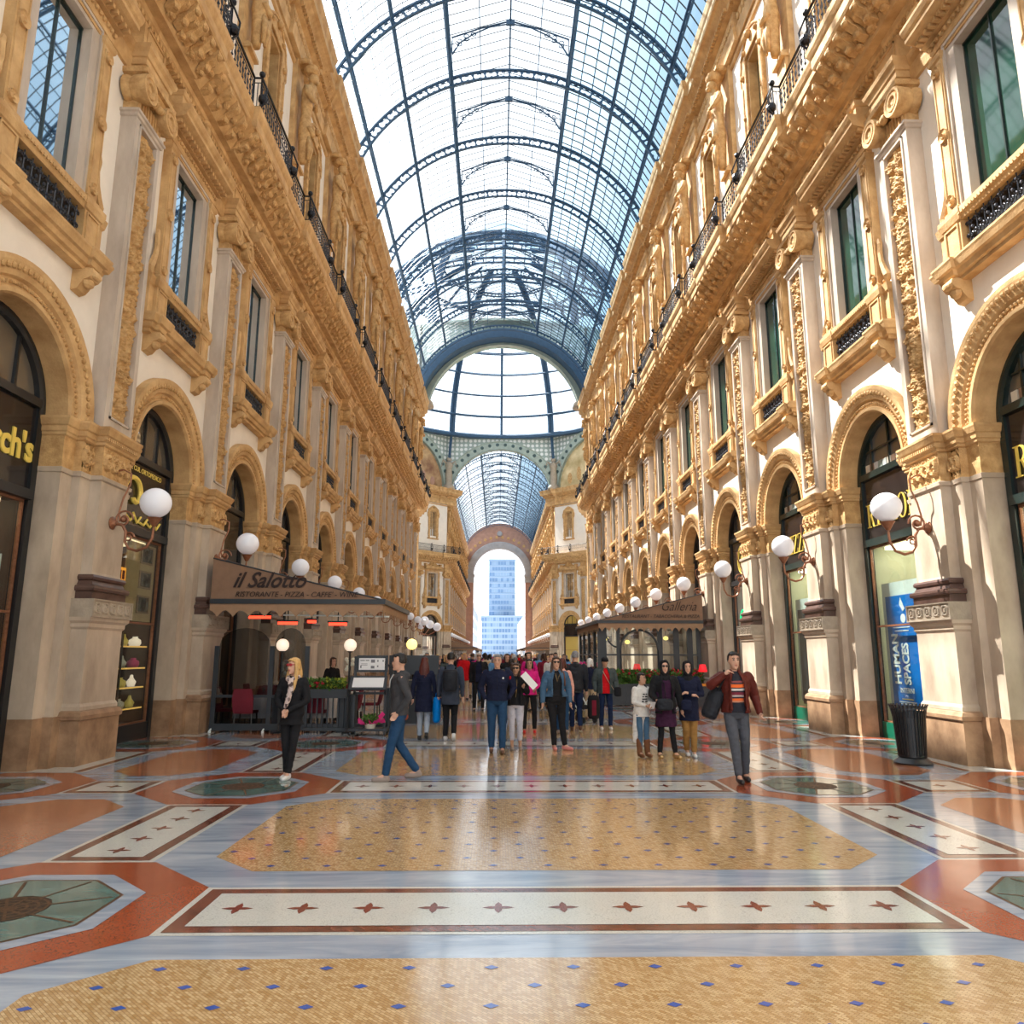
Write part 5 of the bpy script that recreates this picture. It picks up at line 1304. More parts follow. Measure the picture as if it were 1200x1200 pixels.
# menu stand
ms = empty('menu_stand', (-3.35, 17.45, 0), 0, 'dark menu stand with two lit menu boards beside the walking man', 'menu stand')
f = MB()
f.box(-.30, .40, -.02, .03, 1.37, 1.74); f.build('upper_board', DGREY, ms)
f = MB(); f.box(-.25, .36, -.03, -.02, 1.42, 1.68); f.build('upper_menu_sheet', PAPER, ms)
f = MB()
for i, (x, z, w, h) in enumerate(((-.22, 1.62, .10, .02), (-.1, 1.62, .08, .02), (.02, 1.58, .09, .07), (.16, 1.6, .03, .04), (.28, 1.6, .03, .04), (-.22, 1.46, .03, .06), (.02, 1.45, .08, .06), (.16, 1.48, .03, .04), (-.2, 1.55, .14, .01), (-.2, 1.52, .14, .01))): f.box(x, x+w, -.034, -.03, z, z+h)
f.build('menu_print', INKG, ms)
M_ = Matrix.Translation((0, -.12, 1.14)) @ Matrix.Rotation(math.radians(-42), 4, 'X')
f = MB(); f.M = M_; f.box(-.42, .40, -.02, .02, -.20, .18); f.build('angled_board', DGREY, ms)
f = MB(); f.M = M_; f.box(-.35, .34, -.03, -.02, -.15, .12); f.build('angled_menu_sheet', PAPER, ms)
f = MB(); 
for x in (-.33, .36): f.box(x-.025, x+.025, -.03, .03, .05, 1.72)
for x in (-.1, .13): f.box(x-.015, x+.015, -.02, .02, .1, .95)
f.box(-.35, .38, -.03, .03, .88, .93); f.box(-.4, .45, -.25, .25, .10, .15)
for x in (-.35, .4):
    for y in (-.2, .2): f.lathe([(.001, -.02), (.05, -.02), (.05, .02), (.001, .02)], (x, y, .05), 10, 'x')
f.build('trolley_frame', DGREY, ms)
pp = empty('flower_basket', (-3.28, 17.33, .15), 0, 'basket of greenery wrapped in bright pink paper on the menu trolley', 'flower basket')
f = MB(); f.lathe([(.001, 0), (.10, 0), (.13, .10), (.12, .11), (.001, .09)], (0, 0, 0), 12); f.build('basket', SHOEW, pp)
f = MB(); q = random.Random(5)
for k in range(14):
    a = 2*PI*k/14; r = .26+.06*q.random(); f.add([(.08*math.cos(a), .08*math.sin(a), .08), (r*math.cos(a+.2), r*.8*math.sin(a+.2), .14+.10*q.random()), (r*1.05*math.cos(a+.45), r*.8*math.sin(a+.45), .10+.1*q.random()), (.08*math.cos(a+.45), .08*math.sin(a+.45), .1)], [(0, 1, 2, 3)])
f.add([(.1, .05, .2), (.25, .05, .36), (.32, 0, .30), (.2, 0, .15)], [(0, 1, 2, 3)]); f.build('pink_wrapping', FPNK, pp)
tag(foliage_clump(-.15, .15, -.12, .12, .1, .28, 130, .09, 9).build('green_leaves', LEAF, pp), kind='stuff')
orc = empty('white_orchid', (-3.95, 18.1, 0), 0, 'white orchid on the cafe table behind the lamp post', 'plant')
f = MB(); f.tube([(0, 0, .95), (.05, 0, 1.3), (.02, 0, 1.62), (-.08, 0, 1.7)], .008, 4); f.box(-.2, .2, -.2, .2, 0, .86); f.lathe([(.001, .86), (.06, .86), (.08, .98), (.001, .97)], (0, 0, 0), 10); f.build('pot_and_stem', DGREY, orc)
tag(blossoms(-.08, .10, -.05, .05, 1.35, 1.68, 12, .045, 4).build('white_flowers', FWHT, orc), kind='stuff')
orc = empty('white_orchid', (-5.45, 18.15, 0), 0, 'white orchid beside the head of the blonde woman', 'plant')
f = MB(); f.tube([(0, 0, .8), (.05, 0, 1.3), (.0, 0, 1.6)], .008, 4); f.box(-.2, .2, -.2, .2, 0, .8); f.build('pot_and_stem', DGREY, orc)
tag(blossoms(-.08, .10, -.05, .05, 1.2, 1.65, 12, .045, 6).build('white_flowers', FWHT, orc), kind='stuff')
# service desk behind the man
sd_ = empty('service_desk', (-2.75, 20.2, 0), 0, 'dark grey service counter behind the man in the grey hoodie', 'counter')
f = MB(); f.box(-.55, .75, -.06, .06, 1.25, 1.74); f.build('board', DGREY, sd_)
f = MB(); f.box(-.5, .7, 0, .5, .0, 1.1); f.build('cabinet', BLK, sd_)
for x in (-.5, .7): f = MB(); f.box(x-.03, x+.03, -.03, .03, 0, 1.25); f.build('leg', DGREY, sd_)
# chairs and tables
def chair_proto():
    t = proto('cafe_chair')
    f = MB(); f.box(-.22, .22, -.22, .22, .42, .48); f.build('seat', MAR_RED, t)
    f = MB(); f.loft([[(-.22, .20, .46), (.22, .20, .46), (.22, .25, .46), (-.22, .25, .46)], [(-.24, .26, .75), (.24, .26, .75), (.24, .31, .75), (-.24, .31, .75)], [(-.20, .29, .98), (.20, .29, .98), (.20, .33, .98), (-.20, .33, .98)]]); f.build('backrest', MAR_RED, t)
    for x in (-.19, .19):
        for y in (-.19, .2): f = MB(); f.tube([(x, y, .42), (x*1.1, y*1.1, 0)], .018, 6); f.build('leg', BLK, t)
    return t
CH = chair_proto()
def table_proto():
    t = proto('cafe_table')
    f = MB(); f.box(-.35, .35, -.35, .35, .72, .75); f.build('tabletop', WHC, t)
    f = MB(); ns = 32; rings = []
    for z, k in ((.765, 1.), (.74, 1.03), (.5, 1.08), (.28, 1.12)):
        rings.append([(.37*k*max(-1, min(1, 1.25*math.cos(2*PI*i/ns)))*(1+.04*(z < .6)*math.sin(i*3.)), .37*k*max(-1, min(1, 1.25*math.sin(2*PI*i/ns)))*(1+.04*(z < .6)*math.cos(i*2.3)), z) for i in range(ns)])
    f.loft(rings, cap=False); f.add(rings[0], [tuple(range(ns))]); f.build('tablecloth', WHC, t, smooth=True, sharp=True)
    f = MB(); f.lathe([(.001, 0), (.25, 0), (.05, .04), (.04, .7)], (0, 0, 0), 12); f.build('pedestal', BLK, t)
    return t
TB = table_proto()
def glass_proto():
    f = MB(); f.lathe([(.001, 0), (.035, 0), (.005, .01), (.005, .09), (.03, .11), (.038, .15), (.033, .2), (.031, .2), (.035, .15), (.02, .11), (.001, .10)], (0, 0, 0), 10)
    o = f.build('wine_glass', GLS, smooth=True); PROTO.append(o); return o
WG = glass_proto()
ti = 0
for x0, y0, g, grp in ((-6.3, 18.75, 'left cafe terrace', 'l'), (-4.7, 18.9, 'left cafe terrace', 'l'), (-6.3, 20.9, 'left cafe terrace', 'l'), (-4.5, 21., 'left cafe terrace', 'l'), (4.6, 29.6, 'right restaurant', 'r'), (6.2, 29.8, 'right restaurant', 'r'), (4.6, 32.2, 'right restaurant', 'r')):
    pos = '%s %s of the %s' % ('front' if y0 in (18.75, 18.9, 29.6, 29.8) else 'back', 'left' if x0 in (-6.3, 4.6) else 'right', g)
    c = copy_tree(TB); c.location = (x0, y0, 0); tag(c, 'white-clothed table '+pos, 'table', 'cafe tables')
    for dx, dy, rz, wh in ((0, -.62, PI, 'camera side'), (0, .62, 0, 'far side'), (-.62, 0, PI/2, 'left side'), (.62, 0, -PI/2, 'right side')):
        c = copy_tree(CH); c.location = (x0+dx, y0+dy, 0); c.rotation_euler.z = rz; tag(c, 'burgundy chair, %s of the table %s' % (wh, pos), 'chair', 'burgundy chairs')
    for dx, dy in ((-.18, -.15), (.15, .12)):
        c = WG.copy(); COL.objects.link(c); c.location = (x0+dx, y0+dy, .766); tag(c, 'wine glass, %s on the table %s' % ('near left' if dx < 0 else 'far right', pos), 'glass', 'wine glasses')
# ------------------------------------------------------------------ right restaurant pavilion
rp = empty('restaurant_pavilion', (0, 0, 0), 0, 'dark framed glazed restaurant pavilion under the right awning', 'pavilion')
f = MB(); yf = 27.95
for x, w in ((3.38, .16), (3.98, .06), (5.52, .09), (6.12, .10), (6.62, .10), (6.95, .07)): f.box(x-w, x+w, yf-.05, yf+.05, 0, 2.95)
f.box(3.3, 7.0, yf-.04, yf+.04, 1.74, 1.80); f.box(3.3, 7.0, yf-.04, yf+.04, 2.82, 2.95)
for y in (29.8, 31.6, 33.4, 34.9): f.box(3.3, 3.42, y-.05, y+.05, 0, 2.95)
f.box(3.32, 3.40, yf, 34.9, 1.74, 1.80); f.box(3.32, 3.40, yf, 34.9, 2.82, 2.95); f.build('frame', DGREY, rp)
f = MB(); f.tube([(4.05+.70+.70*math.cos(PI-PI*k/16), yf-.02, 1.95+.72*math.sin(PI*k/16)) for k in range(17)], .045, 5)
for s_ in (0, 1): x = (4.05, 5.45)[s_]; f.tube([(x, yf-.02, 1.95), (x, yf-.02, 1.1)], .045, 5)
f.tube([(3.5+.45*(1-math.cos(PI/2*k/8)), yf-.02, 2.75-.7*math.sin(PI/2*k/8)) for k in range(9)], .03, 5)
f.tube([(3.36, 29.8+.9*(1-math.cos(PI/2*k/8)), 1.9+.8*math.sin(PI/2*k/8)) for k in range(9)], .04, 5)
f.build('arched_bars', DGREY, rp)
f = MB(); f.box(3.5, 6.9, yf-.004, yf+.004, 1.0, 2.85); f.build('front_glass', GLS, rp)
f = MB(); f.box(3.35, 3.36, yf+.1, 34.8, 1.0, 2.85); f.build('side_glass', GLS, rp)
hp = empty('hedge_planter', (0, 27.4, 0), 0, 'long dark planter with green hedge and red flowers before the right restaurant', 'planter')
f = MB(); f.box(3.35, 6.9, -.22, .22, .03, .68); f.box(3.3, 6.95, -.25, .25, .68, .76); 
for k in range(5): f.box(3.4+k*.72, 3.48+k*.72, -.24, -.22, .1, .62)
f.build('box', DGREY, hp)
tag(foliage_clump(3.4, 6.85, -.25, .2, .72, 1.2, 2600, .13, 12).build('hedge_leaves', LEAF, hp), kind='stuff')
tag(blossoms(3.4, 6.85, -.26, .15, 1.02, 1.26, 150, .045, 13).build('red_flowers', FRED, hp), kind='stuff')
hp = empty('flower_pot', (3.0, 30.5, 0), 0, 'pot of pink and white flowers at the corner of the right restaurant', 'plant')
f = MB(); f.lathe([(.001, 0), (.22, 0), (.3, .6), (.26, .6), (.001, .5)], (0, 0, 0), 14); f.build('pot', DGREY, hp)
tag(foliage_clump(-.3, .3, -.3, .3, .6, 1.25, 300, .14, 21).build('leaves', LEAFY, hp), kind='stuff'); tag(blossoms(-.3, .3, -.3, .3, 1.2, 1.45, 30, .06, 22).build('pink_flowers', FPNK, hp), kind='stuff')
for x, y, z, lab in ((3.62, 28.6, 2.38, 'beside the corner post'), (4.5, 29., 2.25, 'under the arched bars'), (6.02, 29.2, 2.4, 'right of the arched bars'), (3.6, 31.5, 2.3, 'farther back at the open side')):
    l = empty('hanging_lamp', (x, y, z), 0, 'small yellow hanging lamp in the right restaurant, '+lab, 'lamp', 'yellow restaurant lamps')
    f = MB(); f.ball((0, 0, 0), .10, 10, 8, sc=(1, 1, .8)); f.build('lamp_shade', OPALY, l); f = MB(); f.tube([(0, 0, .08), (0, 0, .6)], .01, 4); f.build('cord', BLK, l)
REDL = mat('red_lamp_shade', (.8, .02, .03), .5, var=0, emit=(1, .02, .03), es=.7)
for x, y, lab in ((6.78, 26.9, 'red shaded table lamp on the orange table by the right pillar'), (4.75, 28.5, 'red shaded table lamp behind the hedge, under the arch bars')):
    l = empty('table_lamp', (x, y, .78), 0, lab, 'lamp')
    f = MB(); f.lathe([(.13, .40), (.16, .42), (.10, .66), (.08, .66), (.13, .40)], (0, 0, 0), 14, cap=False); f.ball((0, 0, .55), .12, 10, 8); f.build('lamp_shade', REDL, l, smooth=True); f = MB(); f.lathe([(.001, 0), (.07, 0), (.015, .03), (.015, .42)], (0, 0, 0), 10); f.build('base', BLK, l)
st = empty('side_table', (6.75, 26.9, 0), 0, 'small table with an orange cloth by the right restaurant pillar', 'table')
OC_ = mat('orange_cloth', (.75, .27, .03), .7, var=.1); f = MB(); f.box(-.32, .30, -.25, .25, .70, .78); f.build('cloth_top', OC_, st); f = MB(); f.box(-.28, .26, -.2, .2, 0, .7); f.build('cabinet', DGREY, st)
st = empty('side_table', (4.75, 28.5, 0), 0, 'small dark table behind the hedge under the red lamp', 'table'); f = MB(); f.box(-.2, .2, -.2, .2, .74, .78); f.tube([(0, 0, 0), (0, 0, .74)], .04, 6); f.lathe([(.001, 0), (.2, 0), (.03, .04)], (0, 0, 0), 10); f.build('table_body', DGREY, st)
# cluster lamp at the far left corner
for x in (-6.15, -5.4, -4.9):
    pass
cl_ = empty('cluster_lamp', (-7.1, 64.9, 0), 0, 'bracket with a cluster of four white globes at the left dome corner', 'lamp')
f = MB()
for dx, dy, z in ((.9, 0, 4.3), (.5, -.5, 4.6), (1.5, .2, 4.1), (.2, -.9, 4.2)): f.tube([(0, .2, 3.6), (dx*.5, dy, 3.4), (dx, dy, z-.3)], .04, 5)
f.build('bracket', COPPER, cl_)
for dx, dy, z in ((.9, 0, 4.3), (.5, -.5, 4.6), (1.5, .2, 4.1), (.2, -.9, 4.2)): f = MB(); f.ball((dx, dy, z), .36, 12, 8); f.build('globe', OPAL, cl_, smooth=True)
# ------------------------------------------------------------------ people
def cloth(name, col, **k): 
    k.setdefault('var', .14); k.setdefault('scale', 9); k.setdefault('bump', .25); k.setdefault('spec', .12)
    return MATS.get(name) or mat(name, col, k.pop('rough', .85), **k)
SKIN = mat('skin', (.58, .33, .23), .5, var=.06, scale=12); SKIN2 = mat('tan_skin', (.42, .235, .15), .5, var=.06, scale=12)
LIP = mat('lips', (.42, .12, .10), .5, var=0); EYE = mat('dark_eye', (.02, .015, .012), .3, var=0)
C_BLACK = cloth('black_cloth', (.016, .016, .018)); C_NAVY = cloth('navy_cloth', (.013, .016, .038)); C_JEAN = cloth('blue_denim', (.02, .055, .12)); C_JEAND = cloth('dark_denim', (.012, .022, .06))
C_LJEAN = cloth('light_denim', (.32, .36, .42)); C_GREY = cloth('charcoal_jersey', (.055, .055, .06)); C_GREYT = cloth('grey_trousers', (.075, .08, .095)); C_SLATE = cloth('slate_coat', (.045, .055, .08))
C_WHITE = cloth('off_white_knit', (.62, .60, .57)); C_LAV = cloth('pale_grey_linen', (.50, .49, .55)); C_PINK = cloth('hot_pink_shell', (.62, .02, .20)); C_BLUSH = cloth('blush_pink_cloth', (.72, .36, .29)); C_DEN = cloth('mid_denim', (.06, .12, .20))
C_PURP = cloth('dark_purple_cloth', (.045, .015, .04)); C_TAN = cloth('tan_trousers', (.30, .16, .05)); C_LEATH = cloth('oxblood_leather', (.10, .019, .014), rough=.4); C_RED = cloth('red_cloth', (.55, .01, .015)); C_DGRN = cloth('grey_green_jacket', (.06, .075, .075))
C_BROWN = cloth('brown_suede', (.16, .07, .035)); C_BEIGE = cloth('beige_cloth', (.45, .34, .22)); C_YEL = cloth('mustard_cloth', (.5, .3, .04)); C_WINE = cloth('wine_cloth', (.16, .015, .03)); C_SKY = cloth('sky_blue_cloth', (.12, .28, .5))
S_WHITE = mat('white_shoe', (.68, .67, .66), .5, var=.05); S_BLACK = mat('black_shoe', (.015, .015, .017), .4, var=0); S_BROWN = mat('brown_shoe', (.10, .045, .025), .4, var=.1); S_GREY = mat('grey_brown_shoe', (.26, .2, .17), .6, var=.1); S_RED = mat('red_shoe', (.6, .015, .02), .5, var=0); S_PINK = mat('rose_shoe', (.55, .2, .18), .4, var=.1); S_GOLD = mat('gold_shoe', (.6, .42, .2), .25, metal=.7, var=0)
H_BLACK = mat('black_hair', (.012, .009, .008), .45, var=.2, scale=40, bump=.5); H_BROWN = mat('brown_hair', (.05, .022, .012), .45, var=.3, scale=40, bump=.5, stretch=(1, 1, .15)); H_BLOND = mat('blond_hair', (.60, .36, .13), .45, var=.3, scale=40, bump=.5, stretch=(1, 1, .12)); H_RED = mat('dark_auburn_hair', (.085, .015, .010), .45, var=.3, scale=40, bump=.5, stretch=(1, 1, .15)); H_GREY = mat('grey_hair', (.20, .20, .21), .5, var=.3, scale=40, bump=.5); H_WHT = mat('white_hair', (.62, .60, .58), .5, var=.1, scale=40)
def stripes():
    m, nt, out = newmat('striped_sweater'); p = N(nt, 'ShaderNodeBsdfPrincipled', i_Roughness=.9); nt.links.new(p.outputs[0], out.inputs[0])
    tc = N(nt, 'ShaderNodeTexCoord'); s_ = N(nt, 'ShaderNodeSeparateXYZ'); nt.links.new(tc.outputs['Object'], s_.inputs[0])
    ns = N(nt, 'ShaderNodeTexNoise', i_Scale=5.); nt.links.new(tc.outputs['Object'], ns.inputs['Vector'])
    ad = N(nt, 'ShaderNodeMath', operation='MULTIPLY_ADD'); ad.inputs[1].default_value = .03; nt.links.new(ns.outputs['Fac'], ad.inputs[0]); nt.links.new(s_.outputs['Z'], ad.inputs[2])
    mr = N(nt, 'ShaderNodeMapRange'); mr.inputs['From Min'].default_value = 1.05; mr.inputs['From Max'].default_value = 1.42; nt.links.new(ad.outputs[0], mr.inputs['Value'])
    cr = N(nt, 'ShaderNodeValToRGB'); cr.color_ramp.interpolation = 'CONSTANT'; nt.links.new(mr.outputs[0], cr.inputs[0])
    cols = [(0, (.012, .012, .02)), (.10, (.5, .2, .12)), (.16, (.7, .13, .02)), (.24, (.03, .02, .03)), (.30, (.5, .42, .38)), (.36, (.2, .02, .04)), (.46, (.03, .02, .03)), (.52, (.65, .6, .55)), (.60, (.03, .02, .03)), (.64, (.75, .13, .02)), (.76, (.05, .03, .04)), (.82, (.25, .06, .06)), (.88, (.012, .012, .02))]
    el = cr.color_ramp.elements; el[0].position = 0; el[0].color = rgba(cols[0][1]); el[1].position = .1; el[1].color = rgba(cols[1][1])
    for q, c in cols[2:]: e_ = el.new(q); e_.color = rgba(c)
    nt.links.new(cr.outputs[0], p.inputs['Base Color']); return m
STRIPE = stripes()
def scarfm():
    m, nt, out = newmat('printed_scarf'); p = N(nt, 'ShaderNodeBsdfPrincipled', i_Roughness=.9); nt.links.new(p.outputs[0], out.inputs[0])
    tc = N(nt, 'ShaderNodeTexCoord'); v = N(nt, 'ShaderNodeTexVoronoi', i_Scale=22.); nt.links.new(tc.outputs['Object'], v.inputs['Vector']); cr = N(nt, 'ShaderNodeValToRGB'); nt.links.new(v.outputs['Color'], cr.inputs[0])
    cr.color_ramp.elements[0].position = .35; cr.color_ramp.elements[0].color = (.08, .05, .05, 1); cr.color_ramp.elements[1].position = .6; cr.color_ramp.elements[1].color = (.60, .48, .44, 1); nt.links.new(cr.outputs[0], p.inputs['Base Color']); return m
SCARF = scarfm()
QUILT = cloth('quilted_black', (.02, .022, .028), rough=.5)
class PB(MB):
    def limb(s, pts, n=10):
        """smooth tapered limb; pts = [(x,y,z,r)]"""
        P = []
        for i in range(len(pts)-1):
            a, b = pts[i], pts[i+1]
            for k in range(4): P.append([a[j]+(b[j]-a[j])*k/4 for j in range(4)])
        P.append(list(pts[-1])); s.tube([p[:3] for p in P], [p[3] for p in P], n)
        s.ball(pts[0][:3], pts[0][3], 10, 7); s.ball(pts[-1][:3], pts[-1][3], 10, 7)
    def torso(s, secs, n=18):
        s.loft([[(cx+rx*math.cos(2*PI*k/n), cy+ry*math.sin(2*PI*k/n), z) for k in range(n)] for cx, cy, z, rx, ry in secs])
def remesh(f, name, mt, parent, vox, wr=0., ws=14., sm=3):
    me = bpy.data.meshes.new(name); me.from_pydata(f.v, [], f.f)
    bm = bmesh.new(); bm.from_mesh(me); bmesh.ops.recalc_face_normals(bm, faces=bm.faces); bm.to_mesh(me); bm.free()
    o = bpy.data.objects.new(name+'_tmp', me); COL.objects.link(o)
    m = o.modifiers.new('r', 'REMESH'); m.mode = 'VOXEL'; m.voxel_size = vox
    m = o.modifiers.new('s', 'SMOOTH'); m.iterations = sm; m.factor = .5
    dg = bpy.context.evaluated_depsgraph_get(); dg.update()
    m2 = bpy.data.meshes.new_from_object(o.evaluated_get(dg)); bpy.data.objects.remove(o); bpy.data.meshes.remove(me)
    m2.name = name; m2.materials.clear(); m2.materials.append(mt)
    if wr > 0:
        nr = [v.normal.copy() for v in m2.vertices]
        for v, q in zip(m2.vertices, nr):
            v.co += q*(wr*(noise.noise(Vector((v.co.x*ws, v.co.y*ws, v.co.z*ws*1.6)))+.5*noise.noise(v.co*ws*2.2)))
    m2.polygons.foreach_set('use_smooth', [True]*len(m2.polygons)); m2.update()
    return link(m2, name, parent)
def lerp(a, b, t): return tuple(a[i]+(b[i]-a[i])*t for i in range(3))
def hand(f, wrist, d, side, curl=.5, thumb=1):
    """palm, four unequal bent fingers and a side thumb; d = forearm direction"""
    d = Vector(d).normalized(); w = Vector(wrist); ref = Vector((0, -1, 0)) if abs(d.y) < .85 else Vector((0, 0, 1))
    lat = d.cross(Vector((side, 0, 0))); lat = (ref-d*ref.dot(d)).normalized(); nrm = d.cross(lat).normalized()*side   # lat = towards thumb side, nrm = palm normal
    pal = w+d*.085
    f.limb([(*w, .024), (*(w+d*.04), .028), (*pal, .027)], 8); 
    for sgn in (-.5, .5): f.limb([(*(w+d*.03+lat*.018*sgn*2), .018), (*(pal+lat*.022*sgn*2), .016)], 7)
    for k, (off, L) in enumerate(((.030, .070), (.010, .080), (-.010, .074), (-.029, .058))):
        b = pal+lat*off; c1 = curl*(.7+.12*k); q = b; dd = d.copy(); pts = [(*b, .0095)]
        for j in range(3):
            dd = (dd*math.cos(c1*.8)-nrm*math.sin(c1*.8)).normalized(); q = q+dd*L*(.42, .33, .25)[j]; pts.append((*q, (.009, .0085, .007)[j]))
        f.limb(pts, 6)
    tb = w+d*.03+lat*.024; t1 = tb+(d*.6+lat*.75-nrm*.2).normalized()*.035*thumb; t2 = t1+(d*.9+lat*.25-nrm*.3).normalized()*.035
    f.limb([(*tb, .012), (*t1, .0105), (*t2, .008)], 6)
def rot2(x, y, a): return x*math.cos(a)-y*math.sin(a), x*math.sin(a)+y*math.cos(a)
def person(label, loc, rz, h, arms, legs, top, bottom, shoes, hair, hairstyle='short', skin=None, w=1., hips=1., headturn=0., glasses=None, coat=None, sleeve=True, open_front=None, hem=.88, vox=.0085, extra=None, bottom_to=.1, fem=False, boots=False, hijab=None, wr=.006, group=None, tilt=0., hood=False, leg_w=1., collar=True):
    sk = skin or SKIN
    root = empty('person', (loc[0], loc[1], 0), rz, label, 'person', group); s = h/1.75; root.scale = (s, s, s)
    SH = (.185 if not fem else .165)*w; hx = .09
    torso = [(0, 0, .86, .13*hips, .10), (0, 0, .93, .165*hips, .115*w), (0, 0, 1.02, .155*hips, .11*w), (0, 0, 1.12, (.135 if not fem else .115)*w, .10*w), (0, -.005, 1.25, (.155 if not fem else .135)*w, .115*w), (0, 0, 1.36, .165*w, .105*w), (0, .005, 1.43, .14*w, .085), (0, .01, 1.47, .075, .065), (0, .005, 1.51, .052, .055), (0, -.005, 1.58, .05, .054)]
    sh = {1: (SH, .01, 1.41), -1: (-SH, .01, 1.41)}
    f = PB(); f.torso(torso)
    hc = Vector((0, -.02, 1.635+tilt*0))
    def H(x, y, z):  # head-local to body
        x, y = rot2(x, y, headturn); return (hc.x+x, hc.y+y, hc.z+z)
    n = 16; secs = [(-.118, .02, .025, -.035), (-.105, .042, .045, -.03), (-.07, .057, .072, -.012), (-.03, .066, .086, 0), (.02, .072, .092, .004), (.06, .070, .090, .006), (.095, .054, .07, .008), (.115, .025, .035, .01)]
    f.loft([[H(rx*math.cos(2*PI*k/n), oy+ry*math.sin(2*PI*k/n), z) for k in range(n)] for z, rx, ry, oy in secs])
    f.limb([(*H(0, -.085, .012), .008), (*H(0, -.100, -.022), .012), (*H(0, -.092, -.032), .012)], 6)
    for e in (-1, 1): f.ball(H(e*.074, .01, -.005), .02, 8, 6, sc=(.4, .8, 1.3)); f.ball(H(e*.013, -.09, -.032), .009, 6, 5)
    f.ball(H(0, -.082, -.062), .016, 8, 6, sc=(1.5, .5, .6)); f.ball(H(0, -.072, -.10), .02, 8, 6)
    for sd in (1, -1):
        (el, wrp) = arms[0 if sd == -1 else 1][:2]; curl = arms[0 if sd == -1 else 1][2] if len(arms[0 if sd == -1 else 1]) > 2 else .5
        f.limb([(*sh[sd], .052*w), (*lerp(sh[sd], el, .5), .045*w), (*el, .038), (*lerp(el, wrp, .5), .036), (*wrp, .024)])
        if not (len(arms[0 if sd == -1 else 1]) > 3): hand(f, wrp, Vector(wrp)-Vector(el), sd, curl)
        kn, an = legs[0 if sd == -1 else 1][:2]
        f.limb([(sd*hx*hips, 0, .90, .082*leg_w), (*lerp((sd*hx, 0, .9), kn, .5), .072*leg_w), (*kn, .052*min(1, leg_w*.95)), (*lerp(kn, an, .35), .052*min(1, leg_w*.95)), (*an, .032)])
        ft = legs[0 if sd == -1 else 1][2] if len(legs[0 if sd == -1 else 1]) > 2 else (0, -.14, -.05)
        f.limb([(*an, .034), (an[0]+ft[0]*.5, an[1]+ft[1]*.5, max(.03, an[2]+ft[2])), (an[0]+ft[0], an[1]+ft[1], max(.025, an[2]+ft[2]*1.2), .02)] if False else [(*an, .034), (an[0]+ft[0], an[1]+ft[1], max(.03, an[2]+ft[2]), .026)])
    body = remesh(f, 'body', sk, root, vox)
    # shoes
    for sd in (1, -1):
        L_ = legs[0 if sd == -1 else 1]; an = L_[1]; ft = Vector(L_[2] if len(L_) > 2 else (0, -.14, -.05)); f = PB()
        toe = Vector(an)+ft*1.1; toe.z = max(.035, toe.z); heel = Vector(an)+Vector((0, .035, 0))*(1 if ft.y <= 0 else -1); fd = ft.copy(); fd.z = 0; fd = fd.normalized() if fd.length > .01 else Vector((0, -1, 0)); heel = Vector(an)-fd*.03
        hz = max(.038, an[2]-.045) if ft.z <= 0 or an[2] < .12 else an[2]-.02
        f.limb([(heel.x, heel.y, hz, .038), (*(Vector((heel.x, heel.y, hz))*.5+toe*.5), .044), (*toe, .036)], 10); 
        if boots: f.limb([(*an, .058), (an[0], an[1]+.0, an[2]+.24, .068)], 12)
        else: f.limb([(heel.x, heel.y, hz+.01, .040), (*an, .040)], 8)
        remesh(f, 'shoe', shoes, root, .010)
    # trousers / leggings
    if bottom:
        f = PB(); e = .012; f.torso([(0, 0, .84, .12*hips, .09), (0, 0, .92, .172*hips+e*.5, .125*w), (0, 0, 1.0, .162*hips+e*.5, .12*w), (0, 0, 1.04, .150*hips+e, .115*w)])
        for sd in (1, -1):
            kn, an = legs[0 if sd == -1 else 1][:2]; end = lerp(kn, an, 1-bottom_to)
            f.limb([(sd*hx*hips, 0, .89, (.088)*leg_w), (*lerp((sd*hx, 0, .9), kn, .5), .083*leg_w), (*kn, .066*leg_w), (*lerp(kn, end, .5), .062*leg_w), (*end, max(.045, .055*leg_w))], 12)
        remesh(f, 'trousers', bottom, root, .011, wr)
    # upper garment
    if top:
        f = PB(); e = .018; tt = [(cx, cy, z, rx+e, ry+e) for cx, cy, z, rx, ry in torso if z > hem and z < 1.45]
        tt = [(0, 0, hem, .172*hips+e, .122*w+e), *tt, (0, .008, 1.47, .09, .078), (0, .005, 1.495, .065, .066)]
        f.torso(tt)
        for sd in (1, -1):
            A = arms[0 if sd == -1 else 1]; el, wrp = A[:2]; end = lerp(el, wrp, .97) if sleeve is True else lerp(el, wrp, sleeve)
            f.limb([(sh[sd][0]*.93, sh[sd][1], sh[sd][2]-.005, .062*w+.006), (*lerp(sh[sd], el, .5), .060*w), (*el, .052*w), (*lerp(el, end, .5), .048), (*end, .037)], 12)
        if collar: f.limb([(.045, .01, 1.50, .024), (0, .055, 1.51, .026), (-.045, .01, 1.50, .024)], 8)
        if hood: f.limb([(.10, .03, 1.45, .035), (0, .10, 1.44, .055), (-.10, .03, 1.45, .035)], 8)
        remesh(f, 'jacket' if not open_front else 'inner_top', open_front or top, root, .011, wr)
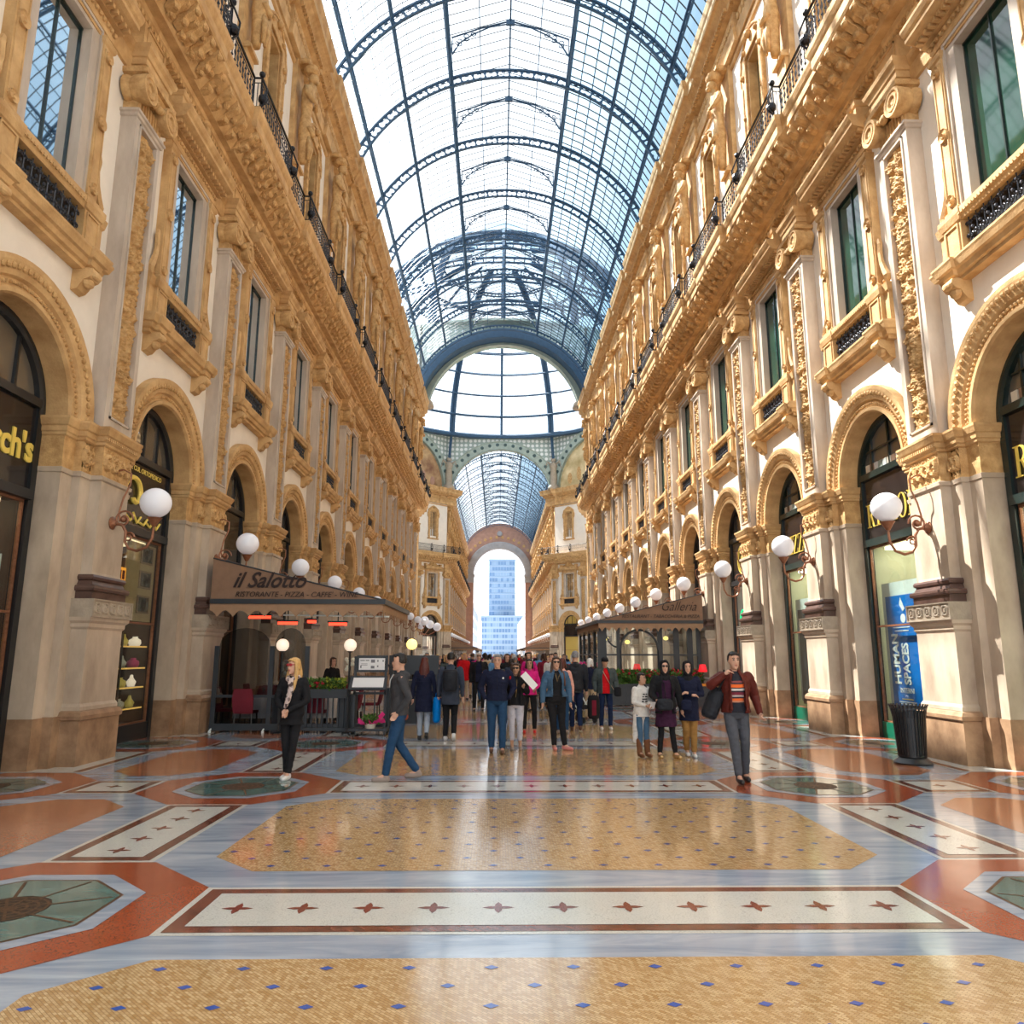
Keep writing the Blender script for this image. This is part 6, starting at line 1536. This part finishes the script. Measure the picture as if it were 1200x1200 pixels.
        if open_front:   # an open jacket: the same shape, a little larger, with the front cut away
            f2 = PB(); f2.torso([(cx, cy+.004, z, rx+.016, ry+.018) for cx, cy, z, rx, ry in tt])
            for sd in (1, -1):
                A = arms[0 if sd == -1 else 1]; el, wrp = A[:2]; end = lerp(el, wrp, .97)
                f2.limb([(sh[sd][0]*.93, sh[sd][1], sh[sd][2]-.005, .072*w), (*lerp(sh[sd], el, .5), .067*w), (*el, .058*w), (*lerp(el, end, .5), .053), (*end, .042)], 12)
                f2.limb([(sd*.10, -.135*w-.02, hem+.05, .022), (sd*.095, -.14*w-.015, 1.2, .022), (sd*.085, -.115*w, 1.36, .024), (sd*.062, -.04, 1.49, .024)], 8)
            oj = remesh(f2, 'open_jacket', top, root, .011, wr)
            bm = bmesh.new(); bm.from_mesh(oj.data)
            dl = [v for v in bm.verts if v.co.y < -.03 and abs(v.co.x) < (.088 if v.co.z < 1.3 else max(.03, .088-.30*(v.co.z-1.3))) and v.co.z < 1.50]
            bmesh.ops.delete(bm, geom=dl, context='VERTS'); bm.to_mesh(oj.data); bm.free()
            mm = oj.modifiers.new('cloth', 'SOLIDIFY'); mm.thickness = .012; mm.offset = 0
    if coat:
        cm, cz, flare = coat; f = PB()
        f.torso([(0, 0, cz, .20*flare, .17*flare), (0, 0, (cz+.95)/2, .19*(flare*.5+.5), .155*(flare*.5+.5)), (0, 0, .97, .185*hips, .145), (0, 0, 1.12, .165*w, .132), (0, 0, 1.25, .17*w, .138)])
        remesh(f, 'coat_skirt', cm, root, .012, wr*1.3)
    # head dressing
    f = PB()
    def cap(zl, g=.012, front=-.03):
        rings = []
        for z, rx, ry, oy in [(zl, .070, .088, .012), (.0, .074, .092, .010), (.03, .076, .094, .008), (.06, .074, .092, .008), (.095, .060, .076, .008), (.118, .035, .045, .010), (.128, .008, .01, .01)]:
            ring = []
            for k in range(16):
                a = 2*PI*k/16; x, y = (rx+g)*math.cos(a), oy+(ry+g)*math.sin(a)
                if y < front and z < .068: y = front-.0*(y-front)
                ring.append(H(x, y, z+g*.4*(z > .05)))
            rings.append(ring)
        f.loft(rings)
    if hijab:
        cap(-.05, .018, -.055); f.limb([(*H(.072, -.01, .03), .028), (*H(.068, -.03, -.06), .03), (*H(.03, -.06, -.125), .03), (*H(-.03, -.06, -.125), .03), (*H(-.068, -.03, -.06), .03), (*H(-.072, -.01, .03), .028)], 8)
        f.torso([(0, .0, 1.36, .15, .12), (0, .0, 1.44, .125, .11), (0, .0, 1.50, .085, .09), (0, .005, 1.56, .07, .08)]); remesh(f, 'headscarf', hijab, root, .010, .004)
    else:
        cap(-.045 if hairstyle != 'short' else -.02, .010, .0 if hairstyle != 'short' else -.005)
        f.limb([(*H(-.05, -.055, .085), .02), (*H(0, -.072, .098), .022), (*H(.05, -.055, .085), .02)], 8)
        if hairstyle == 'long':
            for sd in (-1, 1): f.limb([(*H(sd*.065, -.02, .05), .028), (*H(sd*.085, -.01, -.06), .032), (*H(sd*.095, -.03, -.18), .034), (*H(sd*.10, -.06, -.30), .028), (*H(sd*.095, -.07, -.38), .014)], 8)
            f.limb([(*H(0, .07, .02), .055), (*H(0, .09, -.12), .065), (*H(0, .09, -.28), .05), (*H(0, .09, -.36), .03)], 10)
        if hairstyle == 'back':
            f.torso([(hc.x, hc.y+.09, hc.z-.40, .05, .03), (hc.x, hc.y+.09, hc.z-.30, .11, .05), (hc.x, hc.y+.08, hc.z-.12, .115, .06), (hc.x, hc.y+.05, hc.z+.02, .085, .06)])
        if hairstyle == 'bob' or hairstyle == 'curly':
            q = random.Random(2)
            for k in range(46 if hairstyle == 'curly' else 0):
                a = q.uniform(-.25*PI, 1.25*PI); z = q.uniform(-.13, .10); f.ball(H((.085)*math.cos(a), .01+.095*math.sin(a), z), .034, 7, 5)
            if hairstyle == 'bob':
                for sd in (-1, 1): f.limb([(*H(sd*.07, -.01, .04), .028), (*H(sd*.08, .0, -.09), .03)], 8)
                f.limb([(*H(0, .07, .02), .055), (*H(0, .075, -.09), .05)], 10)
        if hairstyle == 'braid':
            f.limb([(*H(.05, .07, -.02), .035), (*H(.085, .03, -.10), .024), (*H(.085, -.06, -.17), .022), (*H(.07, -.09, -.27), .024), (*H(.07, -.09, -.33), .03)], 8)
        remesh(f, 'hair', hair, root, .009, .004, 40.)
        if hairstyle == 'cap':
            f = PB(); cap(.02, .018, -.2); f.limb([(*H(-.05, -.10, .045), .01), (*H(0, -.15, .042), .012), (*H(.05, -.10, .045), .01)], 6); f.limb([(*H(-.04, -.12, .045), .01), (*H(.04, -.12, .045), .01)], 6); remesh(f, 'cap', C_BLACK, root, .009)
    if glasses:
        f = MB()
        for e in (-1, 1): f.ball(H(e*.031, -.088, .022), .026, 10, 7, sc=(1, .35, .85))
        f.tube([H(-.075, -.03, .026), H(-.062, -.075, .026), H(0, -.094, .028), H(.062, -.075, .026), H(.075, -.03, .026)], .005, 5); f.build('sunglasses', glasses, root, smooth=True)
    else:
        for e in (-1, 1):
            f = MB(); f.ball(H(e*.030, -.083, .014), .010, 8, 6, sc=(1.4, .5, .8)); f.build('eye', EYE, root, smooth=True)
            if vox < .02: f = MB(); f.tube([H(e*.014, -.090, .034), H(e*.032, -.090, .040), H(e*.050, -.076, .034)], .005, 5); f.build('eyebrow', hair if not hijab else H_BLACK, root)
    f = MB(); f.ball(H(0, -.089, -.062), .014, 8, 6, sc=(1.6, .4, .45)); f.build('lips', LIP, root, smooth=True)
    if extra: extra(root, H)
    return root
def lbl(o, t): o['label'] = t; return o
def strap(root, pts, r, mt, name='shoulder_strap'): f = MB(); f.tube(pts, r, 6); return f.build(name, mt, root, smooth=True)
def bag(name, label, cat, loc, rz, mt, dims, parentscale=1., round_=.35, group=None, deco=None):
    r = empty(name, loc, rz, label, cat, group); f = PB(); a, b, c = dims
    f.torso([(0, 0, -c, a*.7, b*.7), (0, 0, -c*.8, a*.95, b*.95), (0, 0, 0, a, b), (0, 0, c*.7, a*.95, b*.9), (0, 0, c, a*.7, b*.5)], 12); remesh(f, 'bag_body', mt, r, .014, .006)
    if deco: deco(r)
    return r
def straight(dx=.03, st=0.): return (((-.09-dx, -.015, .49), (-.095-dx, .02, .085)), ((.09+dx, -.015, .49), (.095+dx, .02, .085)))
hang = (((-.235, .03, 1.13), (-.245, -.03, .88), .35), ((.235, .03, 1.13), (.245, -.03, .88), .35))
# 1 blonde woman
def ex(root, H):
    f = PB(); f.limb([(.08, .0, 1.48, .03), (.05, -.10, 1.45, .035), (0, -.12, 1.42, .04), (-.05, -.10, 1.45, .035), (-.08, 0, 1.48, .03), (0, .08, 1.49, .03), (.08, .0, 1.48, .03)], 8); f.limb([(.01, -.14, 1.42, .04), (.03, -.16, 1.3, .045), (.0, -.17, 1.16, .04), (-.03, -.175, 1.04, .03)], 8); remesh(f, 'scarf', SCARF, root, .010, .008)
person('blonde woman in black with printed scarf and clasped hands, standing at left', (-3.47, 11.4), -.15, 1.70, (((-.24, -.02, 1.13), (-.05, -.185, 1.00), .9), ((.24, -.02, 1.13), (.03, -.19, 1.0), .9)), (((-.06, -.03, .49), (-.035, .0, .085)), ((.07, -.06, .49), (.03, -.10, .085))), C_BLACK, C_BLACK, S_WHITE, H_BLOND, 'long', fem=True, w=1.04, hips=1.05, headturn=-.5, glasses=MATS.get('rg') or mat('red_glasses', (.35, .02, .03), .2, var=0), hem=.78, extra=ex, leg_w=.9)
# 2 man in hoodie, walking left
def ex(root, H):
    for sd in (-1, 1): strap(root, [(sd*.03, -.10, 1.46), (sd*.045, -.142, 1.38), (sd*.05, -.150, 1.28)], .006, S_WHITE, 'hood_cord')
person('man in dark grey hoodie and jeans striding left with one hand in his pocket', (-1.88, 11.2), -PI/2+.12, 1.77, (((-.25, .09, 1.14), (-.21, -.02, .93), .5, 1), ((.25, .13, 1.14), (.19, -.02, .95), .8)), (((-.09, .0, .50), (-.10, .28, .11), (0, -.14, -.05)), ((.09, -.10, .50), (.09, -.17, .085))), C_GREY, C_JEAN, S_GREY, H_BLACK, 'short', hem=.90, hood=True, extra=ex, headturn=.0)
# 3 auburn woman from behind
person('woman with long auburn hair and knee-length navy coat walking away', (-2.02, 16.4), PI, 1.70, hang, (((-.08, -.03, .49), (-.09, .22, .16), (0, -.10, -.10)), ((.08, -.04, .49), (.08, -.03, .085))), C_NAVY, C_LJEAN, S_BLACK, H_RED, 'back', fem=True, coat=(C_NAVY, .60, 1.0), hem=.86)
b = bag('shopping_bag', 'bright blue plastic shopping bag between the two walkers seen from behind', 'bag', (-1.74, 16.35, .62), 0, cloth('blue_plastic', (.0, .17, .55), rough=.3), (.09, .14, .26), deco=lambda r: strap(r, [(-.03, 0, .2), (-.02, 0, .33), (0, 0, .36), (.02, 0, .33), (.03, 0, .2)], .007, MATS['blue_plastic'], 'handles'))
b = bag('shopping_bag', 'small red and brown shopping bag held low behind the hoodie man', 'bag', (-2.42, 16.3, .62), 0, cloth('red_brown_print', (.35, .08, .04), rough=.6), (.10, .07, .20), deco=lambda r: strap(r, [(-.04, 0, .15), (0, 0, .30), (.04, 0, .15)], .006, C_BROWN, 'handles'))
# 4 man with backpack
def ex(root, H):
    f = PB(); f.torso([(0, .19, .98, .12, .06), (0, .20, 1.05, .15, .085), (0, .20, 1.25, .155, .09), (0, .19, 1.38, .15, .075), (0, .18, 1.42, .12, .05)], 14); remesh(f, 'backpack', QUILT, root, .012, .003)
    for sd in (-1, 1): strap(root, [(sd*.10, .12, 1.42), (sd*.11, .02, 1.475), (sd*.12, -.10, 1.40), (sd*.13, -.13, 1.25)], .018, C_BLACK)
person('man in slate coat with a black backpack walking away', (-1.45, 16.25), PI, 1.80, hang, (((-.08, -.03, .49), (-.09, .20, .15), (0, -.10, -.10)), ((.08, -.04, .49), (.09, -.02, .085))), C_SLATE, C_BLACK, S_WHITE, H_BLACK, 'short', w=1.08, coat=(C_SLATE, .72, 1.0), hem=.86, extra=ex)
# 5 man in navy fleece
def ex(root, H):
    f = MB(); f.lathe([(.001, 0), (.018, 0), (.018, .006), (.001, .006)], (.11, -.150, 1.33), 10, 'y'); f.build('chest_badge', S_WHITE, root); f = MB(); f.ball((.24, -.03, 1.34), .04, 8, 6, sc=(.6, 1, 1)); f.build('sleeve_patch', C_RED, root)
    f = MB(); f.tube([(0, -.152, 1.12), (0, -.158, 1.3), (0, -.12, 1.42)], .004, 4); f.build('zip', C_BLACK, root)
person('stocky grey-haired man in navy fleece and jeans, hands in pockets', (-.47, 14.35), 0, 1.76, (((-.31, .06, 1.15), (-.225, -.07, .97), .6, 1), ((.31, .06, 1.15), (.225, -.07, .97), .6, 1)), (((-.10, -.02, .49), (-.10, .02, .085)), ((.10, -.08, .50), (.10, -.14, .085))), C_NAVY, C_JEAN, S_BROWN, H_GREY, 'short', w=1.22, hips=1.12, hem=.92, leg_w=1.1, extra=ex)
# 6 curly woman with white folder
def ex(root, H):
    f = MB(); f.tube([(.03, -.13, 1.42), (.02, -.15, 1.2), (.0, -.155, 1.06)], .006, 5); f.ball((.0, -.16, 1.2), .016, 8, 6); f.build('long_necklace', S_GOLD, root)
person('woman with curly brown hair, sunglasses and pale cropped trousers beside the fleece man', (-.12, 14.75), 0, 1.60, (((-.24, .0, 1.15), (-.235, -.06, 1.06), .5), ((.24, -.02, 1.16), (.17, -.22, 1.26), .9)), (((-.08, -.04, .50), (-.07, -.02, .085)), ((.09, -.02, .50), (.10, .04, .085))), C_BLACK, C_LAV, S_GREY, H_BROWN, 'curly', fem=True, w=1.05, hips=1.08, glasses=EYE, open_front=C_BLACK, hem=.90, extra=ex, bottom_to=.35, skin=SKIN2)
b = empty('paper_folder', (.13, 14.48, 1.28), 0, 'white rolled paper folder held up by the curly-haired woman', 'folder'); f = MB(); f.M = Matrix.Rotation(-.75, 4, 'Y'); f.box(-.06, .07, -.03, .03, -.17, .17); f.build('paper_roll', PAPER, b)
# 7 woman in pink jacket
person('woman in a hot pink jacket, black trousers and red shoes behind the curly-haired woman', (.28, 17.9), 0, 1.66, (((-.24, .03, 1.14), (-.20, -.1, 1.0), .5), ((.24, .02, 1.14), (.14, -.17, 1.05), .5)), straight(), C_PINK, C_BLACK, S_RED, H_BLACK, 'bob', fem=True, hem=.90, skin=SKIN2, vox=.010)
# 8 denim jacket woman
def ex(root, H):
    strap(root, [(.05, -.12, 1.42), (.0, -.15, 1.28), (-.03, -.12, 1.44)], .005, S_GOLD, 'necklace'); strap(root, [(.13, .06, 1.46), (.145, -.06, 1.46), (.15, -.13, 1.35), (.15, -.14, 1.2)], .012, C_BROWN, 'bag_strap')
person('woman in blue denim jacket over black top and trousers, long brown hair, sunglasses', (.66, 14.75), .08, 1.72, (((-.255, .02, 1.14), (-.27, -.03, .90), .4), ((.25, .03, 1.14), (.27, -.02, .90), .4)), (((-.07, -.05, .49), (-.05, -.03, .085)), ((.10, -.04, .49), (.15, -.06, .085), (.10, -.12, -.05))), C_DEN, C_BLACK, S_PINK, H_BROWN, 'long', fem=True, w=1.1, hips=1.15, glasses=EYE, open_front=C_BLACK, hem=1.00, extra=ex)
# 9 blush top from behind
person('dark-haired woman in blush pink top and jeans walking away', (1.03, 17.7), PI-.1, 1.68, hang, straight(.0), C_BLUSH, C_JEAN, S_GREY, H_RED, 'bob', fem=True, hem=.92, vox=.010)
# 10 puffer man
person('tall grey-haired man in black quilted jacket walking away', (1.40, 18.3), PI, 1.84, hang, (((-.08, -.03, .49), (-.08, .14, .11), (0, -.12, -.05)), ((.08, -.04, .49), (.09, -.02, .085))), QUILT, C_JEAND, S_BROWN, H_GREY, 'short', w=1.15, hem=.84, hood=True, vox=.010)
def deco(r):
    f = MB(); f.box(-.05, .05, -.13, -.115, -.18, .16); f.build('red_panel', C_WINE, r); strap(r, [(-.04, 0, .24), (0, 0, .32), (.04, 0, .24)], .01, C_BLACK, 'handle')
bag('backpack', 'black and red backpack carried low in the hand of the quilted jacket man', 'backpack', (1.80, 18.15, .56), 0, C_BLACK, (.15, .12, .27), deco=deco)
# 11 man in red shirt
def ex(root, H): strap(root, [(.12, .06, 1.47), (.08, -.12, 1.42), (-.02+.0, -.165, 1.2), (-.18, -.13, .98)] if False else [(-.10, .06, 1.47), (-.07, -.13, 1.42), (.04, -.17, 1.2), (.19, -.13, .97)], .008, BAND, 'cross_strap')
person('man in black cap, grey jacket and red shirt walking towards the camera', (2.15, 18.6), 0, 1.70, (((-.27, .04, 1.15), (-.26, -.08, .95), .6, 1), ((.27, .04, 1.15), (.26, -.08, .95), .6, 1)), straight(.02), C_DGRN, C_JEAND, S_WHITE, H_BLACK, 'cap', w=1.12, open_front=C_RED, hem=.88, extra=ex, skin=SKIN2)
bag('shoulder_bag', 'small black bag hanging at the hip of the man in the red shirt', 'bag', (2.41, 18.35, .90), 0, C_BLACK, (.09, .05, .11))
# 12 girl
def ex(root, H):
    f = MB()
    for i, (x, z, ww) in enumerate(((-.05, 1.30, .05), (.02, 1.30, .035), (-.06, 1.25, .035), (.0, 1.25, .06), (-.07, 1.20, .12), (-.08, 1.15, .05), (.0, 1.15, .06))): f.box(x, x+ww, -.146, -.142, z, z+.025)
    f.build('printed_words', C_BLACK, root)
    f = PB(); f.torso([(-.03, .07, .30, .17, .05), (-.02, .06, .6, .18, .075), (0, .03, .95, .19, .12), (0, .01, 1.12, .15, .12)], 18); remesh(f, 'cardigan_tail', C_WHITE, root, .012, .012)
person('girl with a dark braid, long white cardigan, blue jeans and brown boots', (2.10, 13.7), .35, 1.44, (((-.20, .0, 1.14), (-.03, -.20, 1.08), .9), ((.20, -.01, 1.14), (.07, -.22, 1.10), .9)), (((-.07, -.03, .49), (-.085, .0, .10)), ((.07, -.04, .49), (.08, -.04, .10))), C_WHITE, C_DEN, C_BROWN, H_BLACK, 'braid', fem=True, headturn=.6, skin=SKIN2, coat=None, hem=.84, boots=True, extra=ex, leg_w=.85)
b = empty('phone', (2.24, 13.45, .90), .4, 'pale paper in the hands of the girl with the braid', 'paper'); f = MB(); f.M = Matrix.Rotation(.5, 4, 'X'); f.box(-.04, .05, -.006, .006, -.07, .06); f.build('sheet', PAPER, b)
# 13 purple dress woman
def ex(root, H): strap(root, [(-.12, .02, 1.46), (-.05, -.15, 1.35), (-.03, -.18, 1.10), (-.02, -.19, 1.0)], .008, C_BLACK, 'bag_strap')
person('woman in black coat, purple dress and sunglasses with a black headscarf', (2.50, 13.6), 0, 1.66, (((-.25, .0, 1.14), (-.20, -.14, 1.05), .5), ((.26, .02, 1.13), (.29, -.03, .88), .35)), (((-.10, -.03, .49), (-.13, .02, .085)), ((.10, -.04, .49), (.14, -.06, .085), (.05, -.13, -.05))), C_BLACK, C_BLACK, S_GOLD, H_BLACK, 'short', hijab=C_BLACK, fem=True, w=1.08, glasses=EYE, open_front=C_PURP, hem=.80, coat=(C_PURP, .56, 1.0), extra=ex, leg_w=.85)
bag('shoulder_bag', 'charcoal rounded bag at the waist of the woman in the purple dress', 'bag', (2.43, 13.33, .92), 0, QUILT, (.15, .06, .10))
# 14 second headscarf woman
person('woman in black headscarf and navy coat with folded arms and tan trousers', (2.95, 13.75), -.1, 1.65, (((-.25, -.02, 1.13), (.03, -.19, 1.13), .6), ((.25, -.02, 1.13), (-.03, -.21, 1.17), .6)), (((-.07, -.03, .49), (-.05, .10, .10)), ((.07, -.04, .49), (.06, -.06, .085))), C_NAVY, C_TAN, S_WHITE, H_BLACK, 'short', hijab=C_BLACK, fem=True, w=1.08, hem=.75, coat=(C_NAVY, .66, .95))
bag('shoulder_bag', 'small navy bag at the waist of the woman with folded arms', 'bag', (2.85, 13.50, .90), 0, C_NAVY, (.10, .05, .09))
# 15 man in leather jacket
def ex(root, H): strap(root, [(-.13, .10, 1.40), (-.15, -.05, 1.50), (-.16, -.13, 1.42), (-.24, -.08, 1.25), (-.30, .02, 1.1)], .014, C_BLACK, 'bag_strap')
person('man in oxblood leather jacket and striped sweater walking with a bag on his shoulder', (2.97, 11.1), -.05, 1.80, (((-.36, -.10, 1.30), (-.19, -.17, 1.44), 1.1), ((.29, .06, 1.14), (.30, -.10, .93), 1.0)), (((-.07, -.12, .50), (-.06, -.22, .10)), ((.10, -.02, .49), (.11, .10, .085))), C_LEATH, C_GREYT, S_BLACK, H_BLACK, 'short', w=1.1, open_front=STRIPE, hem=.93, extra=ex, headturn=.1)
b = bag('duffel_bag', 'dark soft bag slung at the side of the leather jacket man', 'bag', (2.66, 11.16, 1.08), 0, QUILT, (.12, .17, .23)); b.rotation_euler = (0, .4, 0)
# 16 waitress inside the cafe, white-haired woman with pushchair, man with white hair, child
person('woman in dark vest and white shirt inside the left cafe', (-4.72, 19.9), .8, 1.68, hang, straight(), C_BLACK, C_BLACK, S_BLACK, H_BROWN, 'bob', fem=True, vox=.012)
person('white-haired man with glasses in navy sweater, in the crowd left of centre', (-1.05, 24.5), 0, 1.82, hang, straight(), C_BLACK, C_BLACK, S_BLACK, H_WHT, 'short', open_front=C_NAVY, vox=.012, w=1.1, glasses=EYE)
person('dark-haired child in black walking behind the fleece man', (-.33, 19.2), 0, 1.40, hang, (((-.09, -.02, .49), (-.09, .02, .085)), ((.09, -.05, .49), (.09, .12, .11))), C_BLACK, C_BLACK, S_BROWN, H_BLACK, 'short', vox=.012)
person('white-haired woman in dark jacket pushing the pushchair beside the red shirt man', (2.1, 21.2), PI*.8, 1.66, hang, straight(), C_NAVY, C_BEIGE, S_BROWN, H_WHT, 'bob', fem=True, vox=.012)
pc = empty('pushchair', (1.75, 20.6, 0), .6, 'dark folding pushchair between the quilted jacket man and the red shirt man', 'pushchair')
f = MB()
for sd in (-.2, .2): f.tube([(sd, -.35, .1), (sd, .1, .6), (sd, .35, 1.05)], .014, 6); f.tube([(sd, .35, .1), (sd, -.1, .6)], .014, 6)
f.tube([(-.2, .35, 1.05), (.2, .35, 1.05)], .016, 6); f.build('frame', WHITEP, pc)
f = MB(); f.loft([[(-.19, -.2, .35), (.19, -.2, .35), (.19, -.15, .45), (-.19, -.15, .45)], [(-.19, .1, .35), (.19, .1, .35), (.19, .05, .45), (-.19, .05, .45)], [(-.19, .25, .85), (.19, .25, .85), (.19, .2, .85), (-.19, .2, .85)]]); f.build('seat', C_BLACK, pc)
for sx in (-.2, .2):
    for y in (-.35, .35): f = MB(); f.lathe([(.001, -.02), (.085, -.02), (.085, .02), (.001, .02)], (sx, y, .09), 14, 'x'); f.build('wheel', S_BLACK, pc)
# crowd farther back: four shared bodies with individual clothes
def crowd_proto(fem, away, walk):
    keep = set(COL.objects); r = person('x', (0, 0), 0, 1.75, hang, (((-.09, -.02, .49), (-.09, .10 if walk else .02, .09)), ((.09, -.05, .49), (.09, -.10 if walk else -.02, .085))), C_BLACK, C_BLACK, S_BLACK, H_BLACK, 'bob' if fem else 'short', fem=fem, vox=.02, w=1.02 if fem else 1.1, coat=(C_BLACK, .72, 1.) if away else None)
    PROTO.append(r); return r
CP = [crowd_proto(False, False, True), crowd_proto(True, False, True), crowd_proto(False, True, False), crowd_proto(True, True, True)]
q = random.Random(21)
TOPS = [(C_BLACK, 'black'), (C_NAVY, 'navy'), (C_SLATE, 'slate blue'), (C_RED, 'red'), (C_WHITE, 'off-white'), (C_BLACK, 'black'), (C_NAVY, 'navy'), (C_DGRN, 'grey-green'), (C_BEIGE, 'beige'), (C_PINK, 'hot pink'), (C_BLACK, 'black'), (C_GREY, 'charcoal'), (C_WINE, 'wine red'), (C_SKY, 'sky blue'), (C_BLACK, 'black')]
BOTS = [C_BLACK, C_JEAN, C_JEAND, C_BEIGE, C_BLACK]; HRS = [(H_BLACK, 'black-haired'), (H_BROWN, 'brown-haired'), (H_GREY, 'grey-haired'), (H_BLOND, 'blond'), (H_WHT, 'white-haired'), (H_BLACK, 'black-haired')]
placed = []
for i in range(110):
    for _ in range(60):
        y = 23.5+62*(q.random()**1.5); xm = min(5.2, 2.4+.045*y) if y < 64 else 6
        x = q.uniform(-xm, xm)
        if y < 36 and x > 2.4: x = q.uniform(-2.6, 2.3)
        if y < 27 and abs(x+1.05) < .8: continue
        if all(math.hypot(x-a, (y-b_)*.8) > .6 for a, b_ in placed): break
    placed.append((x, y)); k = q.randrange(4); c = copy_tree(CP[k]); tp, tn = q.choice(TOPS); bt = q.choice(BOTS); hr, hn = q.choice(HRS)
    for ch in c.children:
        nm = ch.name.split('.')[0]; m_ = {'jacket': tp, 'coat_skirt': tp, 'trousers': bt, 'hair': hr}.get(nm)
        if nm == 'body' and q.random() < .35: m_ = SKIN2
        if m_: ch.material_slots[0].link = 'OBJECT'; ch.material_slots[0].material = m_
        if nm in ('lips', 'eyebrows', 'eyes') and y > 40: ch.hide_render = False
    away = q.random() < .5; s = q.uniform(1.56, 1.86)/1.75; c.scale = (s, s, s); c.location = (x, y, 0); c.rotation_euler.z = (PI if away else 0)+q.uniform(-.5, .5)
    pos = ('left' if x < -1 else 'right' if x > 1 else 'centre'); dist = 'before the dome' if y < 45 else ('near the dome' if y < 66 else 'under the dome')
    tag(c, '%s walker in %s, %s, %s crowd %s, %s row' % (hn, tn, 'seen from behind' if away else 'facing the camera', pos, dist, ORD[min(16, int((y-23)/4))]), 'person', 'crowd of walkers'); c.name = 'person'
for i in range(60):
    y = 92+70*q.random(); x = q.uniform(-2.8, 2.8); k = q.randrange(4); c = copy_tree(CP[k]); tp, tn = q.choice(TOPS)
    for ch in c.children:
        nm = ch.name.split('.')[0]
        if nm in ('jacket', 'coat_skirt'): ch.material_slots[0].link = 'OBJECT'; ch.material_slots[0].material = tp
    c.location = (x, y, 0); s = q.uniform(1.56, 1.86)/1.75; c.scale = (s, s, s); c.rotation_euler.z = PI if q.random() < .5 else 0
    tag(c, 'tiny distant walker in %s in the far arcade crowd' % tn, 'person', 'distant %s walkers in the far arcade' % tn); c.name = 'person'
# ------------------------------------------------------------------ drop the unplaced kit originals
for o in PROTO:
    for c in list(o.children_recursive)+[o]:
        bpy.data.objects.remove(c, do_unlink=True)
